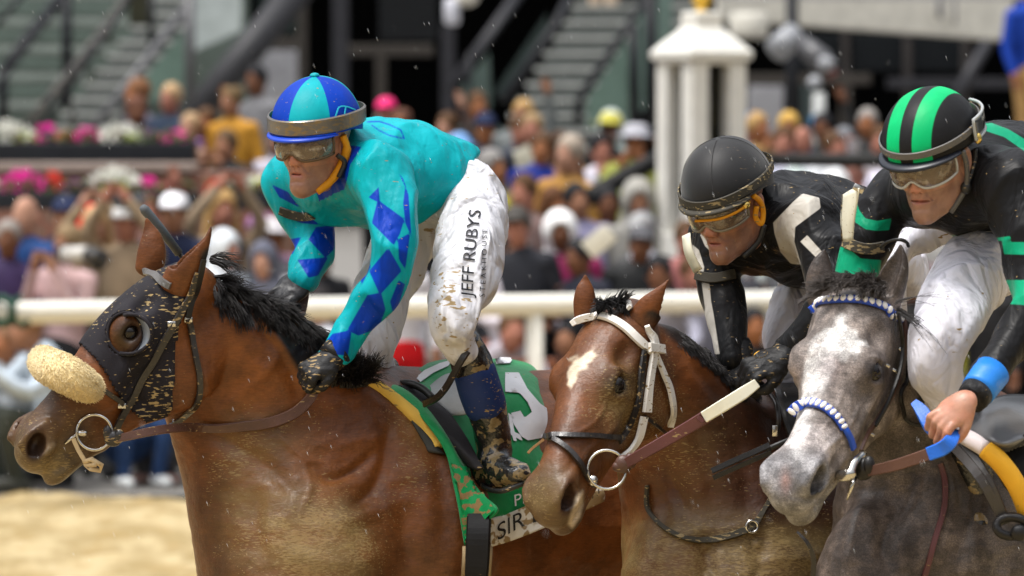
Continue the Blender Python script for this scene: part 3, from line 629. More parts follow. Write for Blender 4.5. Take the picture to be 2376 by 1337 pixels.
def horse_three():
    D=12.2; T=Pose(LM,{'eye':(2035,860),'nos':(1882,1100),'nosR':(1790,1095),'poll':(1980,675),'earL':(2055,700),'earR':(1905,675),'chin':(1860,1205),'nose':(1825,1120),'mc':(1968,1070),'star':(1930,800),'mid':(1868,985)},11.9,62,52,.97,prior=500)
    hp=head_prims(T)
    e1,h1=ear([(2052,712,-.28,36),(2062,676,-.28,37),(2076,636,-.28,33),(2086,604,-.28,22),(2089,570,-.28,5)],D,(-.75,-.65,.1))
    e2,h2=ear([(1906,695,-.22,33),(1903,655,-.22,34),(1904,625,-.22,28),(1908,600,-.22,17),(1912,582,-.22,5)],D,(-.6,.7,0))
    neck=HC([(2045,780,-.18,75,70),(2085,860,-.14,110,90),(2120,970,-.10,155,115),(2140,1090,-.05,195,150),(2155,1230,.0,225,190),(2165,1380,.0,245,220)],D,.06)
    trunk=HC([(2180,1420,-.06,170,190),(2230,1320,.02,270,240),(2320,1290,.14,320,290),(2450,1270,.34,330,300),(2620,1240,.6,310,300),(2760,1230,.8,260,260),(2850,1260,.9,180,190)],D,.05)
    pr=[neck,trunk,HE(2010,1450,12.02,.12,.12,.25,k=.08),HC([(2160,1010,.05,45,70),(2260,985,.2,55,80),(2380,985,.34,50,80)],D,.05),
        HC([(2250,1040,-.06,60,50),(2240,1140,-.12,90,60),(2200,1260,-.16,110,70)],D,.10)]
    v0,f0=flesh(*sdf_mesh(pr+hp,HV),hp); v0,f0=carve(v0,f0,L3); v,f=with_ears(v0,f0,[(e1,h1),(e2,h2)]); bv=bvh_of(v,f)
    lv,lf=legs_mesh([[(2080,1550,-.1,80,80),(2040,1850,-.15,52,52),(1960,2100,-.2,36,36),(1920,2300,-.2,32,32)],[(2240,1550,-.3,80,80),(2260,1850,-.35,52,52),(2330,2100,-.3,36,36),(2430,2200,-.3,32,32)],[(2760,1400,.6,130,120),(2800,1800,.6,60,60),(2750,2150,.6,36,36),(2710,2400,.6,36,36)],[(2830,1400,.9,130,120),(2900,1750,.9,60,60),(2980,2050,.9,36,36),(2960,2300,.9,36,36)]],D)
    px,py=PX(v); n=len(v); q=T.inv(v); inhead=sstep(-field(hp,v),-.035,.0)
    nz=grad_noise(v,(16,16,16),9); nz2=grad_noise(v,(5,5,5),3)
    A=paint(n,(.088,.068,.057)); A=blend(A,.4+nz*.8,(.052,.040,.034)); A=blend(A,inhead*(.75+nz*.5),(.215,.180,.160)); A=blend(A,(1-inhead)*sstep(px,2150,2300)*.5,(.10,.083,.073))
    A=blend(A,gblob(px,py,2035,865,55,42)*.7*inhead,(.07,.055,.05)); A=blend(A,gblob(px,py,2032,862,26,22)*inhead,(.010,.008,.008)); A=blend(A,sstep(-q[:,0],-.12,.0)*inhead*.5,(.09,.075,.07))
    face=(q[:,2]>-.075)*inhead
    bl=poly_sd(px,py,[(1912,768),(1950,745),(1985,775),(2005,800),(1975,822),(1940,835),(1918,870),(1900,905),(1878,960),(1868,1010),(1846,1050),(1830,1040),(1842,985),(1856,930),(1868,880),(1872,835),(1886,800)])+nz*12+grad_noise(v,(48,48,48),2)*16
    A=blend(A,sstep(-bl,-13,9)*face,(.58,.56,.54)); A=blend(A,gblob(px,py,1922,850,28,45,20)*.8*face,(.14,.10,.10)); A=blend(A,gblob(px,py,1838,895,28,50,15)*.7*face,(.20,.16,.15))
    A=blend(A,sstep(q[:,0],.46,.55)*inhead*.75,(.20,.20,.215)); A=blend(A,gblob(px,py,1823,1118,12,26)*inhead,(.30,.19,.17)); A=blend(A,sstep(-q[:,2],.125,.15)*inhead*(q[:,0]>.44)*.8,(.16,.15,.14))
    A=blend(A,sstep(q[:,0],.38,.44)*(1-sstep(q[:,0],.47,.53))*face*.6,(.5,.45,.44))
    nw=nostril_shade(v,T); A=blend(A,nw*1.3,(.008,.005,.005)); ms=np.clip(-nw+.03+.4*sstep(py,1175,1215)*inhead+.12*(1-inhead)*sstep(nz2,-.1,.3),0,1)
    root=tag(mk('horse',*joinm((v,f),(lv,lf)),M['grey'],None,{'A':np.vstack([A,np.ones((len(lv),3))*.05]),'M':np.concatenate([ms,np.full(len(lv),.2)])}),'grey racehorse with a white blaze and blue and white beaded bands, on the outside','horse')
    eyeballs(T,root,.0245)
    return dict(root=root,v=v,f=f,v0=v0,f0=f0,bv=bv,T=T,q=q,px=px,py=py,D=D)
H3=horse_three()
# ------------------------------------------------------------ tack and hair on the horses
def pd(x,y,d): return P(x,y,d)
def drape(bv,pts,off=.006,n=6,dflt=None):
    """strap path: rows (x,y,depth or None); None lies on the body"""
    rows=[]
    for x,y,d in pts:
        if d is None: p,_=cast(bv,x,y,off,99.); rows.append([x,y,Cs(p)[1]])
        else: rows.append([x,y,d])
    ok=[i for i,r_ in enumerate(rows) if r_[2]<50]
    for i,r_ in enumerate(rows):
        if r_[2]>50: r_[2]=rows[min(ok,key=lambda j:abs(j-i))][2]+.004 if ok else (dflt or 12.7)
    q=crom(np.array(rows,float),n); out=[];N=[]
    for (x,y,d),src in zip(q,range(len(q))):
        p,nn=cast(bv,x,y,off,99.); cd=Cs(p)[1]
        if cd<d+.02: out.append(p if cd<d or pts[min(int(src/n),len(pts)-1)][2] is None else P(x,y,d)); N.append(nn)
        else: out.append(P(x,y,d)); N.append(np.array([.0,-1,.15]))
    out=np.array(out);N=np.array(N)
    for _ in range(3): out[1:-1]=(out[:-2]+2*out[1:-1]+out[2:])/4; N[1:-1]=(N[:-2]+2*N[1:-1]+N[2:])/4
    return out,N
def strap(name,bv,pts,wpx,mat,parent,off=.004,th=.004,n=6,dflt=None,D=12.6,flat=False):
    p,N=drape(bv,pts,off,n,dflt)
    if flat: N=np.tile(np.array([0,-1,.1]),(len(p),1))
    w_=np.interp(np.linspace(0,1,len(p)),np.linspace(0,1,len(wpx)),wpx)*D/F if isinstance(wpx,(list,tuple)) else wpx*D/F
    return MB().ribbon(p,N,w_,th).build(name,mat,parent)
def ring(name,c,r,tr,axis,mat,parent,n=28,arc=(0,360)):
    ax=np.asarray(axis,float); ax/=np.linalg.norm(ax); u=np.cross(ax,[0,0,1.]); u/=np.linalg.norm(u); v=np.cross(ax,u)
    a=np.radians(np.linspace(arc[0],arc[1],n)); pts=[c+r*(math.cos(t)*u+math.sin(t)*v) for t in a]
    return MB().tube(pts,tr,8,cap=arc!=(0,360)).build(name,mat,parent)
def shell(Hh,fn,thick,mat,name,parent,side=True):
    """cloth layer over the body where fn(x,y in the photo, local q)<0; the far side mirrors the near side"""
    v,f,T=Hh['v0'],Hh['f0'],Hh['T']; q=T.inv(v); qa=q.copy(); qa[:,1]=np.abs(qa[:,1]); px,py=PX(T(qa))
    s=fn(px,py,q); n=vnorm(v,f); keep=(s[f]<0).all(1); ff=f[keep]; used,inv=np.unique(ff,return_inverse=True); ff=inv.reshape(ff.shape); vv=v[used]+n[used]*thick
    return mk(name,vv,ff,mat,parent)
def crest(bv,xs,y0,y1):
    out=[]
    for x in xs:
        for y in range(y0,y1,3):
            p,n=cast(bv,x,y,0,99.)
            if Cs(p)[1]<50: out.append(p); break
    return lerp_path(out)
def tack_one():
    H=H1; R=H['root']; bv=H['bv']; T=H['T']; out=[]
    hood=[(120,560),(410,560),(470,590),(452,650),(425,705),(408,800),(404,945),(385,965),(335,980),(300,955),(262,905),(245,872),(215,830),(178,792),(120,795)]
    def fn(px,py,q):
        s=poly_sd(px,py,hood); e=np.hypot((px-292)/40,(py-776)/48)-1; s=np.maximum(s,-e*45); s=np.where((np.abs(q[:,1])>.16)|(q[:,0]<-.06)|(q[:,0]>.42),9,s); return s
    ho=shell(H,fn,.0045,M['blackcloth'],'hood',R)
    m=ho.modifiers.new('t','SOLIDIFY'); m.thickness=.003; m.offset=1
    # blinker cup behind the eye
    G=[]
    for k,(lift,sh) in enumerate([(.001,-6),(.014,0),(.028,6),(.034,12)]):
        row=[]
        for a in np.linspace(-100,110,22):
            x=298+(42-k*1.5)*math.cos(math.radians(a))+sh*math.cos(math.radians(a)); y=777+(52-k*2)*math.sin(math.radians(a)); p,n=cast(bv,x-(3 if k else 0),y,0,12.6)
            fade=math.sin(math.pi*(a+100)/210)**.5 if 0<(a+100)<210 else 0; row.append(np.array(p)+np.array([.25,-.95,.1])*lift*(.25+.75*fade))
        G.append(row)
    cup=sheet('blinker_cup',np.array(G),stuff('grey_rubber_cup',(.16,.18,.21),.4,mud=.3,bump=.1),R,.004)
    rim=MB().tube(np.array(G[-1]),.0045,6).build('blinker_rim',M['blackcloth'],cup)
    MB().tube(drape(bv,[(250+42+40*math.cos(a),776+48*math.sin(a),None) for a in np.linspace(0,2*math.pi,26)],.004,2)[0],.004,6).build('eye_opening_hem',M['blackcloth'],ho)
    # sheepskin noseband
    ch=Chain([[*P(x,y,d),mpx(r,d),mpx(r,d)] for x,y,d,r in [(212,902,12.53,28),(194,891,12.49,38),(162,873,12.47,42),(130,857,12.50,42),(110,847,12.58,38),(100,838,12.66,36)]],None,'+',.02,5)
    v,f=sdf_mesh([ch],.0035); n=vnorm(v,f); nz=grad_noise(v,(90,90,90))+.6*grad_noise(v,(190,190,190),4); v=v+n*(nz*.0022)[:,None]
    fl=mk('fleece_noseband',v,f,M['fleece'],R)
    g=np.random.default_rng(3); hb=MB(); idx=g.integers(0,len(v),9000)
    for i in idx:
        d=n[i]*.8+g.normal(0,.55,3)+np.array([.3,0,-.3]); d/=np.linalg.norm(d); L=.0055*g.uniform(.4,1.2); hb.tube([v[i]-n[i]*.002,v[i]+d*L*.6,v[i]+d*L+np.array([.002,0,-.002])],[.0009,.0007,.0003],3,cap=False)
    hb.build('fleece_fibres',M['fleece'],fl)
    # bridle
    strap('crown_strap',bv,[(468,600,None),(458,640,None),(442,690,None),(430,735,None)],[14,16,16,16],M['cleanleather'],R,.012)
    strap('cheek_strap',bv,[(455,630,None),(430,700,None),(405,745,None),(372,800,None),(330,880,None),(290,945,None),(262,1000,None)],[13,16,18,18,17,18,16],M['leather'],R,.010,.005)
    strap('throat_strap',bv,[(432,738,None),(440,765,None),(452,830,None),(463,880,None),(455,930,None),(425,968,None),(395,985,None)],[16,15,15,15,15,14,10],M['leather'],R,.008,.005)
    strap('browband',bv,[(338,628,None),(360,645,None),(398,664,None)],[16,20,16],M['greyband'],R,.008,.006)
    strap('noseband_strap',bv,[(240,905,None),(275,930,None),(290,945,None)],12,M['leather'],R,.008)
    for x,y in ((398,752),(437,742),(283,942)): MB().box(P(x,y,Cs(cast(bv,x,y,.014)[0])[1]),(.009,.002,.006)).build('buckle',M['steel'],R,bevel=.001)
    c,_=cast(bv,215,1000,.012); rg=ring('bit_ring',c,mpx(41,12.55),.0036,(.1,-1,.05),M['steel'],R)
    MB().sphere(cast(bv,190,1004,.012)[0],(.012,.009,.008)).build('bit_joint',M['steel'],rg)
    MB().tube([cast(bv,180,1005,.006)[0],cast(bv,150,1030,.0)[0]],.004).build('bit_mouthpiece',M['steel'],rg)
    kn=MB(); kc=P(262,1018,12.53); kn.sphere(kc,(.020,.012,.018)); kn.sphere(kc+np.array([.014,-.004,.006]),(.012,.01,.016)); kn.sphere(kc+np.array([-.012,-.003,.012]),(.010,.008,.018)); kn.build('rein_knot',M['leather'],R)
    tt=MB().ribbon(*[np.array(a) for a in ([P(170,1018,12.53),P(182,1045,12.53),P(200,1075,12.53)],[[0,-1,0]]*3)],.010,.004); tt.build('tongue_tie',stuff('dirty_tape',(.55,.42,.25),.8,mud=.5),R)
    k2=MB(); k2.tube([P(196,1072,12.53),P(212,1066,12.51),P(236,1080,12.52),P(232,1092,12.53),P(210,1088,12.52),P(198,1080,12.53),P(222,1078,12.51)],.006,7); k2.build('tape_knot',bpy.data.materials['dirty_tape'],R)
    # reins
    strap('rein',bv,[(262,1020,12.53),(300,1012,12.52),(380,996,12.56),(470,990,None),(560,988,None),(640,978,None),(700,945,None),(726,905,None),(716,870,None)],[18,20,21,22,24,26,26,24,20],M['brownleather'],R,.010,.005)
    strap('rein',bv,[(690,700,12.95),(706,680,12.93),(700,725,12.92),(690,745,12.93)],[20,24,20,14],M['brownleather'],R,.01,.005,flat=True)
    MB().tube(smoothpath([P(672,770,12.90),P(690,750,12.88),(P(720,752,12.86)),P(742,780,12.86),P(748,812,12.85),P(730,825,12.84),P(700,815,12.84)],5),.0065,8).build('rein_loop',M['cleanleather'],R)
    # mane, forelock
    cr=crest(bv,[492,512,540,575,610,645,680,712,740,765],560,960)
    tuft(lambda u:(cr(u)+np.array([0,.004,-.010]),np.array([.75,-.45,.12-.55*u]),np.array([.35,.8,-.3])),3200,.011,None,.060,.14,1,wid=.0013).build('mane',M['mane'],R)
    tuft(lambda u:(cr(u)+np.array([.0,-.016,-.022]),np.array([.55,-.55,-.65]),np.array([.55,.15,.5])),3000,.013,None,.056,.14,5,wid=.0014).build('mane_underlayer',M['mane'],R)
    tuft(lambda u:(P(475+u*30,598+u*12,12.64),np.array([.9,-.3,.12-u*.4]),np.array([.3,.2,.6])),170,.008,None,.048,.10,2,wid=.0014).build('forelock',M['mane'],R)
    tuft(lambda u:(P(768+u*80,896+4*math.sin(u*3),12.76),np.array([.15-u*.1,-.25,.9]),np.array([.2,.7,0])),3600,.016,None,.066,.16,6,wid=.0016).build('withers_tuft',M['mane'],R)
tack_one()
def tack_two():
    H=H2; R=H['root']; bv=H['bv']
    strap('headband',bv,[(1326,752,None),(1345,740,None),(1380,735,None),(1420,745,None),(1455,768,None),(1485,797,None),(1505,815,None)],[14,18,18,20,22,22,18],M['whitepvc'],R,.006,.006)
    strap('crown_strap',bv,[(1432,706,None),(1450,710,None),(1470,720,None)],12,M['whitepvc'],R,.012,.006)
    strap('cheek_strap',bv,[(1500,752,None),(1510,800,None),(1503,850,None),(1497,900,None),(1493,955,None)],[12,26,22,20,24],M['whitepvc'],R,.010,.007)
    strap('cheek_strap',bv,[(1488,965,None),(1478,1010,None),(1455,1040,None),(1428,1062,None)],[20,20,18,16],M['whitepvc'],R,.009,.006)
    strap('cheek_lining',bv,[(1490,815,None),(1482,870,None),(1476,930,None),(1455,990,None),(1430,1025,None)],[14,18,16,14,12],M['leather'],R,.006,.005)
    strap('throat_strap',bv,[(1512,820,None),(1530,865,None),(1545,900,None),(1553,940,None),(1555,985,None)],[12,16,18,18,16],M['whitepvc'],R,.009,.006)
    strap('headband_keeper',bv,[(1492,808,None),(1522,812,None)],22,M['whitepvc'],R,.018,.006)
    strap('throat_lace',bv,[(1490,965,None),(1520,990,None),(1550,1005,None)],8,M['leather'],R,.010,.005)
    strap('noseband',bv,[(1268,1012,None),(1310,1014,None),(1360,1013,None),(1440,1015,None)],13,M['leather'],R,.006,.006)
    strap('noseband',bv,[(1272,1015,None),(1300,1030,None),(1335,1065,None),(1355,1105,None),(1372,1125,None)],13,M['leather'],R,.007,.006)
    strap('tongue_tie',bv,[(1262,1020,None),(1236,1040,None),(1225,1052,12.36)],6,stuff('brown_lace',(.3,.17,.07),.8),R,.003,.004)
    c,_=cast(bv,1402,1080,.014); c=P(1408,1090,12.235); rg=ring('bit_ring',c,mpx(45,12.3),.0034,(.15,-1,.1),M['steel'],R)
    MB().sphere(P(1375,1115,12.235),(.012,.009,.012)).build('bit_joint',M['steel'],rg); MB().tube([P(1378,1118,12.235),P(1360,1105,12.27),P(1345,1112,12.33)],.004).build('bit_mouthpiece',M['steel'],rg)
    k=MB(); k.sphere(P(1447,1077,12.235),(.020,.013,.020)); k.sphere(P(1462,1070,12.235),(.014,.014,.018)); k.sphere(P(1435,1083,12.235),(.014,.01,.012)); k.build('rein_knot',M['brownleather'],R)
    strap('rein',bv,[(1450,1076,12.23),(1500,1048,12.20),(1570,1008,12.18),(1642,965,12.14)],[24,26,28,30],M['redleather'],R,.02,.004,flat=True)
    strap('rein_grip',bv,[(1634,968,12.14),(1680,940,12.12),(1725,912,12.12),(1756,890,12.13)],[27,29,29,22],M['bone'],R,.02,.0045,flat=True)
    strap('rein_stitching',bv,[(1618,968,12.137),(1632,978,12.137)],10,M['redleather'],R,.02,.006,flat=True)
    strap('breast_strap',bv,[(1506,1125,None),(1507,1180,None),(1535,1222,None),(1580,1248,None),(1640,1256,None),(1700,1242,None),(1745,1222,None),(1775,1180,None),(1792,1140,None)],[9,10,11,12,15,17,16,11,9],M['mudband'],R,.006,.006)
    ring('breast_strap_ring',P(1745,1222,Cs(cast(bv,1745,1222,.012)[0])[1]),.013,.0035,(.2,-1,0),M['steel'],R)
    cr=crest(bv,[1560,1590,1615,1645,1680,1715,1745],742,960)
    tuft(lambda u:(cr(u)+np.array([0,.002,-.006]),np.array([.75,-.40,-.60]),np.array([.35,.8,-.3])),2200,.008,None,.030,.08,11,wid=.0014).build('mane',M['mane'],R)
    tuft(lambda u:(cr(u)+np.array([0,-.014,-.014]),np.array([.6,-.45,-.60]),np.array([.45,.3,.3])),3200,.012,None,.034,.08,15,wid=.0014).build('mane_underlayer',M['mane'],R)
    tuft(lambda u:(P(1395+u*50,712-6*math.sin(u*3),12.42),np.array([-.1+u*.5,-.5,.25]),np.array([.6,.3,.1])),700,.012,None,.032,.30,12,wid=.0015).build('forelock',M['mane'],R)
tack_two()
def beads(name,bv,pts,wpx,n,parent,off=.006,D=11.8):
    p,N=drape(bv,pts,off,8); o=MB().ribbon(p,N,wpx*D/F,.005).build(name,stuff('blue_band_'+name,(.01,.06,.42),.4,bump=.1),parent)
    L=np.concatenate([[0],np.cumsum(np.linalg.norm(np.diff(p,axis=0),axis=1))]); m=MB()
    for s in np.linspace(.03,.97,n)*L[-1]:
        q=np.array([np.interp(s,L,p[:,k]) for k in range(3)]); nn=np.array([np.interp(s,L,N[:,k]) for k in range(3)]); i=min(np.searchsorted(L,s),len(p)-2); t=p[i+1]-p[i-1 if i else 0]; t/=np.linalg.norm(t); nn=nn-t*(nn@t); nn/=np.linalg.norm(nn); b=np.cross(nn,t)
        m.sphere(q+nn*.0045,(L[-1]/n*.47,.0045,wpx*D/F*.47),10,8,np.array([t,nn,b]).T)
    m.build('white_beads',M['whitepvc'],o); return o
def tack_three():
    H=H3; R=H['root']; bv=H['bv']
    beads('beaded_browband',bv,[(1882,722,None),(1900,706,None),(1940,700,None),(1990,700,None),(2035,710,None),(2065,724,None),(2086,742,None)],22,21,R)
    beads('beaded_noseband',bv,[(1834,960,None),(1850,943,None),(1880,938,None),(1912,948,None),(1938,972,None),(1955,1000,None)],24,13,R)
    strap('noseband_strap',bv,[(1955,1000,None),(1966,1020,None),(1972,1040,None)],16,stuff('blue_strap',(.01,.08,.5),.4),R,.008,.005)
    strap('cheek_strap',bv,[(2088,735,None),(2092,790,None),(2086,840,None),(2062,910,None),(2030,965,None),(2000,1010,None),(1985,1045,None)],[12,14,14,14,13,12,12],M['brownleather'],R,.009,.005)
    strap('cheek_strap',bv,[(2070,735,None),(2078,800,None),(2072,860,None),(2046,930,None),(2015,985,None)],[9,9,9,9,9],M['cleanleather'],R,.014,.005)
    strap('throat_strap',bv,[(2098,745,None),(2104,800,None),(2100,870,None),(2078,910,None),(2085,950,None),(2110,980,None),(2145,988,None)],[12,12,11,10,8,8,8],M['cleanleather'],R,.010,.005)
    for x,y in ((2058,848),(2076,860),(2092,812),(2022,1008)): MB().box(P(x,y,Cs(cast(bv,x,y,.02)[0])[1]),(.007,.002,.003),rodr(np.array([0,.5,0]))).build('strap_keeper',M['steel'],R,bevel=.0008)
    b=MB().tube(smoothpath([P(1938,1100,11.72),P(1955,1104,11.70),P(1972,1100,11.69),P(1982,1075,11.70),P(2004,1052,11.73)],5),[.010]*4+[.013]*8+[.010]*5+[.008]*4,10); b.build('bit_ring',M['steel'],R)
    b=MB(); b.sphere(P(2006,1088,11.72),(.020,.016,.024)); b.sphere(P(2016,1080,11.71),(.013,.014,.020)); b.sphere(P(2000,1100,11.72),(.014,.012,.014)); b.build('rein_knot',M['cleanleather'],R)
    b=MB(); b.tube([P(1986,1105,11.72),P(1975,1130,11.71),P(1966,1160,11.72)],[.004,.005,.002]); b.build('bit_guard',M['steel'],R)
    strap('rein',bv,[(2015,1094,11.71),(2070,1082,11.68),(2120,1066,11.66),(2160,1052,11.65)],[22,25,26,27],M['brownleather'],R,.02,.005,flat=True)
    rb=stuff('blue_rubber_rein',(.01,.13,.62),.4,bump=.3,bs=200)
    strap('rein_grip',bv,[(2154,1054,11.65),(2185,1042,11.64),(2205,1025,11.63),(2216,1000,11.66)],[30,32,32,26],rb,R,.02,.006,flat=True)
    strap('rein_grip',bv,[(2122,935,11.76),(2140,955,11.74),(2160,990,11.72),(2180,1010,11.72)],[18,30,34,30],rb,R,.02,.006,flat=True)
    strap('martingale_strap',bv,[(2183,1075,None),(2192,1120,None),(2190,1180,None),(2172,1240,None),(2155,1300,None),(2140,1345,None)],13,M['redleather'],R,.006,.005)
    strap('martingale_strap',bv,[(1850,1235,11.85),(1875,1262,11.84),(1888,1300,11.85),(1886,1345,11.86)],[6,9,12,12],M['leather'],R,.006,.005)
    cr=lerp_path([P(x,y,d) for x,y,d in [(2095,770,12.03),(2125,830,12.08),(2150,900,12.12),(2180,960,12.2)]])
    tuft(lambda u:(cr(u),np.array([.45,-.1,-.85]),np.array([.3,.9,.2])),900,.014,None,.06,.12,21).build('mane',M['maneg'],R)
    tuft(lambda u:(P(1915+u*145,672-26*math.sin(u*3.1),11.90),np.array([-.9+u*.5,-.45,.10]),np.array([.4,.6,.35])),2600,.016,None,.042,.13,22,wid=.0011).build('forelock',M['maneg'],R)
    tuft(lambda u:(P(2075+u*10,700+u*40,11.86),np.array([.8,-.3,.25-.9*u]),np.array([.1,.2,.8])),60,.010,None,.10,.22,23,wid=.0007).build('loose_hair',M['mane'],R)
tack_three()
# ------------------------------------------------------------ jockeys
LMJ={'top':(-.012,0,.137),'nose':(.108,0,-.035),'mouth':(.094,0,-.070),'chin':(.088,0,-.112),'earL':(-.005,.08,-.02)}
def jhead(T,wf=1.,nf=0.,jf=1.):
    R=T.R; s=T.s
    def W_(c):
        c=np.array(c,float); c[1]*=wf*(jf if c[2]<-.07 else 1.); c[0]+=nf if (abs(c[1])<.02 and -.055<c[2]<.0 and c[0]>.085) else 0; return c
    def el(c,r,k=.012,op='+',rot=None): return Ell(T(W_(c)),np.array(r)*s,R if rot is None else R@rodr(np.radians(np.array(rot,float))),op,k)
    def ch(rows,k=.01,op='+',n=3): return Chain([[*T(W_(q[:3])),q[3]*s,q[4]*s] for q in rows],R[:,2],op,k,n)
    L=[el((-.012,0,.03),(.092,.074,.088)),el((.034,0,-.03),(.057,.054,.082),.03),
       ch([(-.02,0,-.07,.05,.05),(-.10,0,-.11,.05,.052)],.03)]
    L+=[ch([(.084,0,.012,.008,.007),(.094,0,-.012,.008,.008),(.099,0,-.030,.010,.0095)],.012),el((.094,0,-.040),(.012,.015,.007),.008),
        el((.080,0,-.066),(.016,.026,.020),.015),el((.087,0,-.063),(.009,.018,.0055),.006),el((.086,0,-.0765),(.009,.016,.006),.006),el((.078,0,-.101),(.018,.019,.016),.016),
        ch([(.078,-.021,-.071,.0014,.005),(.097,0,-.0690,.0022,.007),(.078,.021,-.071,.0014,.005)],.004,'-'),
        el((.090,0,-.088),(.008,.016,.003),.008,'-')]
    for y in (1,-1):
        L+=[ch([(-.005,.058*y,-.035,.016,.014),(.01,.050*y,-.078,.015,.013),(.05,.024*y,-.102,.015,.013),(.076,.006*y,-.106,.014,.012)],.03),
            el((.056,.038*y,-.026),(.022,.018,.016),.02),el((.072,.030*y,.008),(.012,.018,.010),.012,'-'),el((.078,.028*y,.022),(.012,.022,.007),.01),
            el((.093,.0115*y,-.040),(.010,.0065,.008),.006),el((.096,.007*y,-.0475),(.005,.0035,.003),.003,'-'),
            el((-.006,.079*y,-.018),(.018,.008,.030),.006,rot=(0,-12,0)),el((-.002,.087*y,-.016),(.010,.007,.018),.005,'-',rot=(0,-12,0))]
    return L
def hand_prims(c,f,dors,side=1,size=1.,curl=(55,80,60),spread=1.):
    """c palm centre, f wrist->knuckles, dors back of the hand; five fingers bent towards the palm"""
    f=np.asarray(f,float); f/=np.linalg.norm(f); z=np.asarray(dors,float); z-=f*(z@f); z/=np.linalg.norm(z); y=np.cross(z,f)*side; c=np.asarray(c,float); R=np.array([f,y,z]).T
    g=lambda a,b,d: c+R@(np.array([a,b,d])*size)
    L=[Ell(g(-.005,0,0),np.array([.050,.041,.017])*size,R,'+',.01),Ell(g(-.04,0,0),np.array([.032,.029,.021])*size,R,'+',.015)]
    for i,(yy,ln) in enumerate(((.030,.92),(.0105,1.),(-.0095,.95),(-.028,.78))):
        p=g(.040,yy*spread,.001); a=0; rows=[[*g(.022,yy*.9,.004),.0098*size,.0098*size],[*p,.0108*size,.0108*size]]
        for seg,(l,rad) in enumerate(((.042,.0096),(.027,.0088),(.021,.0076))):
            a+=math.radians(curl[seg]+(i-1.5)*3); d=R@np.array([math.cos(a),0,-math.sin(a)]); mid=p+d*l*ln*size*.5; p=p+d*l*ln*size
            rows.append([*mid,rad*size*.93,rad*size*.93]); rows.append([*p,rad*size,rad*size])
        L.append(Chain(rows,None,'+',.004,2))
    L.append(Chain([[*g(-.030,.026,-.006),.014*size,.014*size],[*g(.0,.044,-.016),.0125*size,.0125*size],[*g(.026,.046,-.030),.0105*size,.0105*size],[*g(.046,.030,-.038),.009*size,.009*size]],None,'+',.006,3))
    return L
def cloth(name,prims,mat,parent,vox=.0055,amp=.006,fold=(9,9,5),infl=0.,pat=None,seed=1.,fine=.0018,extra=None):
    v,f=sdf_mesh(prims,vox,infl); n=vnorm(v,f)
    nz=1-np.abs(grad_noise(v,fold,seed))*2.2; n2=grad_noise(v,np.array(fold)*3.1,seed+5); v=v+n*((nz-.5)*amp+n2*fine)[:,None]
    if extra is not None: v=extra(v,n)
    px,py=PX(v); at={}
    if pat: at=pat(px,py,v)
    o=mk(name,v,f,mat,parent,at); return o,v,f
def helmet(T,mat,parent,pat=None,name='helmet',brimmat=None,button=None,rx=.122,ry=.101,rz=.103,zc=.036,thmax=97):
    NP,NTH=120,44; v=[];ph=[]
    for i in range(NTH+1):
        th=math.radians(thmax*i/NTH)
        for j in range(NP):
            a=2*math.pi*j/NP; k=1+.025*max(0,math.cos(a))*math.sin(th)**6
            x=rx*math.sin(th)*math.cos(a)*k; y=ry*math.sin(th)*math.sin(a); z=rz*math.cos(th)
            if math.cos(a)<0: z-=.020*(math.sin(th)**4)*(-math.cos(a))
            v.append((x-.012,y,z+zc)); ph.append((a,th))
    v=np.array(v); f=np.array([(i*NP+j,(i+1)*NP+j,(i+1)*NP+(j+1)%NP,i*NP+(j+1)%NP) for i in range(NTH) for j in range(NP)])
    at={}
    if pat: at={'pat':pat(np.array(ph),v)}
    h=mk(name,T(v),f,mat,parent,at); md=h.modifiers.new('t','SOLIDIFY'); md.thickness=.006; md.offset=-1
    G=[]
    for k,(ext,dz) in enumerate([(-.004,0.004),(.008,0),(.016,-.003),(.021,-.007),(.019,-.011),(.006,-.006)]):
        row=[]
        for a in np.linspace(-64,64,25):
            r_=math.radians(a); e=ext*max(0,math.cos(r_*90/76))**.6; x=(rx*1.02+e)*math.cos(r_)-.012; y=(ry+e*.8)*math.sin(r_); row.append(T((x,y,zc-.012+dz*math.cos(r_))))
        G.append(row)
    br=sheet('visor',np.array(G),brimmat or mat,h,.002)
    if button is not None: MB().sphere(T((-.012,0,zc+rz+.002)),(.011,.011,.006),14,8,T.R).build('button',button,h)
    return h
def hband(T,mat,parent,z0,z1,w_,name='goggle_strap',rx=.122,ry=.101,rz=.103,zc=.036,off=.003,th=.003,a0=40,a1=320,full=False):
    p=[];N=[]
    for a in (np.linspace(0,360,72,endpoint=False) if full else np.linspace(a0,a1,60)):
        r_=math.radians(a); z=z0+(z1-z0)*(1-math.cos(r_))/2; c=math.sqrt(max(0,1-((z-zc)/rz)**2)); k=1.03 if math.cos(r_)>0 else 1
        x=(rx*k*c+off)*math.cos(r_)-.012; y=(ry*c+off)*math.sin(r_); p.append(T((x,y,z))); N.append(T((x*1.1,y*1.1,z))-p[-1])
    return MB().ribbon(p,np.array(N),w_*T.s,th,closed=full).build(name,mat,parent)
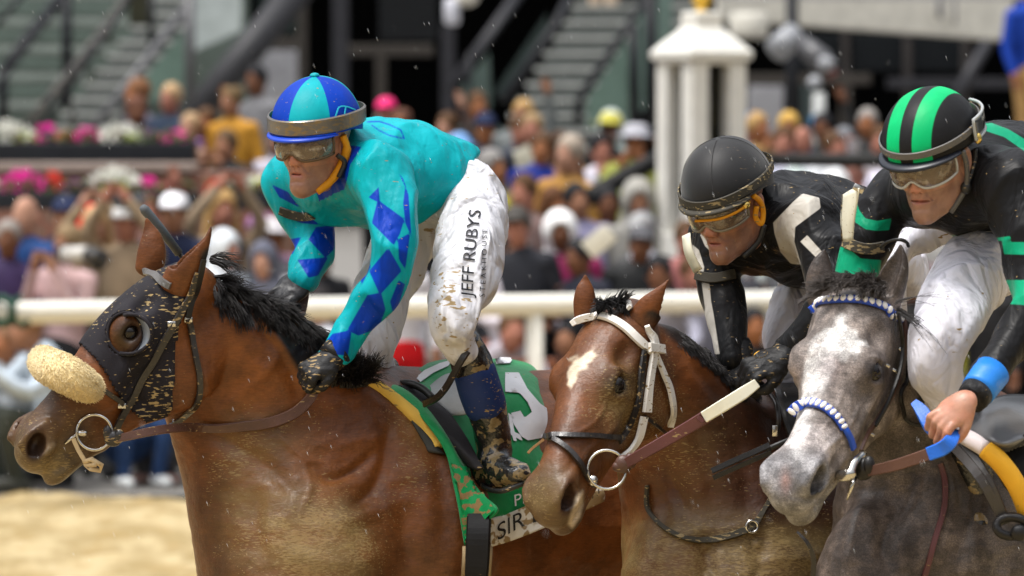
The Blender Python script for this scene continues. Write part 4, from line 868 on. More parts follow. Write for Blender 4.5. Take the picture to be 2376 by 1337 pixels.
def goggles(T,parent,frame,strapm=None,lens=None,zt=.021,zb=-.034):
    top=[];bot=[];G=[]
    for k in range(7):
        row=[]
        for a in np.linspace(-78,78,33):
            r_=math.radians(a); n_=math.exp(-(a/13.)**2); zl=zb+.018*n_+.010*(abs(a)/78)**3; zh=zt-.006*(abs(a)/78)**3; t=k/6; z=zl+(zh-zl)*t; bulge=.006*math.sin(math.pi*t)
            row.append(T((.012+(.098+bulge)*math.cos(r_)**.8,(.077+bulge*.5)*math.sin(r_),z)))
        G.append(row)
    G=np.array(G); g=sheet('goggles',G,lens or M['lens'],parent,.0015)
    loop=np.vstack([G[0],G[:,-1],G[-1][::-1],G[::-1,0]]); MB().tube(np.vstack([loop,loop[:1]]),.0035*T.s,6,cap=False).build('goggle_frame',frame,g)
    for y in (1,-1): MB().sphere(T((.070,.032*y,.004)),.012*T.s,14,10).build('eye_white',M['bone'],parent); MB().sphere(T((.0765,.032*y,.001)),.0065*T.s,10,8).build('iris',M['eye'],parent)
    return g
def skinmat(name,base):
    m,nt,b=newmat(name); N=NT(nt); A=N.attr('A',True); v=N.ramp(N.noise(55,4),.3,.7,.86,1.08); x=N.n('ShaderNodeMix',data_type='RGBA',blend_type='MULTIPLY'); x.inputs[0].default_value=1; N.l(A,x.inputs[6]); N.l(v,x.inputs[7])
    sp=N.ramp(N.noise(190,2),.69,.72,0,.8); N.l(N.mix(sp,x.outputs[2],(.35,.24,.10)),b.inputs['Base Color']); b.inputs['Roughness'].default_value=.42; b.inputs['Subsurface Weight'].default_value=.08; b.inputs['Subsurface Radius'].default_value=(.012,.004,.002); b.inputs['Subsurface Scale'].default_value=.6
    N.l(N.bump(N.noise(260,3),.3,.0008),b.inputs['Normal']); return m
SK=skinmat('jockey_skin',None)
def creases(hv,hf,q):
    n=vnorm(hv,hf); ay=np.abs(q[:,1]); x,z=q[:,0],q[:,2]; on=sstep(x,.02,.05)
    def ln(y0,z0,y1,z1,w_,a):
        ey,ez=y1-y0,z1-z0; t=np.clip(((ay-y0)*ey+(z-z0)*ez)/(ey*ey+ez*ez),0,1); d=np.hypot(ay-y0-t*ey,z-z0-t*ez); return np.exp(-(d/w_)**2)*a
    d=ln(.016,-.042,.028,-.066,.0035,-.0022)+ln(.030,-.020,.046,-.028,.004,-.0014)+ln(.034,-.060,.040,-.085,.006,-.0018)+ln(.0,-.052,.0,-.060,.003,-.0012)+ln(.0,-.086,.014,-.088,.004,-.0018)+ln(.040,-.03,.046,-.05,.008,.0012)
    return hv+n*(d*on+grad_noise(hv,(160,160,160),3)*.0004+grad_noise(hv,(45,45,45),9)*.0007)[:,None]
def person_body(T,hands,inner,base,D,face=(1.,0.,1.)):
    hv,hf=sdf_mesh(jhead(T,*face),.0024,smooth=1); q=T.inv(hv); hv=creases(hv,hf,q); A=paint(len(hv),base)
    A=blend(A,np.exp(-((q[:,0]-.09)/.02)**2-(q[:,1]/.024)**2-((q[:,2]+.069)/.009)**2)*.85,(.34,.095,.075)); A=blend(A,(q[:,2]<-.05)*(q[:,0]>.02)*.34*(1-np.exp(-(q[:,1]/.02)**2-((q[:,2]+.069)/.012)**2)),(.13,.09,.07)); A=blend(A,np.exp(-((q[:,0]-.105)/.02)**2-(q[:,1]/.022)**2-((q[:,2]+.035)/.018)**2)*.35,(.62,.20,.13))
    ms=[(hv,hf)]; As=[A]
    for h in hands:
        m=sdf_mesh(h,.0026); ms.append(m); a=paint(len(m[0]),base); nz=grad_noise(m[0],(40,40,40)); As.append(blend(a,.3+nz,np.array(base)*np.array([1.08,.86,.78])))
    m=sdf_mesh(inner,.012,-.024); ms.append(m); As.append(paint(len(m[0]),base))
    v,f=joinm(*ms); return mk('person',v,f,SK,None,{'A':np.vstack(As)})
def text_on(txt,bv,mapf,size,mat,parent,name='lettering',off=.0015,font=None,shear=0.,sx=1.,dflt=13.,spacing=1.):
    cu=bpy.data.curves.new('t','FONT'); cu.body=txt; cu.size=1; cu.shear=shear; cu.space_character=spacing; cu.offset=0.; ob=bpy.data.objects.new('t',cu); COL.objects.link(ob); bpy.context.view_layer.update()
    me=ob.evaluated_get(bpy.context.evaluated_depsgraph_get()).to_mesh(); bm=bmesh.new(); bm.from_mesh(me); bmesh.ops.subdivide_edges(bm,edges=[e for e in bm.edges if e.calc_length()>.25],cuts=2,use_grid_fill=False); bmesh.ops.triangulate(bm,faces=bm.faces)
    bm.verts.ensure_lookup_table(); vv=[]; dep=None
    for v in bm.verts:
        x,y=mapf(v.co.x*sx*size,v.co.y*size); p,n=cast(bv,x,y,off,99.)
        if Cs(p)[1]>50: p=P(x,y,dep or dflt)
        dep=Cs(p)[1]; vv.append(p)
    ff=[tuple(v.index for v in f.verts) for f in bm.faces]; bm.free(); bpy.data.objects.remove(ob); bpy.data.curves.remove(cu)
    return mk(name,vv,ff,mat,parent,smooth=False)
INK=stuff('black_print',(.012,.012,.016),.5,bump=0)
def sd_min(*a): return np.minimum.reduce(a)
def polyline_sd(px,py,pts,w_):
    d=np.full(px.shape,1e9)
    for a,b in zip(pts[:-1],pts[1:]):
        a=np.array(a,float);b=np.array(b,float);e=b-a; t=np.clip(((px-a[0])*e[0]+(py-a[1])*e[1])/(e@e+1e-9),0,1); d=np.minimum(d,np.hypot(px-a[0]-t*e[0],py-a[1]-t*e[1]))
    return d-w_
# ---- first jockey: teal and blue
def jockey_one():
    D=12.95
    T=Pose(LMJ,{'top':(722,172),'nose':(682,386),'mouth':(690,412),'chin':(703,436),'earL':(794,342)},12.76,58,9,.97,prior=700,corr=.45,sig=.12,roll=-4)
    torso=[HC([(745,410,.04,84,90),(800,402,.0,116,120),(880,402,.0,122,140),(960,405,.06,118,140),(1040,425,.12,102,135),(1080,455,.15,98,130)],D,.04),
           HC([(668,425,.10,58,58),(765,415,.0,80,80),(885,405,-.22,72,72)],D,.05)]
    nearA=HC([(885,400,-.24,66,66),(905,470,-.28,60,60),(910,550,-.31,54,54),(898,640,-.32,47,48),(862,702,-.30,43,44),(820,765,-.30,37,38),(782,816,-.31,32,32),(770,830,-.31,30,30)],D,.025)
    farA=HC([(668,420,.06,50,52),(690,490,.06,50,50),(727,555,.04,48,48),(722,600,.0,42,42),(704,640,-.04,36,36)],D,.025)
    hn=hand_prims(P(742,850,12.61),(-.78,-.25,-.45),(-.1,-.75,.7),1,.77,(62,88,60)); hf_=hand_prims(P(678,672,12.91),(-.62,-.2,-.62),(-.35,-.75,.5),-1,.92,(60,85,55))
    pelvis=[HC([(985,425,.07,92,120),(1035,438,.10,92,120),(1085,465,.14,84,120),(1110,500,.16,60,90)],D,.04)]
    nearL=HC([(1095,460,.02,78,85),(1096,540,-.06,80,85),(1084,620,-.16,78,80),(1064,700,-.24,68,66),(1056,750,-.27,56,56),(1068,790,-.25,46,46),(1075,805,-.24,44,44)],D,.03)
    farL=HC([(985,500,.20,78,78),(925,590,.16,76,76),(885,690,.10,66,68),(868,780,.06,56,56),(868,830,.06,50,50),(880,890,.10,44,44)],D,.03)
    bootc=HC([(1078,800,-.22,42,42),(1100,860,-.19,46,46),(1122,930,-.16,46,46),(1140,1000,-.13,41,41),(1150,1055,-.12,36,36),(1152,1095,-.12,36,38)],D,.03)
    foot=HC([(1132,1098,-.13,38,36),(1165,1098,-.17,40,38),(1198,1100,-.22,28,32),(1214,1105,-.24,18,24)],D,.03)
    farB=HC([(885,860,.12,40,40),(930,960,.2,44,44),(970,1060,.28,36,36),(975,1100,.28,34,34)],D,.03); farF=HC([(955,1110,.27,34,34),(985,1115,.24,34,34),(1030,1118,.2,22,28)],D,.03)
    neck=HC([(770,360,-.05,55,55),(800,390,-.03,62,62)],D,.03)
    body=person_body(T,[hn,hf_],torso+[nearA,farA]+pelvis+[nearL,farL,neck,bootc,foot],(.40,.185,.12),D,(.95,.001,.9))
    tag(body,'person in teal and blue silks and quartered helmet crouching over the hooded bay','person')
    NA=[[(857,458),(878,437),(880,469)],[(880,471),(934,510),(925,540),(912,563),(868,518)],[(927,411),(936,420),(947,454),(953,540),(940,510),(936,471),(940,437)],[(900,582),(927,629),(883,678),(861,629)],[(853,691),(881,686),(890,720),(876,758),(835,773),(812,762)],[(745,809),(773,778),(812,770),(804,822),(773,820)],[(925,560),(950,545),(940,620),(927,600)]]
    grow=lambda L,k: [[(sum(p[0] for p in q)/len(q)+(x-sum(p[0] for p in q)/len(q))*k,sum(p[1] for p in q)/len(q)+(y-sum(p[1] for p in q)/len(q))*k) for x,y in q] for q in L]
    NA=grow(NA,1.15)+[[(820,600),(848,560),(860,620),(840,660)],[(905,700),(925,650),(940,660),(915,740)]]
    FA=[[(733,527),(780,522),(776,578),(755,599),(716,556)],[(660,501),(733,505),(738,522),(699,518)],[(690,603),(762,597),(738,640),(716,645)],[(630,428),(678,450),(708,475),(691,480),(648,458)],[(668,556),(699,550),(678,592)]]
    logo=[(852,283),(880,282),(905,290),(930,302),(938,322),(905,315),(880,303),(862,290)]
    def pat(px,py,v):
        dT=np.minimum(torso[0].d(v),99); dn=nearA.d(v); df=farA.d(v)
        a=sd_min(*[poly_sd(px,py,q) for q in NA]); a=np.where(dn<dT+.02,a,9); b=sd_min(*[poly_sd(px,py,q) for q in FA]); b=np.where((df<.02),b,9)
        c=np.where(v[:,2]>P(0,340,12.9)[2],polyline_sd(px,py,logo,1.6),9); col=poly_sd(px,py,[(740,470),(800,440),(815,380),(840,340),(770,330),(730,440)]); col=np.where(col<0,col,9)
        return {'pat':np.clip(sd_min(a,b,c,col),-20,20)}
    hem=Half(P(1005,450,13.05),W(np.array([.72,.25,-.72]))-W(np.zeros(3)),.01)
    silks=patt('teal_blue_silks',M['blue'],M['teal'],.5,mud=.12,wr=.35); crease(silks,6,.35,.016)
    o,sv,sf=cloth('silks',torso+[hem,nearA,farA],silks,body,.005,.013,(9,9,5),.002,pat,1.,.0036); 
    # arm band, collar
    p,N=drape(bvh_of(sv,sf),[(650,488,None),(672,497,None),(700,503,None),(724,500,None)],.003); MB().ribbon(p,N,mpx(22,12.9),.003).build('arm_band',M['mudband'],o)
    st=patt('collar',M['blue'],M['blue'],.5); co=sdf_mesh([HC([(762,385,-.07,62,60),(785,405,-.05,80,72)],D,.02)],.005); mk('collar',*co,st,o)
    brm=M['pants']
    bo,bvv,bff=cloth('breeches',pelvis+[nearL,farL],brm,body,.0055,.012,(11,11,5),0.,lambda px,py,v:{'M':np.clip(.95*gblob(px,py,1035,735,55,110)+.5*gblob(px,py,1100,800,50,60)+.6*gblob(px,py,975,540,60,40)+.3*gblob(px,py,1060,640,50,120)+.4*gblob(px,py,840,700,50,120),0,1)},4.,.003)
    bb=bvh_of(bvv,bff)
    def m1(x,y):   # text runs up the thigh, letters lie on their side
        t=x/210.; yy=690-x; xx=1096+8*t+14*t*t; return xx-y,yy
    text_on('JEFF RUBYS',bb,m1,40,INK,bo,'lettering',.003,sx=1.02,shear=.12,spacing=1.0)
    text_on('STEAKHOUSE',bb,lambda x,y:(1122+10*(x/200)-y,690-x),15,INK,bo,'lettering',.003,sx=1.25,spacing=1.5)
    g1,_,_=cloth('glove',hn,M['glove'],body,.0028,.002,(30,30,30),.0025,None,2.,.001); g2,_,_=cloth('glove',hf_,M['cleanglove'],body,.0028,.002,(30,30,30),.0025,None,2.,.001)
    for gg,(a,b) in ((g1,((800,803),(772,834))),(g2,((712,628),(696,648)))): pass
    MB().tube([P(784,816,12.64),P(766,834,12.63)],[mpx(37,12.8),mpx(34,12.8)],20).build('glove_cuff',M['glove'],g1)
    b1,_,_=cloth('boot',[bootc,foot],M['boot'],body,.0045,.006,(14,14,9),.001,None,7.,.002)
    cf=sdf_mesh([HC([(1103,868,-.19,48,48),(1114,905,-.175,49,49),(1124,935,-.16,48,48)],D,.02)],.0045,.002); mk('boot_band',*cf,stuff('navy_wrap',(.012,.03,.12),.55,mud=.55,bump=.3),b1)
    MB().tube(smoothpath([P(1150,1080,12.78),P(1120,1125,12.80),P(1160,1140,12.72),P(1215,1122,12.70)],5),.006,6).build('stirrup_iron',M['rubber'],b1)
    b2,_,_=cloth('boot',[farB,farF],M['boot'],body,.007,.004,(14,14,9),.001,None,8.,.002)
    def hp(ph,v): 
        a=np.degrees(ph[:,0]); w=np.abs(((a+22)%120)-60)-30; return w*np.sin(ph[:,1])*1.0
    hm=patt('blue_teal_helmet_cover',M['blue'],M['teal'],.5,mud=.22,wr=.1,soft=.6)
    h=helmet(T,hm,body,lambda ph,v:(28-np.abs(((np.degrees(ph[:,0])-28+60)%120)-60))*np.sin(ph[:,1]).clip(.2,1),brimmat=stuff('blue_visor',(.005,.05,.5),.35,bump=.1,mud=.15),button=stuff('teal_button',M['teal'],.5))
    hband(T,stuff('silver_muddy_band',(.13,.12,.11),.3,mud=1.15,bump=.25,coat=.3,metal=.3,mudcol=(.20,.14,.07)),h,.044,.050,.036,off=.005,full=True,th=.004)
    goggles(T,body,stuff('brown_goggle_frame',(.10,.055,.02),.35))
    mkpath=lambda pts: smoothpath([T(q) for q in pts],6)
    MB().tube(mkpath([(.010,.086,.012),(.004,.090,-.02),(.012,.078,-.055),(.032,.058,-.092),(.058,.03,-.118)]),[.008]*6+[.0105]*6+[.010]*6+[.009]*6+[.008],10).build('chin_strap',M['yellowpad'],h)
    MB().tube(mkpath([(.032,.080,-.03),(.018,.090,-.05),(.030,.078,-.085)]),.006,8).build('strap_buckle',M['rubber'],h)
    # embroidered mark on the helmet side
    hb=bvh_of(*[np.array(x) for x in (np.array([v.co for v in h.data.vertices]),np.array([list(p.vertices) for p in h.data.polygons]))])
    cy=stuff('cyan_thread',(.02,.45,.62),.5,bump=0)
    for q in ([(780,262),(785,250),(800,248),(822,256)],[(780,262),(776,275),(780,285)],[(800,250),(796,275),(795,290)],[(806,290),(808,270),(818,262),(822,275),(818,292)],[(806,276),(818,276)]):
        p,N=surfpath(hb,q,.003,5); MB().ribbon(p,N,.0036,.001).build('embroidered_mark',cy,h)
    MB().tube([T((-.09,.07,-.02)),T((-.12,.05,-.05))],.004,6).build('strap_tail',M['mudband'],h)
    return body
J1=jockey_one()
def bands(v,chains_cuts): pass
def jockey_two():
    D=12.72
    T=Pose(LMJ,{'top':(1655,322),'nose':(1650,556),'mouth':(1666,570),'chin':(1678,592),'earL':(1752,474)},12.5,54,17,.985,prior=500,corr=.5,sig=.12,roll=-2)
    torso=[HC([(1712,560,-.0,62,66),(1750,535,-.04,96,100),(1800,522,-.03,118,130),(1870,535,.03,128,145),(1950,540,.14,118,140),(2020,560,.24,100,130)],D,.04),HC([(1655,555,.02,50,52),(1740,520,-.06,80,80),(1870,520,-.18,70,72)],D,.05)]
    farA=HC([(1655,560,.0,48,50),(1664,630,-.02,48,48),(1680,710,-.06,44,44),(1690,780,-.10,38,38),(1694,830,-.12,32,32)],D,.025)
    nearA=HC([(1885,520,-.20,66,66),(1925,610,-.26,58,58),(1925,690,-.30,52,52),(1885,760,-.30,44,44),(1838,810,-.28,34,34),(1822,826,-.28,32,32)],D,.025)
    hn=hand_prims(P(1778,846,12.40),(-.85,-.15,-.38),(-.1,-.75,.75),1,.90,(55,80,60)); hf_=hand_prims(P(1702,850,12.60),(-.3,-.3,-.9),(-.6,-.75,.2),-1,1.0,(60,80,50))
    pelvis=[HC([(1980,560,.18,88,120),(2040,600,.3,90,125)],D,.04)]
    farL=HC([(1930,600,.22,64,64),(1865,680,.14,60,60),(1830,760,.08,52,52),(1822,850,.06,46,46),(1860,920,.14,40,40)],D,.03)
    nearL=HC([(2040,600,.2,74,74),(2010,700,.02,70,70),(1975,800,-.1,58,58),(1985,880,-.1,46,46)],D,.03)
    body=person_body(T,[hn,hf_],torso+[nearA,farA]+pelvis+[nearL,farL,HC([(1740,470,-.1,52,52),(1780,500,-.06,60,60)],D,.03)],(.36,.165,.105),D,(1.02,.006,.85))
    tag(body,'person in black and white silks and a plain black helmet, crouching over the dark bay','person')
    WH=[[(1794,517),(1840,469),(1862,449),(1901,459),(1904,483),(1845,527),(1843,561),(1859,615),(1835,612),(1811,585),(1797,542)],[(1857,561),(1873,546),(1908,585),(1901,605)],[(1624,544),(1639,547),(1660,571),(1692,615),(1660,595),(1636,571)],[(1605,566),(1622,581),(1634,620),(1631,640),(1616,620)],[(1628,655),(1646,659),(1650,700),(1656,731),(1670,822),(1655,822),(1639,785),(1627,746),(1636,717)]]
    def pat(px,py,v): return {'pat':np.clip(sd_min(*[poly_sd(px,py,q) for q in WH]),-20,20)}
    sm=patt('black_white_silks',(.50,.47,.42),(.008,.008,.009),.42,mud=.22,wr=.9,soft=1.5,sheen=.04)
    o,sv,sf=cloth('silks',torso+[Half(P(1990,560,12.92),W(np.array([.9,.2,-.4]))-W(np.zeros(3)),.01),nearA,farA],sm,body,.005,.012,(10,10,5),.002,pat,11.,.003)
    sb=bvh_of(sv,sf); p,N=drape(sb,[(1618,638,None),(1640,645,None),(1670,645,None),(1702,636,None)],.004); MB().ribbon(p,N,mpx(24,12.6),.004).build('arm_band',M['mudband'],o)
    G=patch([[P(1582,548,12.60),P(1600,540,12.58)],[P(1588,590,12.60),P(1606,580,12.56)],[P(1610,636,12.60),P(1628,625,12.56)]],4,3); sheet('number_card',G,M['bone'],o,.002)
    cloth('breeches',pelvis+[nearL,farL],M['pants_clean'],body,.007,.017,(12,12,5),0.,None,14.,.003)
    g1,gv,gf=cloth('glove',hn,M['glove'],body,.0028,.002,(30,30,30),.0025,None,2.,.001); cloth('glove',hf_,M['glove'],body,.0028,.002,(30,30,30),.0025,None,2.,.001)
    MB().tube([P(1826,820,12.44),P(1806,836,12.42)],[mpx(37,12.4),mpx(33,12.4)],20).build('glove_cuff',M['glove'],g1)
    gb=bvh_of(gv,gf); pts=[cast(gb,1765+17*math.cos(a)*.95-8*math.sin(a)*.3,822+9*math.sin(a)-6*math.cos(a)*.3,.0012)[0] for a in np.linspace(0,2*math.pi,20,endpoint=False)]
    mk('glove_emblem',[np.mean(pts,0)]+pts,[(0,i+1,(i+1)%20+1) for i in range(20)],stuff('yellow_print',(.75,.38,.02),.5,bump=0),g1,smooth=False)
    hm=stuff('black_helmet_cover',(.010,.010,.011),.5,var=.3,bump=.25,bs=300,bd=.001,mud=.30,mudcol=(.10,.07,.04),mudscale=150,sheen=.2)
    h=helmet(T,hm,body,brimmat=M['mudband']); hband(T,M['mudband'],h,.034,.062,.020,off=.004,full=True)
    for a in (20,110,200,290):
        r_=math.radians(a); pp=[T(((.1235*math.sin(t)*math.cos(r_)-.012),.1025*math.sin(t)*math.sin(r_),.1045*math.cos(t)+.036)) for t in np.linspace(.05,1.5,16)]; MB().tube(pp,.0007,5).build('seam',hm,h)
    goggles(T,body,stuff('clear_goggle_frame',(.20,.17,.12),.3))
    mp=lambda pts: smoothpath([T(q) for q in pts],6)
    MB().tube(mp([(.026,.090,.020),(.006,.092,-.002),(-.003,.089,-.030),(.010,.085,-.055),(.020,.080,-.036),(.018,.088,-.010)]),.0062,10).build('ear_pad',M['yellowpad'],h)
    MB().tube(mp([(.004,.088,-.06),(.02,.072,-.095),(.05,.04,-.122)]),.0065,8).build('chin_strap',M['rubber'],h)
    MB().sphere(T((.060,.088,.010)),(.009,.006,.009)).build('goggle_clip',M['brass'],h); MB().tube(mp([(.12,-.02,.0),(.11,.04,.0),(.08,.078,.005),(.045,.09,.012)]),.0035,6).build('visor_trim',M['yellowpad'],h)
    return body
J2=jockey_two()
def jockey_three():
    D=12.2
    T=Pose(LMJ,{'top':(2140,208),'nose':(2122,448),'mouth':(2138,474),'chin':(2146,503),'earL':(2238,370)},11.98,58,20,1.0,prior=500,corr=.5,sig=.12,roll=-2)
    torso=[HC([(2140,455,.0,66,70),(2190,440,-.04,96,110),(2250,422,-.04,125,135),(2330,420,.03,135,150),(2430,430,.14,130,145),(2520,460,.26,105,135)],D,.04),HC([(2085,435,.06,56,56),(2200,420,-.06,84,84),(2340,430,-.22,84,84)],D,.05)]
    farA=HC([(2082,435,.05,55,56),(2050,480,.04,56,56),(2020,550,.03,54,54),(1992,615,.02,49,49),(1985,680,.0,44,44),(2000,760,-.02,36,36),(2020,820,-.02,32,32)],D,.025)
    nearA=HC([(2355,440,-.24,84,84),(2385,540,-.28,70,70),(2400,640,-.32,62,62),(2400,715,-.35,56,56),(2360,785,-.38,50,50),(2310,850,-.42,42,42),(2276,896,-.45,36,36)],D,.025)
    hn=hand_prims(P(2208,960,11.66),(-.72,-.15,-.62),(-.42,-.80,.35),1,.88,(55,80,60),1.05)
    hf_=hand_prims(P(2040,890,12.30),(-.6,-.2,-.7),(-.3,-.7,.5),-1,1.0,(60,80,50))
    pelvis=[HC([(2400,480,.16,110,130),(2480,520,.25,110,135)],D,.04)]
    nearL=HC([(2440,520,.14,95,95),(2345,575,.08,90,90),(2270,620,-.04,88,88),(2228,685,-.17,86,86),(2194,760,-.30,76,76),(2172,830,-.32,66,66),(2178,885,-.30,52,52),(2192,925,-.28,46,46)],D,.03)
    farL=HC([(2240,500,.30,46,60),(2160,535,.30,40,50),(2092,580,.28,36,44),(2070,640,.26,38,42),(2060,720,.24,40,42),(2080,860,.24,36,36)],D,.03)
    bootc=HC([(2185,905,-.26,44,44),(2230,1000,-.2,44,44),(2270,1120,-.16,38,38),(2285,1180,-.15,34,34),(2270,1215,-.18,34,34)],D,.03)
    body=person_body(T,[hn,hf_],torso+[nearA,farA]+pelvis+[nearL,farL,HC([(2200,380,-.1,54,54),(2240,410,-.06,62,62)],D,.03)],(.44,.225,.15),D,(1.0,-.001,1.12))
    tag(body,'person in black silks and a green striped helmet crouching over the grey','person')
    GR=[[(1987,464),(1983,515),(2008,532),(2036,536),(2063,534),(2069,507),(2036,513),(2008,507),(1993,487)],[(1940,573),(1964,573),(1997,600),(2045,604),(2040,645),(1993,640),(1930,630)],
        [(2325,562),(2400,562),(2460,590),(2400,592),(2330,590)],[(2325,650),(2400,650),(2470,680),(2460,715),(2400,710),(2335,705)],[(2262,290),(2300,285),(2340,300),(2376,322),(2420,360),(2410,385),(2376,350),(2330,318),(2290,305)],[(2205,545),(2280,556),(2345,548),(2345,557),(2280,562),(2205,555)]]
    def pat(px,py,v): return {'pat':np.clip(sd_min(*[poly_sd(px,py,q) for q in GR]),-20,20)}
    GREEN=(.0,.36,.13)
    sm=patt('black_green_silks',(.0,.30,.15),(.007,.007,.008),.42,mud=.05,wr=.7,soft=1.5,sheen=.04)
    o,sv,sf=cloth('silks',torso+[Half(P(2400,520,12.3),W(np.array([.6,.2,-.75]))-W(np.zeros(3)),.01),nearA,farA],sm,body,.005,.010,(9,9,5),.002,pat,21.,.002)
    sb=bvh_of(sv,sf)
    p,N=drape(sb,[(1962,562,None),(1985,572,None),(2015,578,None),(2048,572,None)],.004); MB().ribbon(p,N,mpx(27,12.1),.004).build('arm_band',M['mudband'],o)
    MB().tube(smoothpath([P(2044,573,12.1),P(2060,562,12.08),P(2085,556,12.06),P(2103,562,12.06),(P(2108,572,12.07))],4),.004,6).build('band_tail',M['rubber'],o)
    G=patch([[P(1955,452,12.12),P(1975,440,12.06),P(1994,436,12.02)],[P(1950,510,12.14),P(1966,505,12.08),P(1984,500,12.05)],[P(1955,560,12.14),P(1965,562,12.10),P(1978,558,12.08)]],5,4); nc=sheet('number_card',G,M['bone'],o,.002)
    MB().tube([G[0,0],G[-1,0]],.003,6).build('card_edge',M['mudband'],nc)
    cl=MB(); cl.box(P(1992,438,12.03),(.012,.003,.007),rodr(np.array([0,.5,0]))); cl.build('card_pin',M['steel'],nc,bevel=.001)
    cloth('breeches',pelvis+[nearL,farL],M['pants_clean'],body,.0055,.013,(10,10,5),0.,None,24.,.003)
    b1,_,_=cloth('boot',[bootc],M['boot'],body,.006,.004,(14,14,9),.001,None,7.,.002)
    d=P(2258,922,11.71)-P(2300,865,11.76); L=np.linalg.norm(d); c0=P(2300,865,11.76)
    MB().tube([c0-d*.05,c0+d*.30,c0+d*.62,c0+d*.78],[mpx(43,12),mpx(42,12),mpx(41,12),mpx(40,12)],28).build('wrist_band',stuff('bright_blue_elastic',(.01,.20,.68),.45,bump=.2),o)
    MB().tube([c0+d*.76,c0+d*.95,c0+d*1.12],[mpx(39,12),mpx(38,12),mpx(35,12)],28).build('cuff',M['black'],o)
    hm=patt('green_striped_helmet_cover',(.0,.46,.15),(.012,.012,.013),.45,mud=.0,wr=.12,soft=.5)
    h=helmet(T,hm,body,lambda ph,v:(np.abs(np.abs(v[:,1])-.034)-.019)*1000/3.,rx=.125,ry=.103,brimmat=stuff('navy_visor',(.010,.012,.02),.35,bump=0))
    hband(T,M['greyband'],h,.042,.066,.015,off=.004,full=True)
    goggles(T,body,stuff('clear_plastic',(.5,.5,.48),.2))
    mp=lambda pts: smoothpath([T(q) for q in pts],6)
    MB().tube(mp([(.03,.092,.020),(.02,.090,-.02),(.022,.078,-.07),(.045,.045,-.115)]),.006,8).build('chin_strap',M['greyband'],h); MB().tube(mp([(-.03,.092,.0),(-.015,.090,-.03),(.018,.080,-.07)]),.005,8).build('chin_strap',M['rubber'],h)
    MB().sphere(T((.022,.080,-.068)),(.012,.008,.014)).build('strap_buckle',M['rubber'],h)
    # spare goggles pushed to the back of the helmet
    G=[[T(((-.012-(.130+.012*math.sin(math.pi*t))*math.cos(math.radians(a))),.112*math.sin(math.radians(a)),.030+.045*t)) for a in np.linspace(20,95,16)] for t in np.linspace(0,1,6)]
    sg=sheet('spare_goggles',np.array(G),stuff('smoked_lens',(.03,.035,.035),.08,bump=0,coat=1.),h,.002); MB().tube(np.vstack([np.array(G)[0],np.array(G)[:,-1],np.array(G)[-1][::-1]]),.0035,6).build('spare_goggle_frame',stuff('clear_plastic_rim',(.4,.42,.42),.2),sg); MB().sphere(T((-.01,.112,.03)),(.008,.006,.012)).build('spare_goggle_clip',M['brass'],sg)
    return body
J3=jockey_three()
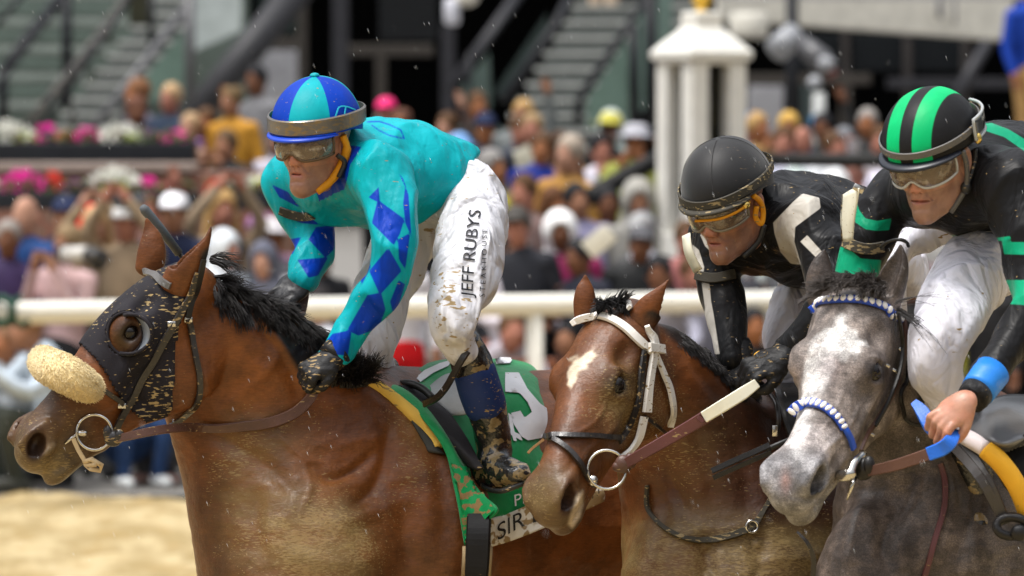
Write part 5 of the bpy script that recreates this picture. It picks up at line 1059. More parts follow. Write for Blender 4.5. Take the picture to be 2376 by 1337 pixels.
# ------------------------------------------------------------ saddles, cloths, whips
GRN=(.0,.235,.065)
def saddle_one():
    H=H1; bv=H['bv']; D=13.0
    ds=lambda x,y,off=.012,df=13.0: Cs(cast(bv,x,y,off,df)[0])[1]
    def pt(x,y,off=.012,df=13.15): return P(x,y,min(ds(x,y,off,df),df))
    root=tag(empty('saddle_cloth',P(1100,1000,12.95)),'green saddle cloth with white numeral and a muddy white name panel on the hooded bay','saddle cloth')
    gm=stuff('green_cloth',GRN,.55,bump=.5,bs=30,bd=.006,sheen=.2,mud=.12); gmud=stuff('green_cloth_muddy',GRN,.55,bump=.5,bs=60,bd=.004,mud=1.6,mudscale=70,mudstr=(.8,1,.9),mudcol=(.22,.14,.055)); wm=stuff('white_cloth',(.72,.72,.74),.6,bump=.3,mud=.15)
    parts=[]
    # body of the cloth over the barrel; it lifts off the back towards the rear
    G=patch([[P(938,884,13.0),P(1000,842,13.10),P(1080,832,13.2),P(1160,832,13.3),P(1225,842,13.36),P(1262,868,13.42)],
             [pt(965,925,.01),pt(1030,915,.012),pt(1100,905,.018),P(1175,900,13.02),P(1240,895,13.10),P(1280,915,13.22)],
             [pt(1010,1000,.01),pt(1070,990,.012),pt(1130,980,.02),P(1190,975,12.95),P(1245,968,12.99),P(1284,980,13.08)],
             [pt(1065,1090,.01),pt(1110,1080,.012),pt(1150,1070,.02),P(1200,1055,12.90),P(1245,1045,12.96),P(1285,1040,13.04)],
             [pt(1110,1180,.012),pt(1140,1185,.014),pt(1180,1170,.02),P(1235,1150,12.90),P(1300,1125,12.95),P(1360,1110,13.0)],
             [pt(1140,1212,.012),pt(1165,1208,.014),pt(1200,1192,.02),P(1250,1170,12.90),P(1320,1148,12.96),P(1400,1132,13.02)]],7,7)
    n=vnorm(G.reshape(-1,3),gridfaces(*G.shape[:2])); nz=grad_noise(G.reshape(-1,3),(11,11,7),3)*.010; G=(G.reshape(-1,3)+n*nz[:,None]).reshape(G.shape)
    bodyc=sheet('cloth_panel',G,gm,None,.003); parts.append(bodyc)
    cb=bvh_of(G.reshape(-1,3),gridfaces(*G.shape[:2]))
    def decal(name,poly,mat,off=.004,par=bodyc,bvh=cb):
        poly=np.array(poly,float); lo=poly.min(0);hi=poly.max(0); st=6; xs=np.arange(lo[0]-st,hi[0]+st*2,st); ys=np.arange(lo[1]-st,hi[1]+st*2,st); X,Y=np.meshgrid(xs,ys,indexing='ij'); sd=poly_sd(X,Y,poly)
        # snap grid vertices near the outline onto it
        XX,YY=X.copy(),Y.copy(); near=np.abs(sd)<st*.75
        for i,j in np.argwhere(near):
            b=None
            for k in range(len(poly)):
                a=poly[k];e=poly[(k+1)%len(poly)]-a; t=np.clip(((X[i,j]-a[0])*e[0]+(Y[i,j]-a[1])*e[1])/(e@e+1e-9),0,1); q=a+e*t; dd=np.hypot(*(q-[X[i,j],Y[i,j]]))
                if b is None or dd<b[0]: b=(dd,q)
            XX[i,j],YY[i,j]=b[1]
        v=[];idx={};f=[]
        for i in range(len(xs)-1):
            for j in range(len(ys)-1):
                c=[(i,j),(i+1,j),(i+1,j+1),(i,j+1)]
                if all(sd[q]<0 or near[q] for q in c) and poly_sd(np.array([np.mean([XX[q] for q in c])]),np.array([np.mean([YY[q] for q in c])]),poly)[0]<0:
                    for q in c:
                        if q not in idx:
                            p,nn=cast(bvh,XX[q],YY[q],off,99.)
                            if Cs(p)[1]>50: p=v[-1] if v else P(XX[q],YY[q],12.95)
                            idx[q]=len(v); v.append(p)
                    f.append(tuple(idx[q] for q in c))
        return mk(name,v,f,mat,par)
    decal('white_numeral',[(1172,868),(1203,868),(1222,905),(1250,938),(1279,958),(1280,978),(1274,1012),(1222,1023),(1208,1015),(1190,985),(1185,960),(1206,955),(1216,972),(1232,958),(1222,935),(1205,915),(1172,912)],wm)
    decal('white_top_mark',[(1148,832),(1190,834),(1183,846),(1150,848)],wm)
    decal('white_top_mark',[(965,880),(985,862),(1020,846),(1048,838),(1040,852),(1005,868),(975,890)],wm)
    decal('white_letters',[(1178,960),(1186,965),(1192,1000),(1198,1030),(1190,1024),(1184,1000)],wm); decal('white_letters',[(1180,1000),(1205,1010),(1212,1028),(1204,1022),(1186,1012)],wm)
    parts_l=[text_on('PR',cb,lambda x,y:(1190+x*.97-y*.05,1176-y-x*.30),38,wm,bodyc,'lettering',.004)]
    # hanging name panel
    G2=patch([[pt(1141,1203,.02),P(1180,1191,12.86),P(1240,1166,12.87),P(1310,1146,12.92),P(1395,1128,12.98)],[pt(1139,1240,.022),P(1180,1228,12.85),P(1245,1200,12.87),P(1320,1172,12.92),P(1404,1146,12.98)],[pt(1140,1269,.024),P(1185,1256,12.85),P(1250,1230,12.86),P(1325,1200,12.92),P(1402,1164,12.98)]],6,6)
    pm=stuff('white_panel_muddy',(.66,.63,.56),.6,bump=.3,mud=1.75,mudscale=42,mudstr=(1,1,1),mudcol=(.30,.21,.10)); pn=sheet('name_panel',G2,pm,None,.003); parts.append(pn)
    pb=bvh_of(G2.reshape(-1,3),gridfaces(*G2.shape[:2])); ik=stuff('ink',(.02,.018,.015),.5,bump=0,mud=.3,mudscale=80)
    text_on('SIR L',pb,lambda x,y:(1150+x-y*.02,1256-y-x*.40-8*math.sin(min(max(x/130,0),1)*3.1)),54,ik,pn,'lettering',.004,sx=.95); text_on('N',pb,lambda x,y:(1370+x,1158-y-x*.3),26,ik,pn,'lettering',.004)
    # front flap: folds over the pad and hangs past the belly
    G3=patch([[P(842,876,12.93),P(880,880,12.93),P(925,890,12.95)],[P(892,895,12.86),P(930,900,12.88),P(962,915,12.90)],[pt(955,942,.030,12.84),pt(985,950,.034,12.84),pt(1010,962,.034,12.86)],[pt(1000,995,.034,12.8),pt(1030,1005,.042,12.8),pt(1052,1030,.044,12.82)],
              [pt(1035,1055,.036,12.78),pt(1065,1075,.046,12.77),pt(1088,1100,.046,12.78)],[pt(1052,1120,.036,12.77),pt(1090,1130,.05,12.75),pt(1118,1145,.055,12.74)],[pt(1066,1190,.036,12.76),pt(1100,1185,.055,12.73),pt(1154,1183,.075,12.70)],[pt(1078,1268,.038,12.76),pt(1092,1245,.05,12.74),pt(1112,1225,.06,12.72)]],7,6)
    flap=sheet('front_flap',G3,gm,None,.005); parts.append(flap)
    fb=bvh_of(G3.reshape(-1,3),gridfaces(*G3.shape[:2])); decal('muddy_flap_face',[(1035,1075),(1085,1090),(1118,1145),(1152,1183),(1112,1223),(1080,1266),(1068,1200),(1050,1110)],gmud,.0075,flap,fb)
    # yellow pad under the flap
    pdp,N=drape(bv,[(845,884,12.92),(885,903,12.87),(940,945,None),(985,985,None),(1010,1012,None),(1030,1042,None)],.012,6,12.9); v=MB().tube(pdp+np.array([-.012,.004,-.006]),np.interp(np.linspace(0,1,len(pdp)),[0,.15,.5,1],[.009,.015,.018,.018]),12).build('yellow_pad',stuff('yellow_foam',(.72,.46,.09),.7,bump=.25,mud=.5,mudscale=60),None); parts.append(v)
    v=sheet('dark_lining',patch([[pt(950,965,.01),pt(985,1000,.012)],[pt(985,1025,.012),pt(1025,1045,.014)],[pt(995,1045,.014),pt(1033,1052,.018)]],5,4),stuff('dark_grey_felt',(.05,.05,.045),.9,mud=.5),None,.006); parts.append(v)
    adopt(root,*parts)
    # the saddle itself
    sr=tag(empty('racing_saddle',P(1020,940,12.98)),'small black racing saddle with a muddy stirrup leather on the hooded bay','saddle'); sp=[]
    G4=patch([[pt(925,893,.03,12.97),pt(958,896,.04,12.93),pt(995,905,.045,12.93)],[pt(948,908,.035,12.93),pt(975,915,.045,12.9),pt(1005,925,.05,12.9)],[pt(975,935,.045,12.88),pt(1010,945,.055,12.86),pt(1045,960,.06,12.86)],[pt(1015,985,.05,12.84),pt(1050,1000,.06,12.82),pt(1080,1010,.065,12.82)],[pt(1050,1040,.05,12.8),pt(1080,1050,.065,12.78),pt(1105,1055,.07,12.78)],[pt(1085,1085,.05,12.78),pt(1105,1090,.065,12.76),pt(1122,1085,.07,12.76)]],7,6)
    sp.append(sheet('saddle_flap',G4,stuff('saddle_black',(.016,.014,.016),.55,bump=.2,bs=120,mud=.25),None,.006))
    sp.append(sheet('grey_panel',patch([[P(985,905,12.96),P(1030,870,13.0),P(1075,862,13.02)],[pt(1010,930,.04,12.92),P(1050,905,12.92),P(1085,895,12.92)],[pt(1050,965,.045,12.88),P(1080,960,12.86),P(1100,950,12.86)]],6,6),stuff('grey_fabric',(.42,.43,.44),.7,bump=.5,bs=22,bd=.01),None,.005))
    sp.append(MB().tube(smoothpath([P(925,892,12.95),P(950,890,12.92),P(980,902,12.90),P(1005,925,12.88)],5),.009,8).build('pommel',M['cleanleather'],None))
    a=np.array([P(985,938,12.80),P(1012,925,12.76),P(1035,900,12.73),P(1055,865,12.70),P(1072,835,12.68),P(1085,815,12.68)]); a=smoothpath(a,5); sp.append(MB().ribbon(a,np.tile([-.5,-1,.2],(len(a),1)),.016,.005).build('stirrup_leather',M['leather'],None))
    g=np.array([P(1112,1195,12.72),P(1110,1240,12.70),P(1108,1290,12.70),P(1104,1345,12.71),P(1095,1450,12.75)]); g=smoothpath(g,4); gi=MB().ribbon(g,np.tile([-.1,-1,0],(len(g),1)),mpx(56,12.8),.008).build('girth',stuff('black_girth',(.008,.008,.009),.6,mud=.35),None); sp.append(gi)
    for x in (1079,1137): q=np.array([P(x,1268,12.71),P(x-1,1300,12.705),P(x-4,1345,12.71)]); MB().tube(q,.006,6).build('girth_edge',stuff('tan_edge%d'%x,(.30,.22,.12),.8,mud=.6),gi)
    adopt(sr,*sp)
saddle_one()
def saddle_three():
    sr=tag(empty('racing_saddle',P(2330,980,12.1)),'grey-topped racing saddle with a yellow and white padded roll on the grey horse','saddle'); sp=[]; bv=H3['bv']
    gl=stuff('grey_leather_seat',(.13,.135,.145),.28,bump=.12,bs=60,coat=.4,var=.08)
    G=patch([[P(2245,975,11.95),P(2275,940,12.0),P(2320,918,12.08),P(2376,915,12.18),P(2440,925,12.28)],[P(2248,990,11.88),P(2285,965,11.88),P(2330,950,11.92),P(2380,950,11.98),P(2440,960,12.05)],[P(2256,1006,11.86),P(2290,1015,11.80),P(2330,1022,11.78),P(2370,1010,11.80),P(2440,990,11.86)],[P(2262,1012,11.87),P(2295,1034,11.82),P(2335,1042,11.80),P(2375,1035,11.82),P(2440,1020,11.88)]],7,7); sp.append(sheet('seat',G,gl,None,.006))
    G=patch([[P(2240,1000,11.92),P(2290,1010,11.90),P(2340,1030,11.88),P(2400,1020,11.92)],[P(2262,1030,11.88),P(2310,1055,11.86),P(2355,1075,11.85),P(2420,1075,11.88)],[P(2300,1080,11.86),P(2345,1120,11.85),P(2380,1150,11.85),P(2430,1180,11.88)],[P(2330,1130,11.86),P(2365,1170,11.85),P(2400,1220,11.85),P(2440,1280,11.88)]],6,6); cl=sheet('black_cloth',G,stuff('black_quilt',(.01,.01,.011),.6,bump=.8,bs=45,bd=.004),None,.004); sp.append(cl)
    st=MB()
    for i in range(12):
        x=2318+i*8; y=1046-i*3.5; st.box(P(x,y,11.80),(.004,.003,.012),rodr(np.array([0,.35,0])))
    st.build('seat_stitching',M['rubber'],sp[0],bevel=.001)
    a=smoothpath([P(2228,1008,11.90),P(2255,1022,11.84),P(2292,1044,11.80)],6); sp.append(MB().tube(a,mpx(20,12),14).build('white_roll',stuff('white_roll_wrap',(.70,.62,.62),.6,bump=.3),None))
    a=smoothpath([P(2288,1042,11.80),P(2320,1072,11.79),P(2352,1115,11.79),P(2376,1165,11.80),P(2400,1240,11.83)],6); sp.append(MB().tube(a,mpx(23,12),14).build('yellow_roll',stuff('yellow_roll_wrap',(.80,.42,.03),.55,bump=.35,bs=40,mud=.1),None))
    for k,(o,z) in enumerate([((2215,1000),(2335,1215)),((2195,1015),(2325,1200))]):
        a=smoothpath([P(*o,11.9),P((o[0]+z[0])/2+12,(o[1]+z[1])/2-2,11.80),P(*z,11.80)],8); sp.append(MB().ribbon(a,np.tile([-.2,-1,.1],(len(a),1)),mpx(24,12),.006).build('stirrup_leather',stuff('dark_strap%d'%k,(.035,.03,.028),.4,coat=.2,bump=.2),None))
    k=MB(); c=P(2348,1222,11.78); k.tube([c+np.array([.032*math.cos(t),-.004*math.sin(2*t),.020*math.sin(t)]) for t in np.linspace(0,6.28,18)],.010,8); k.sphere(c+np.array([.014,-.01,-.012]),(.018,.014,.018)); k.build('strap_knot',M['cleanleather'],None); sp.append(bpy.data.objects['strap_knot'])
    MB().sphere(P(2133,925,12.0),(.017,.013,.015)).build('rubber_stop',M['rubber'],None); sp.append(bpy.data.objects['rubber_stop'])
    adopt(sr,*sp)
saddle_three()
def saddle_two():
    sr=tag(empty('racing_saddle',P(1880,900,12.8)),'black racing saddle mostly hidden behind the grey horse head','saddle'); sp=[]
    sp.append(sheet('seat',patch([[P(1800,890,12.72),P(1880,880,12.86),P(1980,880,13.0)],[P(1800,905,12.58),P(1880,910,12.6),P(1980,910,12.74)],[P(1815,960,12.50),P(1890,980,12.52),P(1980,990,12.62)],[P(1850,1060,12.46),P(1900,1080,12.48),P(1970,1090,12.56)]],5,5),M['cleanleather'],None,.01))
    sp.append(MB().tube(smoothpath([P(1778,905,12.52),P(1800,935,12.46),P(1806,975,12.44),P(1802,1010,12.45)],5),.006,6).build('yoke_strap',M['leather'],None))
    k=MB(); k.box(P(1798,1000,12.43),(.006,.003,.012)); k.build('yoke_buckle',M['steel'],None,bevel=.001); sp.append(bpy.data.objects['yoke_buckle']); adopt(sr,*sp)
saddle_two()
# whips
wr=tag(empty('riding_whip',P(1900,990,12.1)),'black riding whip with a flat double popper beside the grey horse nose','whip')
a=[P(1652,1100,12.16),P(1700,1078,12.15),P(1750,1056,12.14),P(1786,1040,12.14)]
w1=MB().ribbon([p+np.array([0,0,.0065]) for p in a],[[-.2,-1,.2]]*4,.013,.005).build('popper',M['cleanleather'],None); w2=MB().ribbon([p+np.array([.003,-.002,-.008]) for p in a],[[-.2,-1,-.2]]*4,.011,.005).build('popper',M['cleanleather'],None); w3=MB().tube([P(1780,1043,12.14),P(1850,1012,12.2),P(1960,965,12.4)],[.006,.005,.008],8).build('shaft',M['rubber'],None); adopt(wr,w1,w2,w3)
wr=tag(empty('riding_whip',P(420,600,12.98)),'grey padded riding whip sticking up behind the ears of the hooded bay','whip')
w1=MB().tube([P(330,480,12.93),P(336,487,12.935),P(372,530,12.95),P(415,588,12.98)],[.008,.0115,.0105,.010],12).build('padded_grip',stuff('grey_padding',(.10,.11,.12),.55,bump=.2),None); w2=MB().tube([P(410,580,12.98),P(520,730,13.05)],.006,8).build('shaft',M['rubber'],None); adopt(wr,w1,w2)
# ------------------------------------------------------------ the setting
def ztop(y,d): return CAMZ-(y-265)*d/F
def XW(x,d): return (x-CX)/F*d
def box(name,x0,x1,y0,y1,z0,z1,mat,parent=None,bevel=.01):
    return MB().box(((x0+x1)/2,(y0+y1)/2,(z0+z1)/2),(abs(x1-x0)/2,abs(y1-y0)/2,abs(z1-z0)/2)).build(name,mat,parent,smooth=False,bevel=bevel)
def pbox(name,px0,px1,py0,py1,d,th,mat,parent=None,bevel=.01):
    return box(name,XW(px0,d),XW(px1,d),d,d+th,ztop(py1,d),ztop(py0,d),mat,parent,bevel)
def bar(name,pts,r,mat,parent=None,n=10): return MB().tube([P(*q) for q in pts],r,n).build(name,mat,parent)
# dirt track: one sheet to the horizon with a worked, rippled surface near the rail
m,nt,b=newmat('track_dirt'); N=NT(nt)
c=N.mix(N.ramp(N.noise(2.6,6,.65,(1,.5,1)),.40,.60),(.35,.262,.125),(.52,.415,.235)); c=N.mix(N.ramp(N.noise(5,4,.6,(1,.5,1)),.48,.68,0,.55),c,(.36,.24,.09)); N.l(c,b.inputs['Base Color']); b.inputs['Roughness'].default_value=.95; b.inputs['Specular IOR Level'].default_value=.15
N.l(N.bump(N.noise(14,5,.7),.8,.05),b.inputs['Normal'])
nx,ny=150,150; X=np.linspace(-9,9,nx); Y=np.linspace(9,32.8,ny); v=[]
for y in Y:
    for x in X: v.append((x,y,.045*noise.noise(Vector((x*1.3,y*.8,0)))+.04*noise.noise(Vector((x*4,y*2.6,3)))+.034*noise.noise(Vector((x*9,y*7,7)))))
gf=gridfaces(ny,nx)
o=len(v); v+=[(-900,9,-.06),(-9,9,-.06),(-9,32.8,-.06),(-900,32.8,-.06),(9,9,-.06),(900,9,-.06),(900,32.8,-.06),(9,32.8,-.06),(-900,-200,-.06),(900,-200,-.06),(900,9,-.061),(-900,9,-.061)]
faces=[tuple(int(i) for i in q) for q in gf]+[(o,o+1,o+2,o+3),(o+4,o+5,o+6,o+7),(o+8,o+9,o+5,o)]
tag(mk('ground',v,faces,m),kind='structure')
conc=stuff('apron_concrete',(.20,.19,.175),.85,bump=.3); tag(mk('pavement',[(-900,32.8,.0),(900,32.8,.0),(900,2500,.0),(-900,2500,.0)],[(0,1,2,3)],conc),kind='structure')
# white running rail
WH=stuff('white_rail_paint',(.80,.78,.70),.4,bump=.05,bs=8,var=.04)
rl=tag(empty('running_rail',(0,33,0)),'long white tubular rail along the far side of the track','rail'); A=P(-260,729,31.5); B=P(2640,688,34.7); A[2]=B[2]=1.09
ra=[MB().tube([A+(B-A)*t for t in np.linspace(0,1,12)],.063,20).build('top_bar',WH,None)]
for x in (640,1240,1782,2330):
    t=(XW(x,31.5+(x+260)/2900*3.2)-A[0])/(B[0]-A[0]); p=A+(B-A)*t; ra.append(MB().tube([(p[0],p[1]+.01,0),(p[0],p[1]+.01,1.04)],.052,16).build('post',WH,None))
for o_ in ra: pass
adopt(rl,*ra)
gb=stuff('dark_green_ribbon',(.01,.05,.03),.6)
wrt=tag(MB().tube(smoothpath([P(2,690,31.7),P(22,700,31.66),P(30,722,31.64),P(22,745,31.66),P(2,752,31.7),P(-18,735,31.7),P(-18,705,31.7),P(2,690,31.7)],5),.022,8).tube(smoothpath([P(48,690,31.72),P(34,700,31.66),P(26,722,31.64),P(34,745,31.66),P(50,756,31.7),P(66,748,31.74)],5),.018,8).build('rail_ribbon',gb),'dark green ribbon looped round the white rail at its left end','ribbon')
# grandstand behind
DK=stuff('recess_shade',(.004,.0045,.005),.8,spec=.05,bump=0); ST=stuff('painted_steel',(.032,.032,.037),.5,bump=.05); ST2=stuff('dark_steel',(.011,.012,.015),.5,bump=.05); CO=stuff('stair_concrete',(.36,.37,.35),.8,bump=.1); CO2=stuff('stair_riser',(.11,.12,.115),.8,bump=.1); GL=stuff('green_tint_glass',(.13,.20,.165),.15,bump=0,spec=.6); GL2=stuff('glass_reflection',(.42,.47,.46),.2,bump=0); BR=stuff('brown_beam',(.055,.048,.041),.6,bump=.05); CR=stuff('cream_fascia',(.62,.60,.53),.5,bump=.05); LG=stuff('light_grey_panel',(.36,.36,.38),.5,bump=.05); BRK=stuff('brick',(.30,.13,.09),.8,bump=.4,bs=20,col2=(.24,.16,.12))
gs=tag(empty('grandstand',(0,66,0)),'tall dark grandstand with glazed fronts and concrete stairs behind the crowd','grandstand'); G=[]
G.append(box('facade_wall',-40,40,70,71,0,16,DK)); G.append(box('roof',-40,40,66,80,9.5,10.2,ST)); G.append(box('upper_deck',-40,40,64.5,71,4.6,5.2,CR))  # facade wall near black: shade of the interior put into its colour
for x in (-38,-20,20,38): G.append(MB().tube([(x,67,0),(x,67,9.5)],.3,12).build('roof_column',ST,None))
# central dark storefront
G.append(pbox('column',772,808,-60,330,60,.3,ST)); G.append(pbox('column',872,896,125,330,62,.2,BR)); G.append(pbox('column',1024,1056,60,330,60,.3,ST)); G.append(pbox('column',690,712,-40,330,62,.2,BR)); G.append(pbox('beam',590,700,88,114,61,.25,BR)); G.append(pbox('beam',806,1006,104,130,61,.25,BR))
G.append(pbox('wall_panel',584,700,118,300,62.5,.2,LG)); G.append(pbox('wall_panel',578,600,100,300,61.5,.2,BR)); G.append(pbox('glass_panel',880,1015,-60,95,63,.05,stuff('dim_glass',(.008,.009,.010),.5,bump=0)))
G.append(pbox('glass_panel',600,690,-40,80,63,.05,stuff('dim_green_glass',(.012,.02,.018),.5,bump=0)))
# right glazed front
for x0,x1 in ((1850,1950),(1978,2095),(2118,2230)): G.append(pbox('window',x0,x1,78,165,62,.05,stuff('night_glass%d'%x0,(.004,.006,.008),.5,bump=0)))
for x in (1962,2106,2240): G.append(pbox('mullion',x-9,x+9,60,330,61.7,.15,stuff('bronze_mullion%d'%x,(.045,.04,.038),.5,bump=0)))
G.append(pbox('transom',1730,2020,172,196,61.4,.2,BR)); G.append(pbox('transom',2060,2376,182,205,61.4,.2,ST)); G.append(pbox('wall_panel',1736,1818,200,330,62,.2,LG)); G.append(pbox('column',1950,1975,200,330,61,.2,BR)); G.append(pbox('glass_panel',1860,1900,190,330,62,.1,stuff('teal_dim',(.05,.07,.07),.3)))
# slanting braces
def brace(name,a,b_,wpx,d,mat): 
    p0,p1=P(*a,d),P(*b_,d+.4); return MB().tube([p0,p1],mpx(wpx/2,d),10).build(name,mat,None)
G.append(brace('raking_beam',(405,330),(700,-35),74,56,stuff('raker_grey',(.04,.04,.044),.5,bump=.05))); G.append(brace('raking_beam',(1045,205),(1215,-30),26,57,ST)); G.append(brace('raking_beam',(2210,240),(2300,85),30,60,ST)); G.append(brace('raking_beam',(1400,330),(1500,30),30,57,ST))
# cream fascia of the marquee roof, right
v=[P(1672,-40,50),P(2352,-40,51),P(2352,92,51),P(1672,42,50)]; v2=[p+np.array([0,1.2,0]) for p in v]; f=[(0,3,2,1),(4,5,6,7),(0,1,5,4),(1,2,6,5),(2,3,7,6),(3,0,4,7)]; G.append(mk('fascia',v+v2,f,CR,smooth=False))
G.append(brace('fascia_joint',(2180,-30),(2180,76),14,50.5,LG)); G.append(brace('fascia_joint',(2216,-30),(2216,80),8,50.5,LG)); G.append(MB().lathe(P(1738,75,49.4),[(.0,-.05),(.16,-.05),(.17,.0),(.17,.14),(.15,.17)],20).build('round_box',CR,None)); G.append(pbox('gutter',1672,2376,-14,-2,49.6,.2,LG))  # seams, a plain round box under the fascia, gutter
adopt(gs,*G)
def stair(label,x,y,d,n,rise,shift,wpx,yaw=0):
    r_=tag(empty('staircase',P(x,y,d)),label,'staircase'); out=[]
    for i in range(n):
        dd=d+i*.27; px=x+shift*i; py=y-i*rise; w_=XW(px+wpx,dd)-XW(px,dd); X0=XW(px,dd); z=ztop(py,dd); rs=mpx(rise,dd)
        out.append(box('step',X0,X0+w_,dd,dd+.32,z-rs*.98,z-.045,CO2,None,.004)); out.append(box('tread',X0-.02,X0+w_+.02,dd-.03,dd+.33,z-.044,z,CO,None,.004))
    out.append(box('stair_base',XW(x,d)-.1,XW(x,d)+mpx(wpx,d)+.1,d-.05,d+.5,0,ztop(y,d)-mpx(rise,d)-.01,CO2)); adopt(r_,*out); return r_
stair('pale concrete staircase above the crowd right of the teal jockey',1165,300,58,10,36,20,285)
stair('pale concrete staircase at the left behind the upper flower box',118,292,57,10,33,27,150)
def railing(label,segs,mat=ST2,kind='handrail',glass=None):
    r_=tag(empty('handrail',P(segs[0][0][0],segs[0][0][1],segs[0][0][2])),label,'handrail'); out=[]
    for s in segs: pts,wd=s[:-1],s[-1]; out.append(MB().tube([P(*q) for q in pts],mpx(wd/2,pts[0][2]),10).build('rail_bar',mat,None))
    for g in glass or []:
        v=[P(*q) for q in g[:4]]; v+= [p+np.array([0,.03,0]) for p in v]; out.append(mk('glass_panel',v,[(0,3,2,1),(4,5,6,7),(0,1,5,4),(1,2,6,5),(2,3,7,6),(3,0,4,7)],g[4] if len(g)>4 else GL,smooth=False))
    adopt(r_,*out); return r_
railing('dark stair handrail with a post at the far left',[[(8,290,55),(8,160,55),24],[(8,170,55),(60,95,55.3),(155,-20,56),30],[(155,-30,55.4),(155,250,55.4),26]])
railing('dark and pale twin handrail across the left staircase',[[(60,300,54.6),(125,215,54.8),(200,125,55),(300,-10,55.6),26],[(170,300,54.6),(168,250,54.6),14],[(250,95,55),(250,60,55),18]],stuff('worn_steel',(.03,.03,.03),.5,bump=.2,bs=10,col2=(.13,.12,.105)))
railing('thin black double handrail in front of the far left bleacher',[[(95,300,54.2),(235,95,54.8),(310,-20,55),12],[(-10,60,54.2),(60,-20,54.4),14],[(-10,210,54.2),(20,170,54.3),(100,60,54.6),(140,-10,54.8),10],[(350,120,55),(352,-20,55),16]])
railing('pale grey sloping handrail right of the left staircase',[[(215,300,54),(300,190,54.2),(440,5,54.8),20],[(300,185,54.2),(285,300,54.2),18],[(440,-20,54.6),(440,240,54.6),26]],stuff('pale_steel',(.10,.10,.105),.45,bump=.05),glass=[((320,200,54.9),(432,60,54.9),(432,230,54.9),(320,235,54.9)),((450,-20,55.2),(560,-20,55.2),(560,70,55.2),(450,120,55.2),GL2)])  # second panel's pale colour stands for the glass reflecting
railing('dark sloping handrail with green glass at the centre stair',[[(1050,210,54),(1180,30,54.5),(1215,-20,54.8),16],[(1170,230,54.3),(1290,60,54.8),(1330,-20,55),26],[(1090,120,54),(1090,300,54),12]],glass=[((1070,205,54.6),(1135,120,54.6),(1140,250,54.6),(1070,260,54.6),stuff('dim_green_panel',(.07,.10,.09),.2,bump=0)),((1150,210,54.9),(1270,30,54.9),(1270,60,54.9),(1165,240,54.9),stuff('dark_green_panel',(.03,.045,.042),.2,bump=0))])
railing('grey handrail with pale green glass right of the centre stair',[[(1340,290,55),(1345,230,55),(1470,40,55.4),(1520,-20,55.6),20],[(1470,60,55.2),(1472,290,55.2),26],[(1510,-20,55.2),(1512,300,55.2),30]],glass=[((1362,235,55.6),(1458,85,55.6),(1458,300,55.6),(1362,300,55.6)),((1480,20,55.8),(1560,-20,55.8),(1560,220,55.8),(1480,260,55.8),stuff('mid_glass',(.13,.19,.165),.2,bump=0))])
bl=tag(empty('bleacher',P(60,150,60)),'pale green bleacher rows seen through the far left railings','bleacher'); bb=[]
for i in range(9): bb.append(pbox('bench_row',-60,430 if i<6 else 200,-20+i*32,-4+i*32,60.5-i*.3,.4,stuff('bleacher_pale%d'%i,(.11,.145,.125) if i%2 else (.24,.27,.245),.6,bump=.05)))
bb.append(pbox('bleacher_back',-60,575,-60,300,61.2,.2,stuff('bleacher_dull_green',(.12,.15,.13),.7))); adopt(bl,*bb)  # back board in a duller green behind the rows
tag(pbox('dark_panel',300,352,-40,58,55.5,.2,stuff('olive_dark',(.035,.035,.02),.8)),'dark olive banner hanging at the top of the left staircase','banner')
tag(MB().lathe(P(1049,58,50),[(.0,0),(.05,.0),(.07,.03),(.07,.20),(.05,.24),(0,.24)],16).build('wall_lamp',stuff('opal_lamp',(.62,.63,.70),.3,bump=0)),'white rounded lamp on the grey column above the pink hat','lamp')
tag(MB().sphere(P(1083,-8,50),(.11,.11,.09)).build('round_lamp',CR),'cream round lamp at the top edge beside the white lamp','lamp')
# terrace steps the crowd stands on
def zf(d): return 0. if d<35.4 else min(.9,.15*(1+int((d-35.4)/.8)))
tr=MB()
for i in range(6): tr.box((0,35.4+i*.8+20,.15*(i+1)/1-.075),(40,20,.075-.002*i))
tag(tr.build('terrace',conc,smooth=False),kind='structure')
# planters with flowers
def planter(label,x0,x1,ybox0,ybox1,d,flow,brick=None):
    r_=tag(empty('flower_box',P((x0+x1)/2,ybox1,d)),label,'flower box'); out=[pbox('trough',x0,x1,ybox0,ybox1,d,.45,stuff('dark_trough',(.018,.02,.024),.5,bump=.05),None,.015)]
    g=np.random.default_rng(int(d*10)); 
    for (a,b_,h,col,name) in flow:
        m=MB(); n=int((b_-a)*.75)
        for _ in range(n):
            px=g.uniform(a,b_); t=(px-a)/(b_-a); py=ybox0-g.uniform(2,max(4,h*math.sin(math.pi*min(max(t,.08),.92))**.5)); s=g.uniform(.012,.026); c=P(px,py,d+.2+g.uniform(-.14,.1))
            for k in range(5):
                an=2*math.pi*k/5; m.sphere(c+np.array([s*.62*math.cos(an),-.008,s*.62*math.sin(an)]),(s*.55,s*.22,s*.55),6,4)
        out.append(m.build(name,stuff('petal_%s'%name+str(round(a)),col,.6,bump=0,var=.25),None))
    lv=MB()
    for _ in range(int((x1-x0)*.8)):
        c=P(g.uniform(x0,x1),ybox0-g.uniform(-2,24),d+g.uniform(.0,.4)); lv.sphere(c,(.03,.012,.02),5,3,rodr(g.normal(0,1,3)))
    out.append(lv.build('leaves',stuff('planter_leaves%d'%int(d*10),(.07,.10,.03),.7,bump=0,col2=(.16,.07,.05)),None)); adopt(r_,*out); return r_
PK=(.85,.03,.36); WT=(.80,.80,.72); YG=(.45,.55,.12); PU=(.10,.01,.16); RD=(.70,.05,.03); OR=(.5,.22,.06)
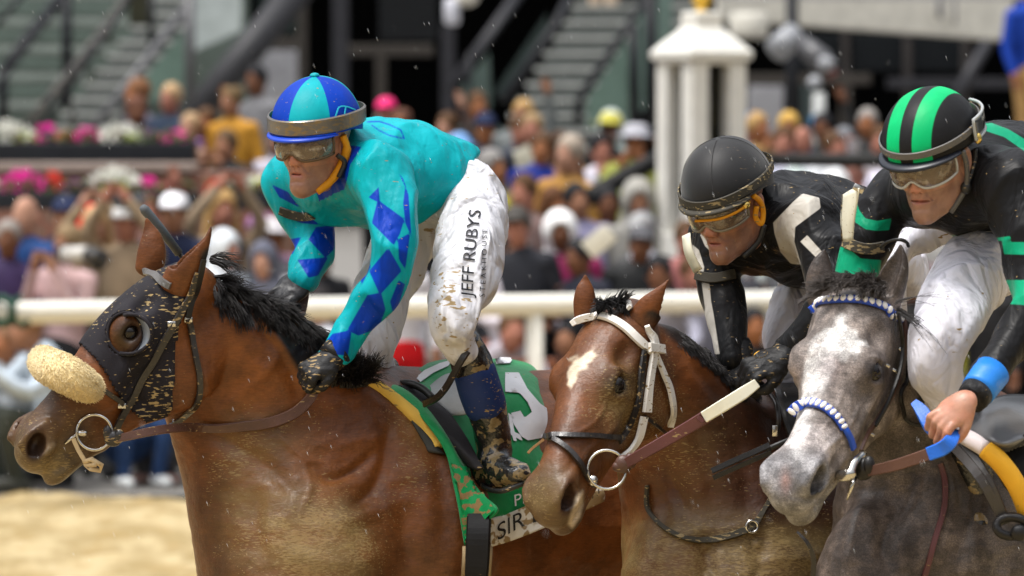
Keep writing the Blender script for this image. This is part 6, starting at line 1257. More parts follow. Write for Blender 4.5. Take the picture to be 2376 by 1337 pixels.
planter('lower black flower box with magenta and white flowers',-90,455,446,487,38.2,[(5,105,50,PK,'magenta_flowers'),(105,145,45,RD,'red_flowers'),(145,205,26,PU,'purple_flowers'),(205,330,60,WT,'white_flowers'),(235,320,26,YG,'lime_leaves'),(325,362,36,PK,'magenta_flowers'),(370,440,24,(.4,.12,.1),'rusty_flowers'),(-60,0,36,WT,'white_flowers')])
planter('short black flower box with white flowers beside the teal sleeve',478,720,446,487,38.4,[(480,520,24,RD,'red_flowers'),(515,565,45,WT,'white_flowers'),(562,640,40,WT,'white_flowers'),(575,640,26,YG,'lime_leaves'),(630,700,30,PK,'magenta_flowers')])
planter('upper black flower box with pink and white flowers',-90,452,330,376,40.6,[(-60,85,48,WT,'white_flowers'),(20,80,22,YG,'lime_leaves'),(82,135,46,PK,'magenta_flowers'),(88,130,20,PU,'purple_flowers'),(175,235,34,PK,'magenta_flowers'),(232,332,44,WT,'white_flowers'),(268,318,22,YG,'lime_leaves'),(332,372,26,PU,'purple_flowers'),(370,440,24,PK,'magenta_flowers'),(130,180,24,OR,'rusty_flowers')])
bw=tag(empty('brick_wall',P(250,430,39.4)),'low brick wall between the two rows of flower boxes','brick wall'); adopt(bw,pbox('brick_face',-90,700,398,620,39.0,.3,BRK,None,.01),pbox('coping',-95,455,378,399,38.95,.42,stuff('coping_stone',(.34,.27,.23),.8),None,.01))
# white lantern pillar
lp=tag(empty('lantern_pillar',P(1632,700,36)),'white lantern pillar with a stepped roof and a gold ball','pillar'); WP=stuff('white_pillar_paint',(.72,.71,.66),.45,bump=.04,var=.05); Rz=rodr(np.array([0,0,math.radians(32)])); c0=P(1627,300,36); s=36/F; a=.205; out=[]
zT=ztop(140,36); zB=0.; k=MB()
for sx,sy in ((-1,-1),(1,-1),(-1,1),(1,1)): k.box((c0[0],c0[1],0)+Rz@np.array([sx*a*.70,sy*a*.70,(zT+zB)/2]),(a*.30,a*.30,(zT-zB)/2),Rz)
out.append(k.build('corner_post',WP,None,smooth=False,bevel=.002))
zb=ztop(540,36); out.append(MB().box((c0[0],c0[1],zb/2),(a*1.05,a*1.05,zb/2),Rz).build('plinth',WP,None,smooth=False,bevel=.01))
out.append(MB().box((c0[0],c0[1],(zT+zb)/2),(a*.55,a*.55,(zT-zb)/2-.01),Rz).build('slot_shade_core',stuff('lantern_slot_shade',(.006,.006,.005),.7,col2=(.02,.018,.008)),None,smooth=False))  # box filling the slots; their shade is put into its near-black colour
def pyr(rs): 
    m=MB(); vs=[]
    for r_,z in rs:
        for q in ((-1,-1),(1,-1),(1,1),(-1,1)): vs.append(np.array([c0[0],c0[1],z])+Rz@np.array([q[0]*r_,q[1]*r_,0]))
    fs=[(4*i+j,4*i+(j+1)%4,4*i+4+(j+1)%4,4*i+4+j) for i in range(len(rs)-1) for j in range(4)]+[(3,2,1,0),tuple(4*(len(rs)-1)+j for j in range(4))]; return m.add(vs,fs)
z=lambda y: ztop(y,36)
out.append(pyr([(a*1.0,z(150)),(a*1.0,z(142)),(a*1.14,z(138)),(a*1.16,z(122)),(a*1.10,z(116)),(a*.86,z(96)),(a*.64,z(80)),(a*.48,z(66)),(a*.46,z(62)),(a*.46,z(34)),(a*.42,z(28)),(a*.2,z(27))]).build('roof',WP,None,smooth=False,bevel=.004))
gd=stuff('gold_leaf',(.80,.50,.06),.3,metal=.6,bump=0); out.append(MB().lathe((c0[0],c0[1],z(30)),[(.05,0),(.045,.015),(.025,.03),(.035,.04),(.055,.06),(.064,.085),(.055,.115),(.03,.13),(.012,.15),(.0,.19)],24).build('gold_ball',gd,None)); adopt(lp,*out)
# sloping and level dark rail of the raised walkway
railing('broad black sloping rail beside the lantern pillar',[[(1270,520,36.2),(1400,438,36.3),(1540,362,36.4),(1600,366,36.5),(1680,371,36.6),42],[(1480,400,36.4),(1480,620,36.4),20]],stuff('black_rail',(.012,.012,.012),.6,bump=0))
r_=railing('level black rail in front of the right balcony crowd',[[(1600,371,36.2),(2700,374,36.5),34],[(1745,371,37.7),(1745,620,37.7),20],[(2060,371,37.8),(2060,620,37.8),20]],stuff('black_rail2',(.018,.018,.017),.6,bump=0))
# camera head on a post, bottle-white pole
cm=tag(empty('broadcast_camera',P(1838,120,45)),'grey remote camera with a long barrel on a black post','camera'); out=[MB().tube([P(1838,-30,45.2),P(1838,400,45.2)],mpx(15,45),12).build('post',ST2,None)]; gy=stuff('camera_grey',(.30,.31,.33),.4,bump=.1)
out.append(MB().tube([P(1800,118,44.8),P(1845,78,44.9)],[.11,.10],14).build('housing',gy,None)); out.append(MB().tube([P(1855,95,44.8),P(1905,140,44.7),P(1925,160,44.7)],[.07,.10,.08],14).build('barrel',stuff('camera_dark',(.07,.07,.075),.4),None)); out.append(MB().sphere(P(1917,148,44.6),(.07,.05,.06)).build('lens_hood',gy,None)); out.append(MB().tube([P(1925,165,44.7),P(1935,178,44.7)],.05,12).build('lens',stuff('red_lens',(.18,.05,.04),.3),None)); adopt(cm,*out)
pl=tag(empty('banner_pole',P(1900,300,43)),'pale pole with a blue band and a round white top beside the camera post','pole'); adopt(pl,MB().tube([P(1902,420,43),P(1900,215,43)],mpx(15,43),12).build('shaft',stuff('pale_pole',(.42,.43,.42),.5),None),MB().tube([P(1897,300,42.9),P(1897,270,42.9)],mpx(17,43),12).build('blue_band',stuff('blue_tape',(.03,.16,.35),.5),None),MB().sphere(P(1890,192,43),mpx(17,43)).build('round_top',gy,None))
# ------------------------------------------------------------ the crowd
def pc(rows,k=.03,n=3,op='+'): return Chain([(*q[:3],q[3],q[4] if len(q)>4 else q[3]) for q in rows],(0,-1,0.02),op,k,n)
HEADZ=1.60
def pe(c,r,k=.02,op='+'): return Ell(c,r,None,op,k)
def person_parts(pose):
    head=[pe((0,0,1.62),(.069,.092,.108)),pe((0,-.03,1.565),(.058,.062,.07),.03),pe((0,-.098,1.60),(.013,.02,.02),.015),pe((.076,.0,1.60),(.012,.02,.03),.01),pe((-.076,.0,1.60),(.012,.02,.03),.01),pe((.028,-.09,1.63),(.018,.012,.012),.01,'-'),pe((-.028,-.09,1.63),(.018,.012,.012),.01,'-'),pc([(0,.01,1.53,.055),(0,.02,1.44,.06)])]
    tor=[pc([(0,.01,1.44,.07,.10),(0,.02,1.36,.11,.18),(0,.02,1.22,.12,.19),(0,.02,1.05,.11,.165),(0,.02,.93,.115,.175)],.05,4),pc([(-.17,.02,1.38,.06),(.17,.02,1.38,.06)],.04)]
    leg=[pc([(0,.02,.95,.12,.17),(0,.02,.88,.12,.17)])]+[pc([(s*.09,.02,.88,.09),(s*.10,.01,.50,.062),(s*.10,.03,.12,.045),(s*.10,.03,.08,.045)],.03) for s in (1,-1)]
    shoe=[pc([(s*.10,.04,.05,.045),(s*.11,-.12,.04,.04)]) for s in (1,-1)]
    A={'down':[((.19,.02,1.38),(.25,.03,1.12),(.25,-.06,.88))]*2,'cam':[((.19,.02,1.38),(.25,-.10,1.16),(.06,-.22,1.50))]*2,'clap':[((.19,.02,1.38),(.24,-.02,1.12),(.03,-.30,1.24))]*2,
       'wave':[((.19,.02,1.38),(.25,-.02,1.55),(.20,-.10,1.86)),((.19,.02,1.38),(.25,.0,1.12),(.20,-.16,.98))],'phone':[((.19,.02,1.38),(.22,-.10,1.55),(.05,-.18,1.80))]*2,'lean':[((.19,-.02,1.36),(.27,-.20,1.16),(.12,-.42,1.12))]*2}[pose]
    slv=[];hand=[]
    for s,(a,b_,c) in zip((1,-1),A):
        a,b_,c=[np.array(q)*np.array([s,1,1]) for q in (a,b_,c)]; w_=b_+(c-b_)*.86
        slv.append(pc([(*a,.062),(*b_,.046),(*w_,.034)],.03)); hd=c-b_; hd/=np.linalg.norm(hd); hand+= [pc([(*w_,.027),(*c,.033,.024)])]; u=np.array([1,0,0.])
        for i in range(4): hand.append(pc([(*(c+u*(i-1.5)*.019),.011),(*(c+hd*.055+u*(i-1.5)*.021),.010),(*(c+hd*.085+u*(i-1.5)*.018+np.array([0,-.01,-.01])),.008)],.006))
        hand.append(pc([(*(c-u*s*.02),.012),(*(c+hd*.03-u*s*.05),.010)],.006))
    V=.0135
    core=[pc([(0,.02,1.44,.05),(0,.02,1.0,.06)])]+[pc([(s*q[0][0],q[0][1],q[0][2],.035),(s*q[1][0],q[1][1],q[1][2],.026),(s*q[2][0],q[2][1],q[2][2],.026)],.02) for s,q in zip((1,-1),A)]+[pc([(-.19,.02,1.38,.03),(.19,.02,1.38,.03)],.03)]
    d={'body':sdf_mesh(head+core+hand,.010),'shirt':sdf_mesh(tor+slv,V),'trousers':sdf_mesh(leg,V),'shoes':sdf_mesh(shoe,V)}
    return d
def hairs():
    face=pe((0,-.085,1.585),(.062,.07,.085),.02,'-')
    H={}
    H['short']=sdf_mesh([pe((0,.012,1.645),(.083,.095,.098)),face],.009); H['long']=sdf_mesh([pe((0,.012,1.645),(.086,.098,.10)),pc([(0,.06,1.60,.06,.085),(0,.07,1.45,.05,.095),(0,.07,1.30,.035,.08)]),pc([(.07,.02,1.60,.03),(.085,.0,1.42,.03)]),pc([(-.07,.02,1.60,.03),(-.085,.0,1.42,.03)]),face],.009)
    H['hood']=sdf_mesh([pe((0,.012,1.63),(.105,.115,.135)),pc([(0,.04,1.52,.08,.10),(0,.04,1.44,.08,.13)]),pe((0,-.10,1.58),(.062,.09,.09),.02,'-')],.010)
    H['cap']=sdf_mesh([pe((0,.0,1.66),(.092,.105,.085)),pe((0,-.11,1.655),(.065,.07,.014),.01),Half((0,0,1.638),(0,0,-1))],.008); H['bun']=sdf_mesh([pe((0,.012,1.645),(.083,.095,.098)),pe((0,.10,1.69),(.05,.05,.05)),face],.009)
    m=MB(); m.lathe((0,0,1.665),[(.17,.0),(.175,.008),(.10,.012),(.095,.05),(.085,.085),(.05,.098),(0,.10)],24); H['brim']=(np.array(m.v),None,m.f)
    return H
HA=hairs(); PP={p:person_parts(p) for p in ('down','cam','clap','wave','phone','lean')}
MESH={}
def shared(key,vf,name):
    if key not in MESH:
        v=vf[0]; f=vf[1] if vf[1] is not None else vf[2]; o=mk(name,v,f,None); me=o.data; me.materials.append(None); bpy.data.objects.remove(o); MESH[key]=me
    o=bpy.data.objects.new(name,MESH[key]); COL.objects.link(o); return o
CM={}
def cmat(col,kind='cloth'):
    k=(tuple(round(c,3) for c in col),kind)
    if k not in CM: CM[k]=stuff('%s_tone_%d'%(kind,len(CM)),col,.7 if kind!='skin' else .5,bump=.25 if kind=='cloth' else .05,bs=20,bd=.01,var=.15)
    return CM[k]
def setm(o,m): o.material_slots[0].link='OBJECT'; o.material_slots[0].material=m
SKN={'pale':(.44,.24,.165),'pink':(.38,.165,.115),'tan':(.30,.145,.085),'orange':(.31,.125,.055),'brown':(.14,.058,.03),'dark':(.14,.06,.035)}
def person(x,y,d,label,pose='down',yaw=0,skin='tan',hair='short',hc=(.04,.025,.015),hat=None,hatc=None,top=(.05,.05,.06),tr=(.03,.035,.05),sc=1.,lean=0,foot=None,group='spectators in the crowd',coat=None):
    p=P(x,y,d); z=zf(d) if foot is None else foot; s=(p[2]-z)/HEADZ
    if foot is None and not .86<s<1.14: s=min(max(s,.86),1.14); z=p[2]-HEADZ*s
    b_=shared(pose+'body',PP[pose]['body'],'person'); setm(b_,cmat(SKN[skin],'skin')); b_.location=(p[0],d,z); wv=.95+.10*((len(label)*7%11)/10.); b_.scale=(s*wv,s*wv,s); b_.rotation_euler=(lean+.05*((len(label)*5%9)-4)/4,.09*((len(label)*3%7)-3)/3,math.radians(yaw+38*(((len(label)*13+int(x))%17)-8)/8 if pose!='lean' else yaw))
    tag(b_,label,'person',group)
    if sum(top)<1.5: top=tuple(q*.8 for q in top)
    for part,c in (('shirt',top),('trousers',tr),('shoes',(.03,.03,.03))):
        o=shared(pose+part,PP[pose][part],part); setm(o,cmat(c)); o.parent=b_
    if hair: o=shared('h'+hair,HA[hair],'hair' if hair!='hood' else 'hood'); setm(o,cmat(hc)); o.parent=b_; hk=1.03+.09*((int(x)*7%10)/9.); o.scale=(hk,hk,hk); o.location=(0,0,1.63*(1-hk))
    if hat: o=shared('t'+hat,HA[hat],'hat'); setm(o,cmat(hatc)); o.parent=b_
    return b_
NV=(.012,.02,.06); BK=(.012,.012,.014); WT_=(.70,.69,.72); BLD=(.42,.26,.10); BRH=(.09,.045,.02); GRY=(.16,.165,.18); BG=(.45,.33,.20)
PEOPLE=[
# front row behind the rail, left
(45,505,34.2,'bald man in a blue suit jacket and pale shirt at the left edge','down',0,'pale',None,BRH,None,None,(.012,.06,.22),NV),
(2,560,33.9,'ruddy grey-haired man cut by the left edge beside the bald man','lean',0,'brown','short',(.25,.22,.2),None,None,(.05,.03,.1),NV),
(122,570,33.7,'woman with clipped light hair in a pink striped top aiming a camera','cam',-35,'tan','long',(.22,.15,.08),None,None,(.62,.42,.42),BK),
(118,505,35.2,'person in a navy hat behind the woman with the camera','down',0,'tan','short',BK,'cap',NV,NV,NV),
(187,535,35.0,'person in a bright red hood left of the tan coat','down',20,'pale','hood',(.75,.01,.015),None,None,(.6,.6,.58),BK),
(242,530,34.6,'woman with long fair hair in a camel coat with raised hands','phone',10,'pale','long',(.50,.33,.17),None,None,BG,BK),
(300,520,34.3,'man in a white cap and open camel coat holding up a phone','phone',0,'pink','short',BK,'cap',(.78,.78,.78),(.38,.28,.18),BK),
(378,500,35.4,'person with raised bare arms behind the two white caps','wave',0,'pink','short',BRH,None,None,(.2,.1,.08),BK),
(408,498,34.5,'man in a clean white baseball cap above the bay horse ear','down',-20,'tan','short',BRH,'cap',(.80,.80,.84),NV,NV),
(498,495,34.9,'woman with long blond hair raising her hands by the flower box','phone',0,'pink','long',BLD,None,None,(.4,.3,.2),BK),
(500,585,33.9,'person with a white and pale blue scarf over the head','clap',15,'pink','hood',(.62,.66,.70),None,None,(.60,.64,.68),GRY),
(558,590,34.2,'person in a dark grey coat with a pale scarf near the far glove','clap',0,'brown','short',BK,None,None,(.05,.06,.075),BK),
(598,560,35.0,'person in a small white hat behind the dark grey coat','down',0,'orange','short',BRH,'brim',(.66,.64,.66),(.3,.3,.32),BK),
(642,540,35.3,'person in a mauve cap beside the muddy arm band','down',0,'orange','short',BRH,'cap',(.32,.16,.30),(.25,.15,.22),BK),
(650,610,33.8,'person in a round slate grey hood clapping behind the far glove','clap',-10,'pale','hood',(.10,.105,.14),None,None,(.10,.105,.14),BK),
(745,715,33.7,'dark-haired person bending low between the teal arm and the mane','clap',-60,'orange','short',(.015,.012,.012),None,None,(.55,.58,.62),GRY),
(790,600,34.5,'person in black seen between the two teal sleeves','down',0,'brown','short',BK,None,None,BK,BK),
(720,590,34.9,'person in a white jacket seen through the bend of the far teal arm','down',0,'tan','short',BRH,None,None,(.5,.5,.52),GRY),
(945,585,34.0,'person in a white top and bright red skirt behind the white breeches','down',0,'tan','long',BRH,None,None,(.65,.63,.66),(.62,.008,.012)),
(880,600,34.6,'person in pale blue jeans behind the two white breeches legs','down',0,'tan','short',BRH,None,None,(.6,.6,.62),(.25,.36,.5)),
# front row, centre
(1160,590,33.9,'person in a white shirt resting both arms on the rail','lean',20,'tan','short',BK,None,None,(.66,.62,.68),BK),
(1150,500,35.4,'person in a yellow cap behind the white shirt','down',0,'tan','short',BK,'cap',(.62,.60,.04),(.3,.3,.28),BK),
(1247,530,33.8,'red-faced man in a flat cap and black suit behind the rail post','down',-15,'pink','short',(.07,.06,.05),'cap',(.06,.055,.05),(.020,.022,.030),BK),
(1335,545,34.1,'person in a big white hood with a magenta scarf','clap',0,'brown','hood',(.78,.78,.78),None,None,(.30,.02,.10),BK),
(1385,600,33.7,'person in dark navy holding a pale paper low by the horse ear','clap',-20,'brown','short',BK,None,None,(.018,.02,.035),BK),
(1440,570,33.8,'man in a grey flat cap and black jacket behind the bay horse ears','down',10,'brown','short',BK,'cap',(.09,.09,.10),(.014,.015,.016),BK),
(1518,540,35.2,'person in a silver grey cap below the lantern pillar','down',0,'tan','short',GRY,'cap',(.33,.33,.33),(.1,.1,.1),BK),
(1512,615,34.2,'person in a white cap drinking beside the white pillar base','cam',20,'tan','short',BRH,'cap',(.66,.67,.75),(.05,.05,.06),BK),
(1548,640,33.6,'brown-faced person in a lavender jacket leaning to the rail','lean',-10,'brown','short',BK,None,None,(.40,.40,.50),GRY),
(1575,560,34.9,'pink-faced person raising a hand under the black helmet','wave',0,'pink','short',BRH,None,None,(.45,.16,.15),BK),
(1610,640,33.9,'person in a pale lilac jacket beside the muddy black sleeve','down',0,'pink','short',BRH,None,None,(.38,.38,.48),GRY),
(1760,760,33.6,'dark-clothed person low behind the rail by the black sleeve','down',0,'orange','short',BK,None,None,BK,BK),
(1720,600,34.4,'person in a charcoal coat behind the black helmet jockey','down',0,'tan','short',BK,None,None,(.04,.04,.05),BK),
# between the two right jockeys and right edge
(2110,560,34.6,'pink-faced person between the cream arm card and the chin','down',0,'pink','short',GRY,None,None,(.4,.3,.3),BK),
(2150,600,35.0,'person in beige behind the white breeches on the right','down',0,'pale','short',GRY,None,None,(.45,.42,.36),BK),
(2348,650,34.2,'person in a yellow top right of the big white breeches','down',0,'pink','short',BRH,None,None,(.62,.58,.05),BK),
(2310,640,33.8,'person in black standing behind the white breeches on the right','down',0,'brown','short',BK,None,None,BK,BK),
(2395,600,34.0,'person in a charcoal jacket cut by the right edge','down',0,'tan','short',BK,None,None,(.03,.03,.035),BK),
(2130,660,33.8,'person in black low between the grey horse and the breeches','down',0,'brown','short',BK,None,None,(.02,.02,.02),BK),
# second rows, centre, from the top
(1106,250,41.5,'brown-haired person high by the grey column in dark green','down',0,'orange','short',BRH,None,None,(.02,.035,.035),BK),
(1172,268,41.3,'sandy-haired person with raised hand below the stair glass','wave',0,'tan','short',BLD,None,None,(.2,.22,.22),BK),
(1112,302,38.6,'person in a navy cap and navy coat behind the teal back','down',0,'orange','short',BK,'cap',NV,(.012,.022,.05),NV),
(1112,352,37.3,'person in a light blue cap beside the teal jacket','down',0,'pink','short',BRH,'cap',(.16,.32,.60),(.10,.06,.16),NV),
(1200,305,40.1,'pink-faced person between the navy and blond heads','down',0,'pink','short',BRH,None,None,(.03,.035,.06),BK),
(1258,302,39.7,'person with blond hair at the foot of the centre stair','down',0,'pink','short',(.30,.20,.10),None,None,(.4,.38,.3),BK),
(1214,348,38.5,'tan-faced person in royal blue left of the bald man','down',0,'orange','short',BRH,None,None,(.01,.03,.28),NV),
(1187,395,36.6,'grey-haired woman in a straw yellow jacket','down',0,'orange','long',(.22,.21,.20),None,None,(.55,.44,.18),BK),
(1275,362,36.9,'large balding man in sunglasses and a mustard shawl','down',0,'pale','short',(.36,.30,.24),None,None,(.50,.26,.06),BK),
(1330,405,36.8,'woman with long brown hair beside the black sloping rail','down',-20,'tan','long',(.17,.07,.025),None,None,(.32,.16,.07),BK),
(1345,345,38.9,'brunette in a tan coat behind the long brown hair','down',0,'brown','long',(.06,.03,.015),None,None,(.34,.20,.09),BK),
(1246,452,35.6,'ruddy person above the red-faced man in the flat cap','down',0,'pink','short',BRH,None,None,(.2,.13,.12),BK),
(1288,478,36.3,'person with auburn hair beside the foot of the sloping rail','down',0,'orange','long',(.10,.04,.015),None,None,(.12,.06,.04),BK),
(1412,350,38.7,'person in a white shirt clasping hands above the sloping rail','cam',0,'pink','short',BK,None,None,(.60,.58,.66),BK),
(1380,305,40.8,'person in a yellow hat below the green glass','down',0,'brown','short',BK,'brim',(.50,.46,.08),(.03,.03,.03),BK),
(1405,300,41.4,'person in a pale mint coat below the green glass','down',0,'tan','hood',(.50,.56,.53),None,None,(.45,.52,.48),BK),
(1462,335,38.4,'woman in a silver cap with a pink and lime scarf','cam',-25,'orange','short',BK,'brim',(.42,.42,.46),(.42,.45,.10),BK),
(1512,320,38.8,'dark-haired person in grey against the lantern pillar','down',0,'brown','short',BK,None,None,(.10,.095,.09),BK),
(1478,470,36.1,'person in a stone grey coat under the sloping rail','down',30,'tan','hood',(.32,.31,.28),None,None,(.34,.33,.30),BK),
(1392,470,36.0,'person in lavender between two dark coats under the rail','down',0,'tan','short',BK,None,None,(.40,.38,.58),NV),
(1430,480,36.1,'person in dark navy beside the lavender shirt','down',0,'brown','short',BK,None,None,NV,NV),
# upper left
(325,222,41.8,'ginger-faced man side by side with a blond one above the flowers','down',-30,'orange','short',(.20,.09,.04),None,None,(.10,.09,.12),BK),
(372,232,41.5,'blond man in a navy blazer and peach shirt above the flowers','down',-60,'pink','short',(.45,.30,.16),None,None,(.03,.05,.09),NV),
(292,262,41.2,'brown person raising both hands behind the flower box','clap',0,'brown','short',(.12,.05,.03),None,None,(.30,.30,.34),BK),
(398,300,41.0,'person in a peach and pink top at the end of the upper flower box','down',0,'pale','short',(.40,.27,.15),None,None,(.62,.40,.30),NV),
(556,240,40.8,'tall woman in a mustard orange jacket below the raking beam','down',-60,'tan','bun',(.14,.09,.04),None,None,(.58,.28,.03),(.3,.2,.1)),
(484,290,41.2,'person in a lilac sleeve with a raised hand','wave',0,'orange','short',BRH,None,None,(.38,.20,.50),(.4,.38,.42)),
(548,340,39.6,'person in black with a yellow lanyard covering the mouth','cam',0,'tan','short',(.10,.06,.03),None,None,BK,BK),
(612,330,39.9,'person in a pale lilac coat against the blue helmet','down',0,'tan','short',BRH,None,None,(.52,.50,.58),GRY),
(622,190,43.5,'dark-haired person in grey behind the blue helmet','down',0,'brown','short',BK,None,None,(.2,.2,.21),GRY),
(932,262,42.0,'person in a hot pink hat against the dark doorway','down',0,'pink','short',BRH,'cap',(.80,.03,.18),(.3,.1,.12),BK),
(965,290,41.6,'woman beside the hot pink hat with hair tied back','down',0,'orange','bun',(.12,.05,.03),None,None,(.12,.06,.06),BK),
(1018,300,41.2,'person waving an open hand above the teal back','wave',0,'pale','short',BRH,None,None,(.12,.08,.07),BK),
(880,290,42.2,'grey-haired person just left of the hot pink hat','down',0,'brown','short',(.2,.18,.17),None,None,(.1,.1,.1),BK),
# right balcony
(1768,298,40.2,'person in a blue cap on the balcony next to the pillar','down',0,'pink','short',BRH,'cap',(.03,.12,.25),(.18,.2,.35),BK),
(1795,300,39.6,'blond person in ochre with raised hands on the balcony','cam',0,'orange','short',BLD,None,None,(.36,.22,.08),BK),
(1788,335,38.4,'person in pale blue leaning on the black balcony rail','clap',-20,'pink','short',BRH,None,None,(.46,.52,.66),BK),
(1815,300,39.9,'person with golden hair at the dark balcony post','down',0,'orange','short',(.55,.34,.08),None,None,(.02,.03,.08),BK),
(1853,332,38.6,'bald ruddy man behind the balcony rail by the dark post','down',0,'pink',None,BRH,None,None,(.03,.03,.035),BK),
(1925,335,38.6,'person clasping hands right of the pale pole','clap',0,'pink','short',GRY,None,None,(.25,.2,.2),BK),
(1945,300,39.8,'person with one raised hand in front of the dark windows','wave',0,'brown','short',BK,None,None,(.03,.03,.03),BK),
(2000,290,40.2,'grey-haired man in black near the striped helmet','clap',0,'orange','short',(.27,.25,.23),None,None,(.05,.05,.05),BK),
(1978,345,38.5,'pink-faced man holding a white cup on the balcony','cam',0,'pink','short',BRH,None,None,(.42,.2,.15),BK),
(2018,335,38.8,'person in white just left of the green striped helmet','down',0,'pink','short',BRH,None,None,(.6,.56,.6),BK),
(2310,330,39.2,'person in grey above the back of the green striped jockey','down',0,'tan','short',BK,None,None,(.2,.2,.2),BK),
# white hats under the balcony rail
(1795,435,37.2,'person in a lavender white hat under the balcony rail','down',0,'tan',None,BRH,'brim',(.52,.52,.62),(.5,.5,.55),GRY),
(1852,440,36.9,'person in a mint white hood under the balcony rail','down',0,'tan','hood',(.50,.58,.55),None,None,(.5,.55,.53),GRY),
(1902,428,37.4,'person in a tall white hood behind the black silks','down',0,'pale','hood',(.68,.70,.72),None,None,(.6,.6,.6),GRY),
(1962,442,36.6,'person in a wide white poncho behind the black silks','down',0,'pale','hood',(.74,.76,.78),None,None,(.74,.76,.78),GRY),
(2008,450,37.1,'person in pale lilac beside the cream arm card','down',0,'pale','hood',(.52,.50,.60),None,None,(.5,.48,.6),GRY),
]
for r_ in PEOPLE:
    x,y,d,lab,pose,yaw,skin,hair,hc,hat,hatc,top,tr=r_; person(x,y,d,lab,pose,yaw,skin,hair,hc,hat,hatc,top,tr)
# stair walker, person in blue at the top right, crouchers by the rail
person(1388,-215,60.3,'person in long beige trousers coming down the centre stair','down',0,'tan','short',BRH,None,None,(.2,.15,.12),(.50,.38,.27),foot=ztop(132,60.3))
person(2404,-30,47,'person in a royal blue sleeve and tan trousers at the top right corner','down',0,'orange','short',BRH,None,None,(.01,.06,.45),(.46,.27,.10),foot=ztop(-30,47)-1.62)
lo=.01
def crouch(x,y,d,label,yaw,skin,hc,top,tr,hood=None):
    b_=person(x,y,d,label,'lean',yaw,skin,'hood' if hood else 'short',hood or hc,None,None,top,tr,foot=ztop(y,d)-HEADZ*.99,sc=1.0); return b_
cro_mesh=None
def crouched(x,y,d,label,yaw,skin,hc,top,tr,shoes):
    """figure sitting on its heels, built as one pose of its own"""
    global cro_mesh
    if cro_mesh is None:
        head=[pe((0,-.10,.98),(.075,.092,.105)),pe((0,-.14,.925),(.058,.06,.07),.03),pe((0,-.20,.96),(.013,.02,.02),.015),pc([(0,-.06,.90,.055),(0,.0,.82,.06)])]
        hands=[]
        for s in (1,-1):
            hands.append(pc([(s*.14,-.44,.78,.028),(s*.10,-.52,.80,.036,.026)]))
            for i in range(4): hands.append(pc([(s*.10+(i-1.5)*.018,-.52,.80,.011),(s*.10+(i-1.5)*.02,-.58,.82,.009)],.005))
        tor=[pc([(0,.0,.84,.08,.14),(0,.06,.70,.12,.19),(0,.10,.50,.13,.18),(0,.12,.36,.14,.18)],.05,4)]+[pc([(s*.18,.0,.78,.062),(s*.25,-.20,.62,.05),(s*.15,-.42,.77,.036)]) for s in (1,-1)]
        leg=[pc([(0,.12,.34,.14,.18),(0,.12,.28,.13,.17)])]+[pc([(s*.10,.08,.30,.095),(s*.16,-.30,.46,.07),(s*.14,-.24,.12,.05),(s*.14,-.22,.09,.05)]) for s in (1,-1)]
        shoe=[pc([(s*.14,-.18,.05,.05),(s*.15,-.38,.045,.042)]) for s in (1,-1)]
        hr=sdf_mesh([pe((0,-.09,1.005),(.083,.095,.098)),pe((0,-.185,.945),(.062,.07,.085),.02,'-')],.009)
        core=[pc([(0,.0,.84,.05),(0,.08,.5,.06)])]+[pc([(0,.0,.80,.03),(s*.18,.0,.78,.035),(s*.25,-.20,.62,.028),(s*.14,-.44,.78,.027)],.02) for s in (1,-1)]
        cro_mesh={'body':sdf_mesh(head+core+hands,.010),'shirt':sdf_mesh(tor,.0135),'trousers':sdf_mesh(leg,.0135),'shoes':sdf_mesh(shoe,.0135),'hair':hr}
    p=P(x,y,d); s=p[2]/.97; b_=shared('crbody',cro_mesh['body'],'person'); setm(b_,cmat(SKN[skin],'skin')); b_.location=(p[0],d,0); b_.scale=(s,s,s); b_.rotation_euler=(0,0,math.radians(yaw)); tag(b_,label,'person','spectators in the crowd')
    if sum(top)<1.5: top=tuple(q*.8 for q in top)
    for part,c in (('shirt',top),('trousers',tr),('shoes',shoes),('hair',hc)): o=shared('cr'+part,cro_mesh[part],part); setm(o,cmat(c)); o.parent=b_
    return b_
crouched(95,770,33.2,'man crouching in a pale blue rain jacket under the rail at left','-60' and -60,'tan',(.25,.12,.06),(.50,.58,.66),(.04,.045,.035),(.05,.05,.04))
crouched(30,800,33.5,'person crouching in a clear grey poncho at the far left','-30' and -30,'orange',(.2,.1,.05),(.48,.52,.56),(.42,.46,.50),(.3,.3,.3))
crouched(300,830,33.6,'person crouching in dark blue jeans and white sneakers behind the noseband',25,'pink',BRH,(.15,.17,.2),(.02,.05,.14),(.72,.74,.74))
crouched(395,850,33.9,'person crouching in a dark grey jacket behind the hooded bay throat',-25,'brown',BK,(.07,.07,.075),(.06,.06,.065),(.5,.3,.25))
crouched(1175,770,33.5,'person crouching in a mauve white shirt left of the rail post',20,'pink',BRH,(.5,.46,.52),BK,BK)
crouched(1330,790,33.6,'person crouching in slate blue jeans behind the rail post',-20,'tan',BK,(.02,.022,.03),(.06,.11,.18),BK)
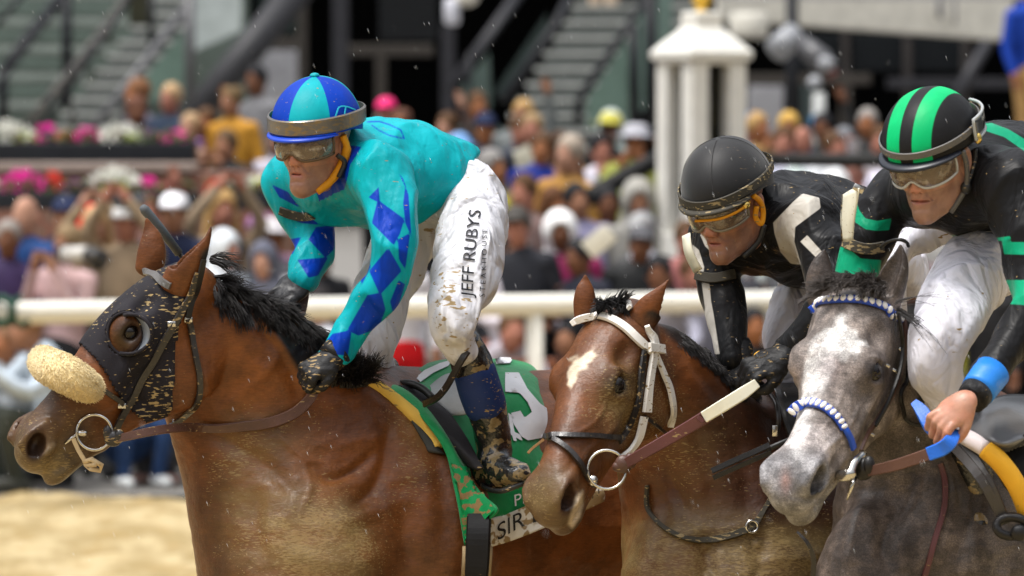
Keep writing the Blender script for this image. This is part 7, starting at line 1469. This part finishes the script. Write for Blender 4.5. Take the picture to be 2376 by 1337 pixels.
# camera with a pale lens, phones
cmr=tag(empty('photo_camera',P(165,590,33.45)),'camera with a pale telephoto lens held by the woman in stripes','camera'); adopt(cmr,MB().tube([P(150,590,33.4),P(205,590,33.3)],[.045,.05],14).build('lens_barrel',stuff('pale_lens',(.55,.53,.50),.4,bump=0),None),MB().tube([P(205,590,33.3),P(236,606,33.25)],[.055,.065],14).build('lens_hood',M['rubber'],None),MB().box(P(146,588,33.45),(.03,.06,.05)).build('camera_body',M['rubber'],None,bevel=.01))
tag(MB().box(P(300,468,34.15),(.09,.008,.045),rodr(np.array([0,.1,0]))).build('phone',stuff('phone_case',(.10,.11,.13),.3,bump=0),bevel=.006),'phone held up sideways by the man in the white cap','phone')
tag(MB().lathe(P(1978,358,38.1),[(.035,0),(.045,.10),(.047,.102),(.0,.102)],14).build('paper_cup',stuff('cup_white',(.68,.64,.68),.5,bump=0)),'white cup held by the pink-faced man on the balcony','cup')
tag(MB().box(P(1390,560,33.35),(.09,.006,.06),rodr(np.array([0,-.7,0]))).build('race_programme',stuff('programme_paper',(.62,.60,.52),.7,bump=0),bevel=.002),'pale folded programme held by the person in dark navy','programme')
tag(MB().sphere(P(1388,305,40.4),.001).build('x',None)) if False else None
# ------------------------------------------------------------ rain
g=np.random.default_rng(12); rn=MB()
for i in range(560):
    d=g.choice([g.uniform(8,11.2),g.uniform(11.2,13.6),g.uniform(13.6,22)],p=[.12,.62,.26]); x,y=g.uniform(0,2376),g.uniform(0,1337); c=P(x,y,d); L=.0058*g.uniform(.6,1.3); dr=np.array([.38,.0,-1.])/1.07; r_=.00034*g.uniform(.7,1.2)
    o=len(rn.v); u=np.array([1,0,.38])/1.07*r_; w_=np.array([0,r_,0]); rn.add([c-dr*L,c+u,c+w_,c-u,c-w_,c+dr*L],[(0,1,2),(0,2,3),(0,3,4),(0,4,1),(5,2,1),(5,3,2),(5,4,3),(5,1,4)])
m,nt,b=newmat('rain_drop'); b.inputs['Base Color'].default_value=(.85,.88,.92,1); b.inputs['Roughness'].default_value=.1; b.inputs['Alpha'].default_value=.75
tag(rn.build('rain',m),kind='stuff')
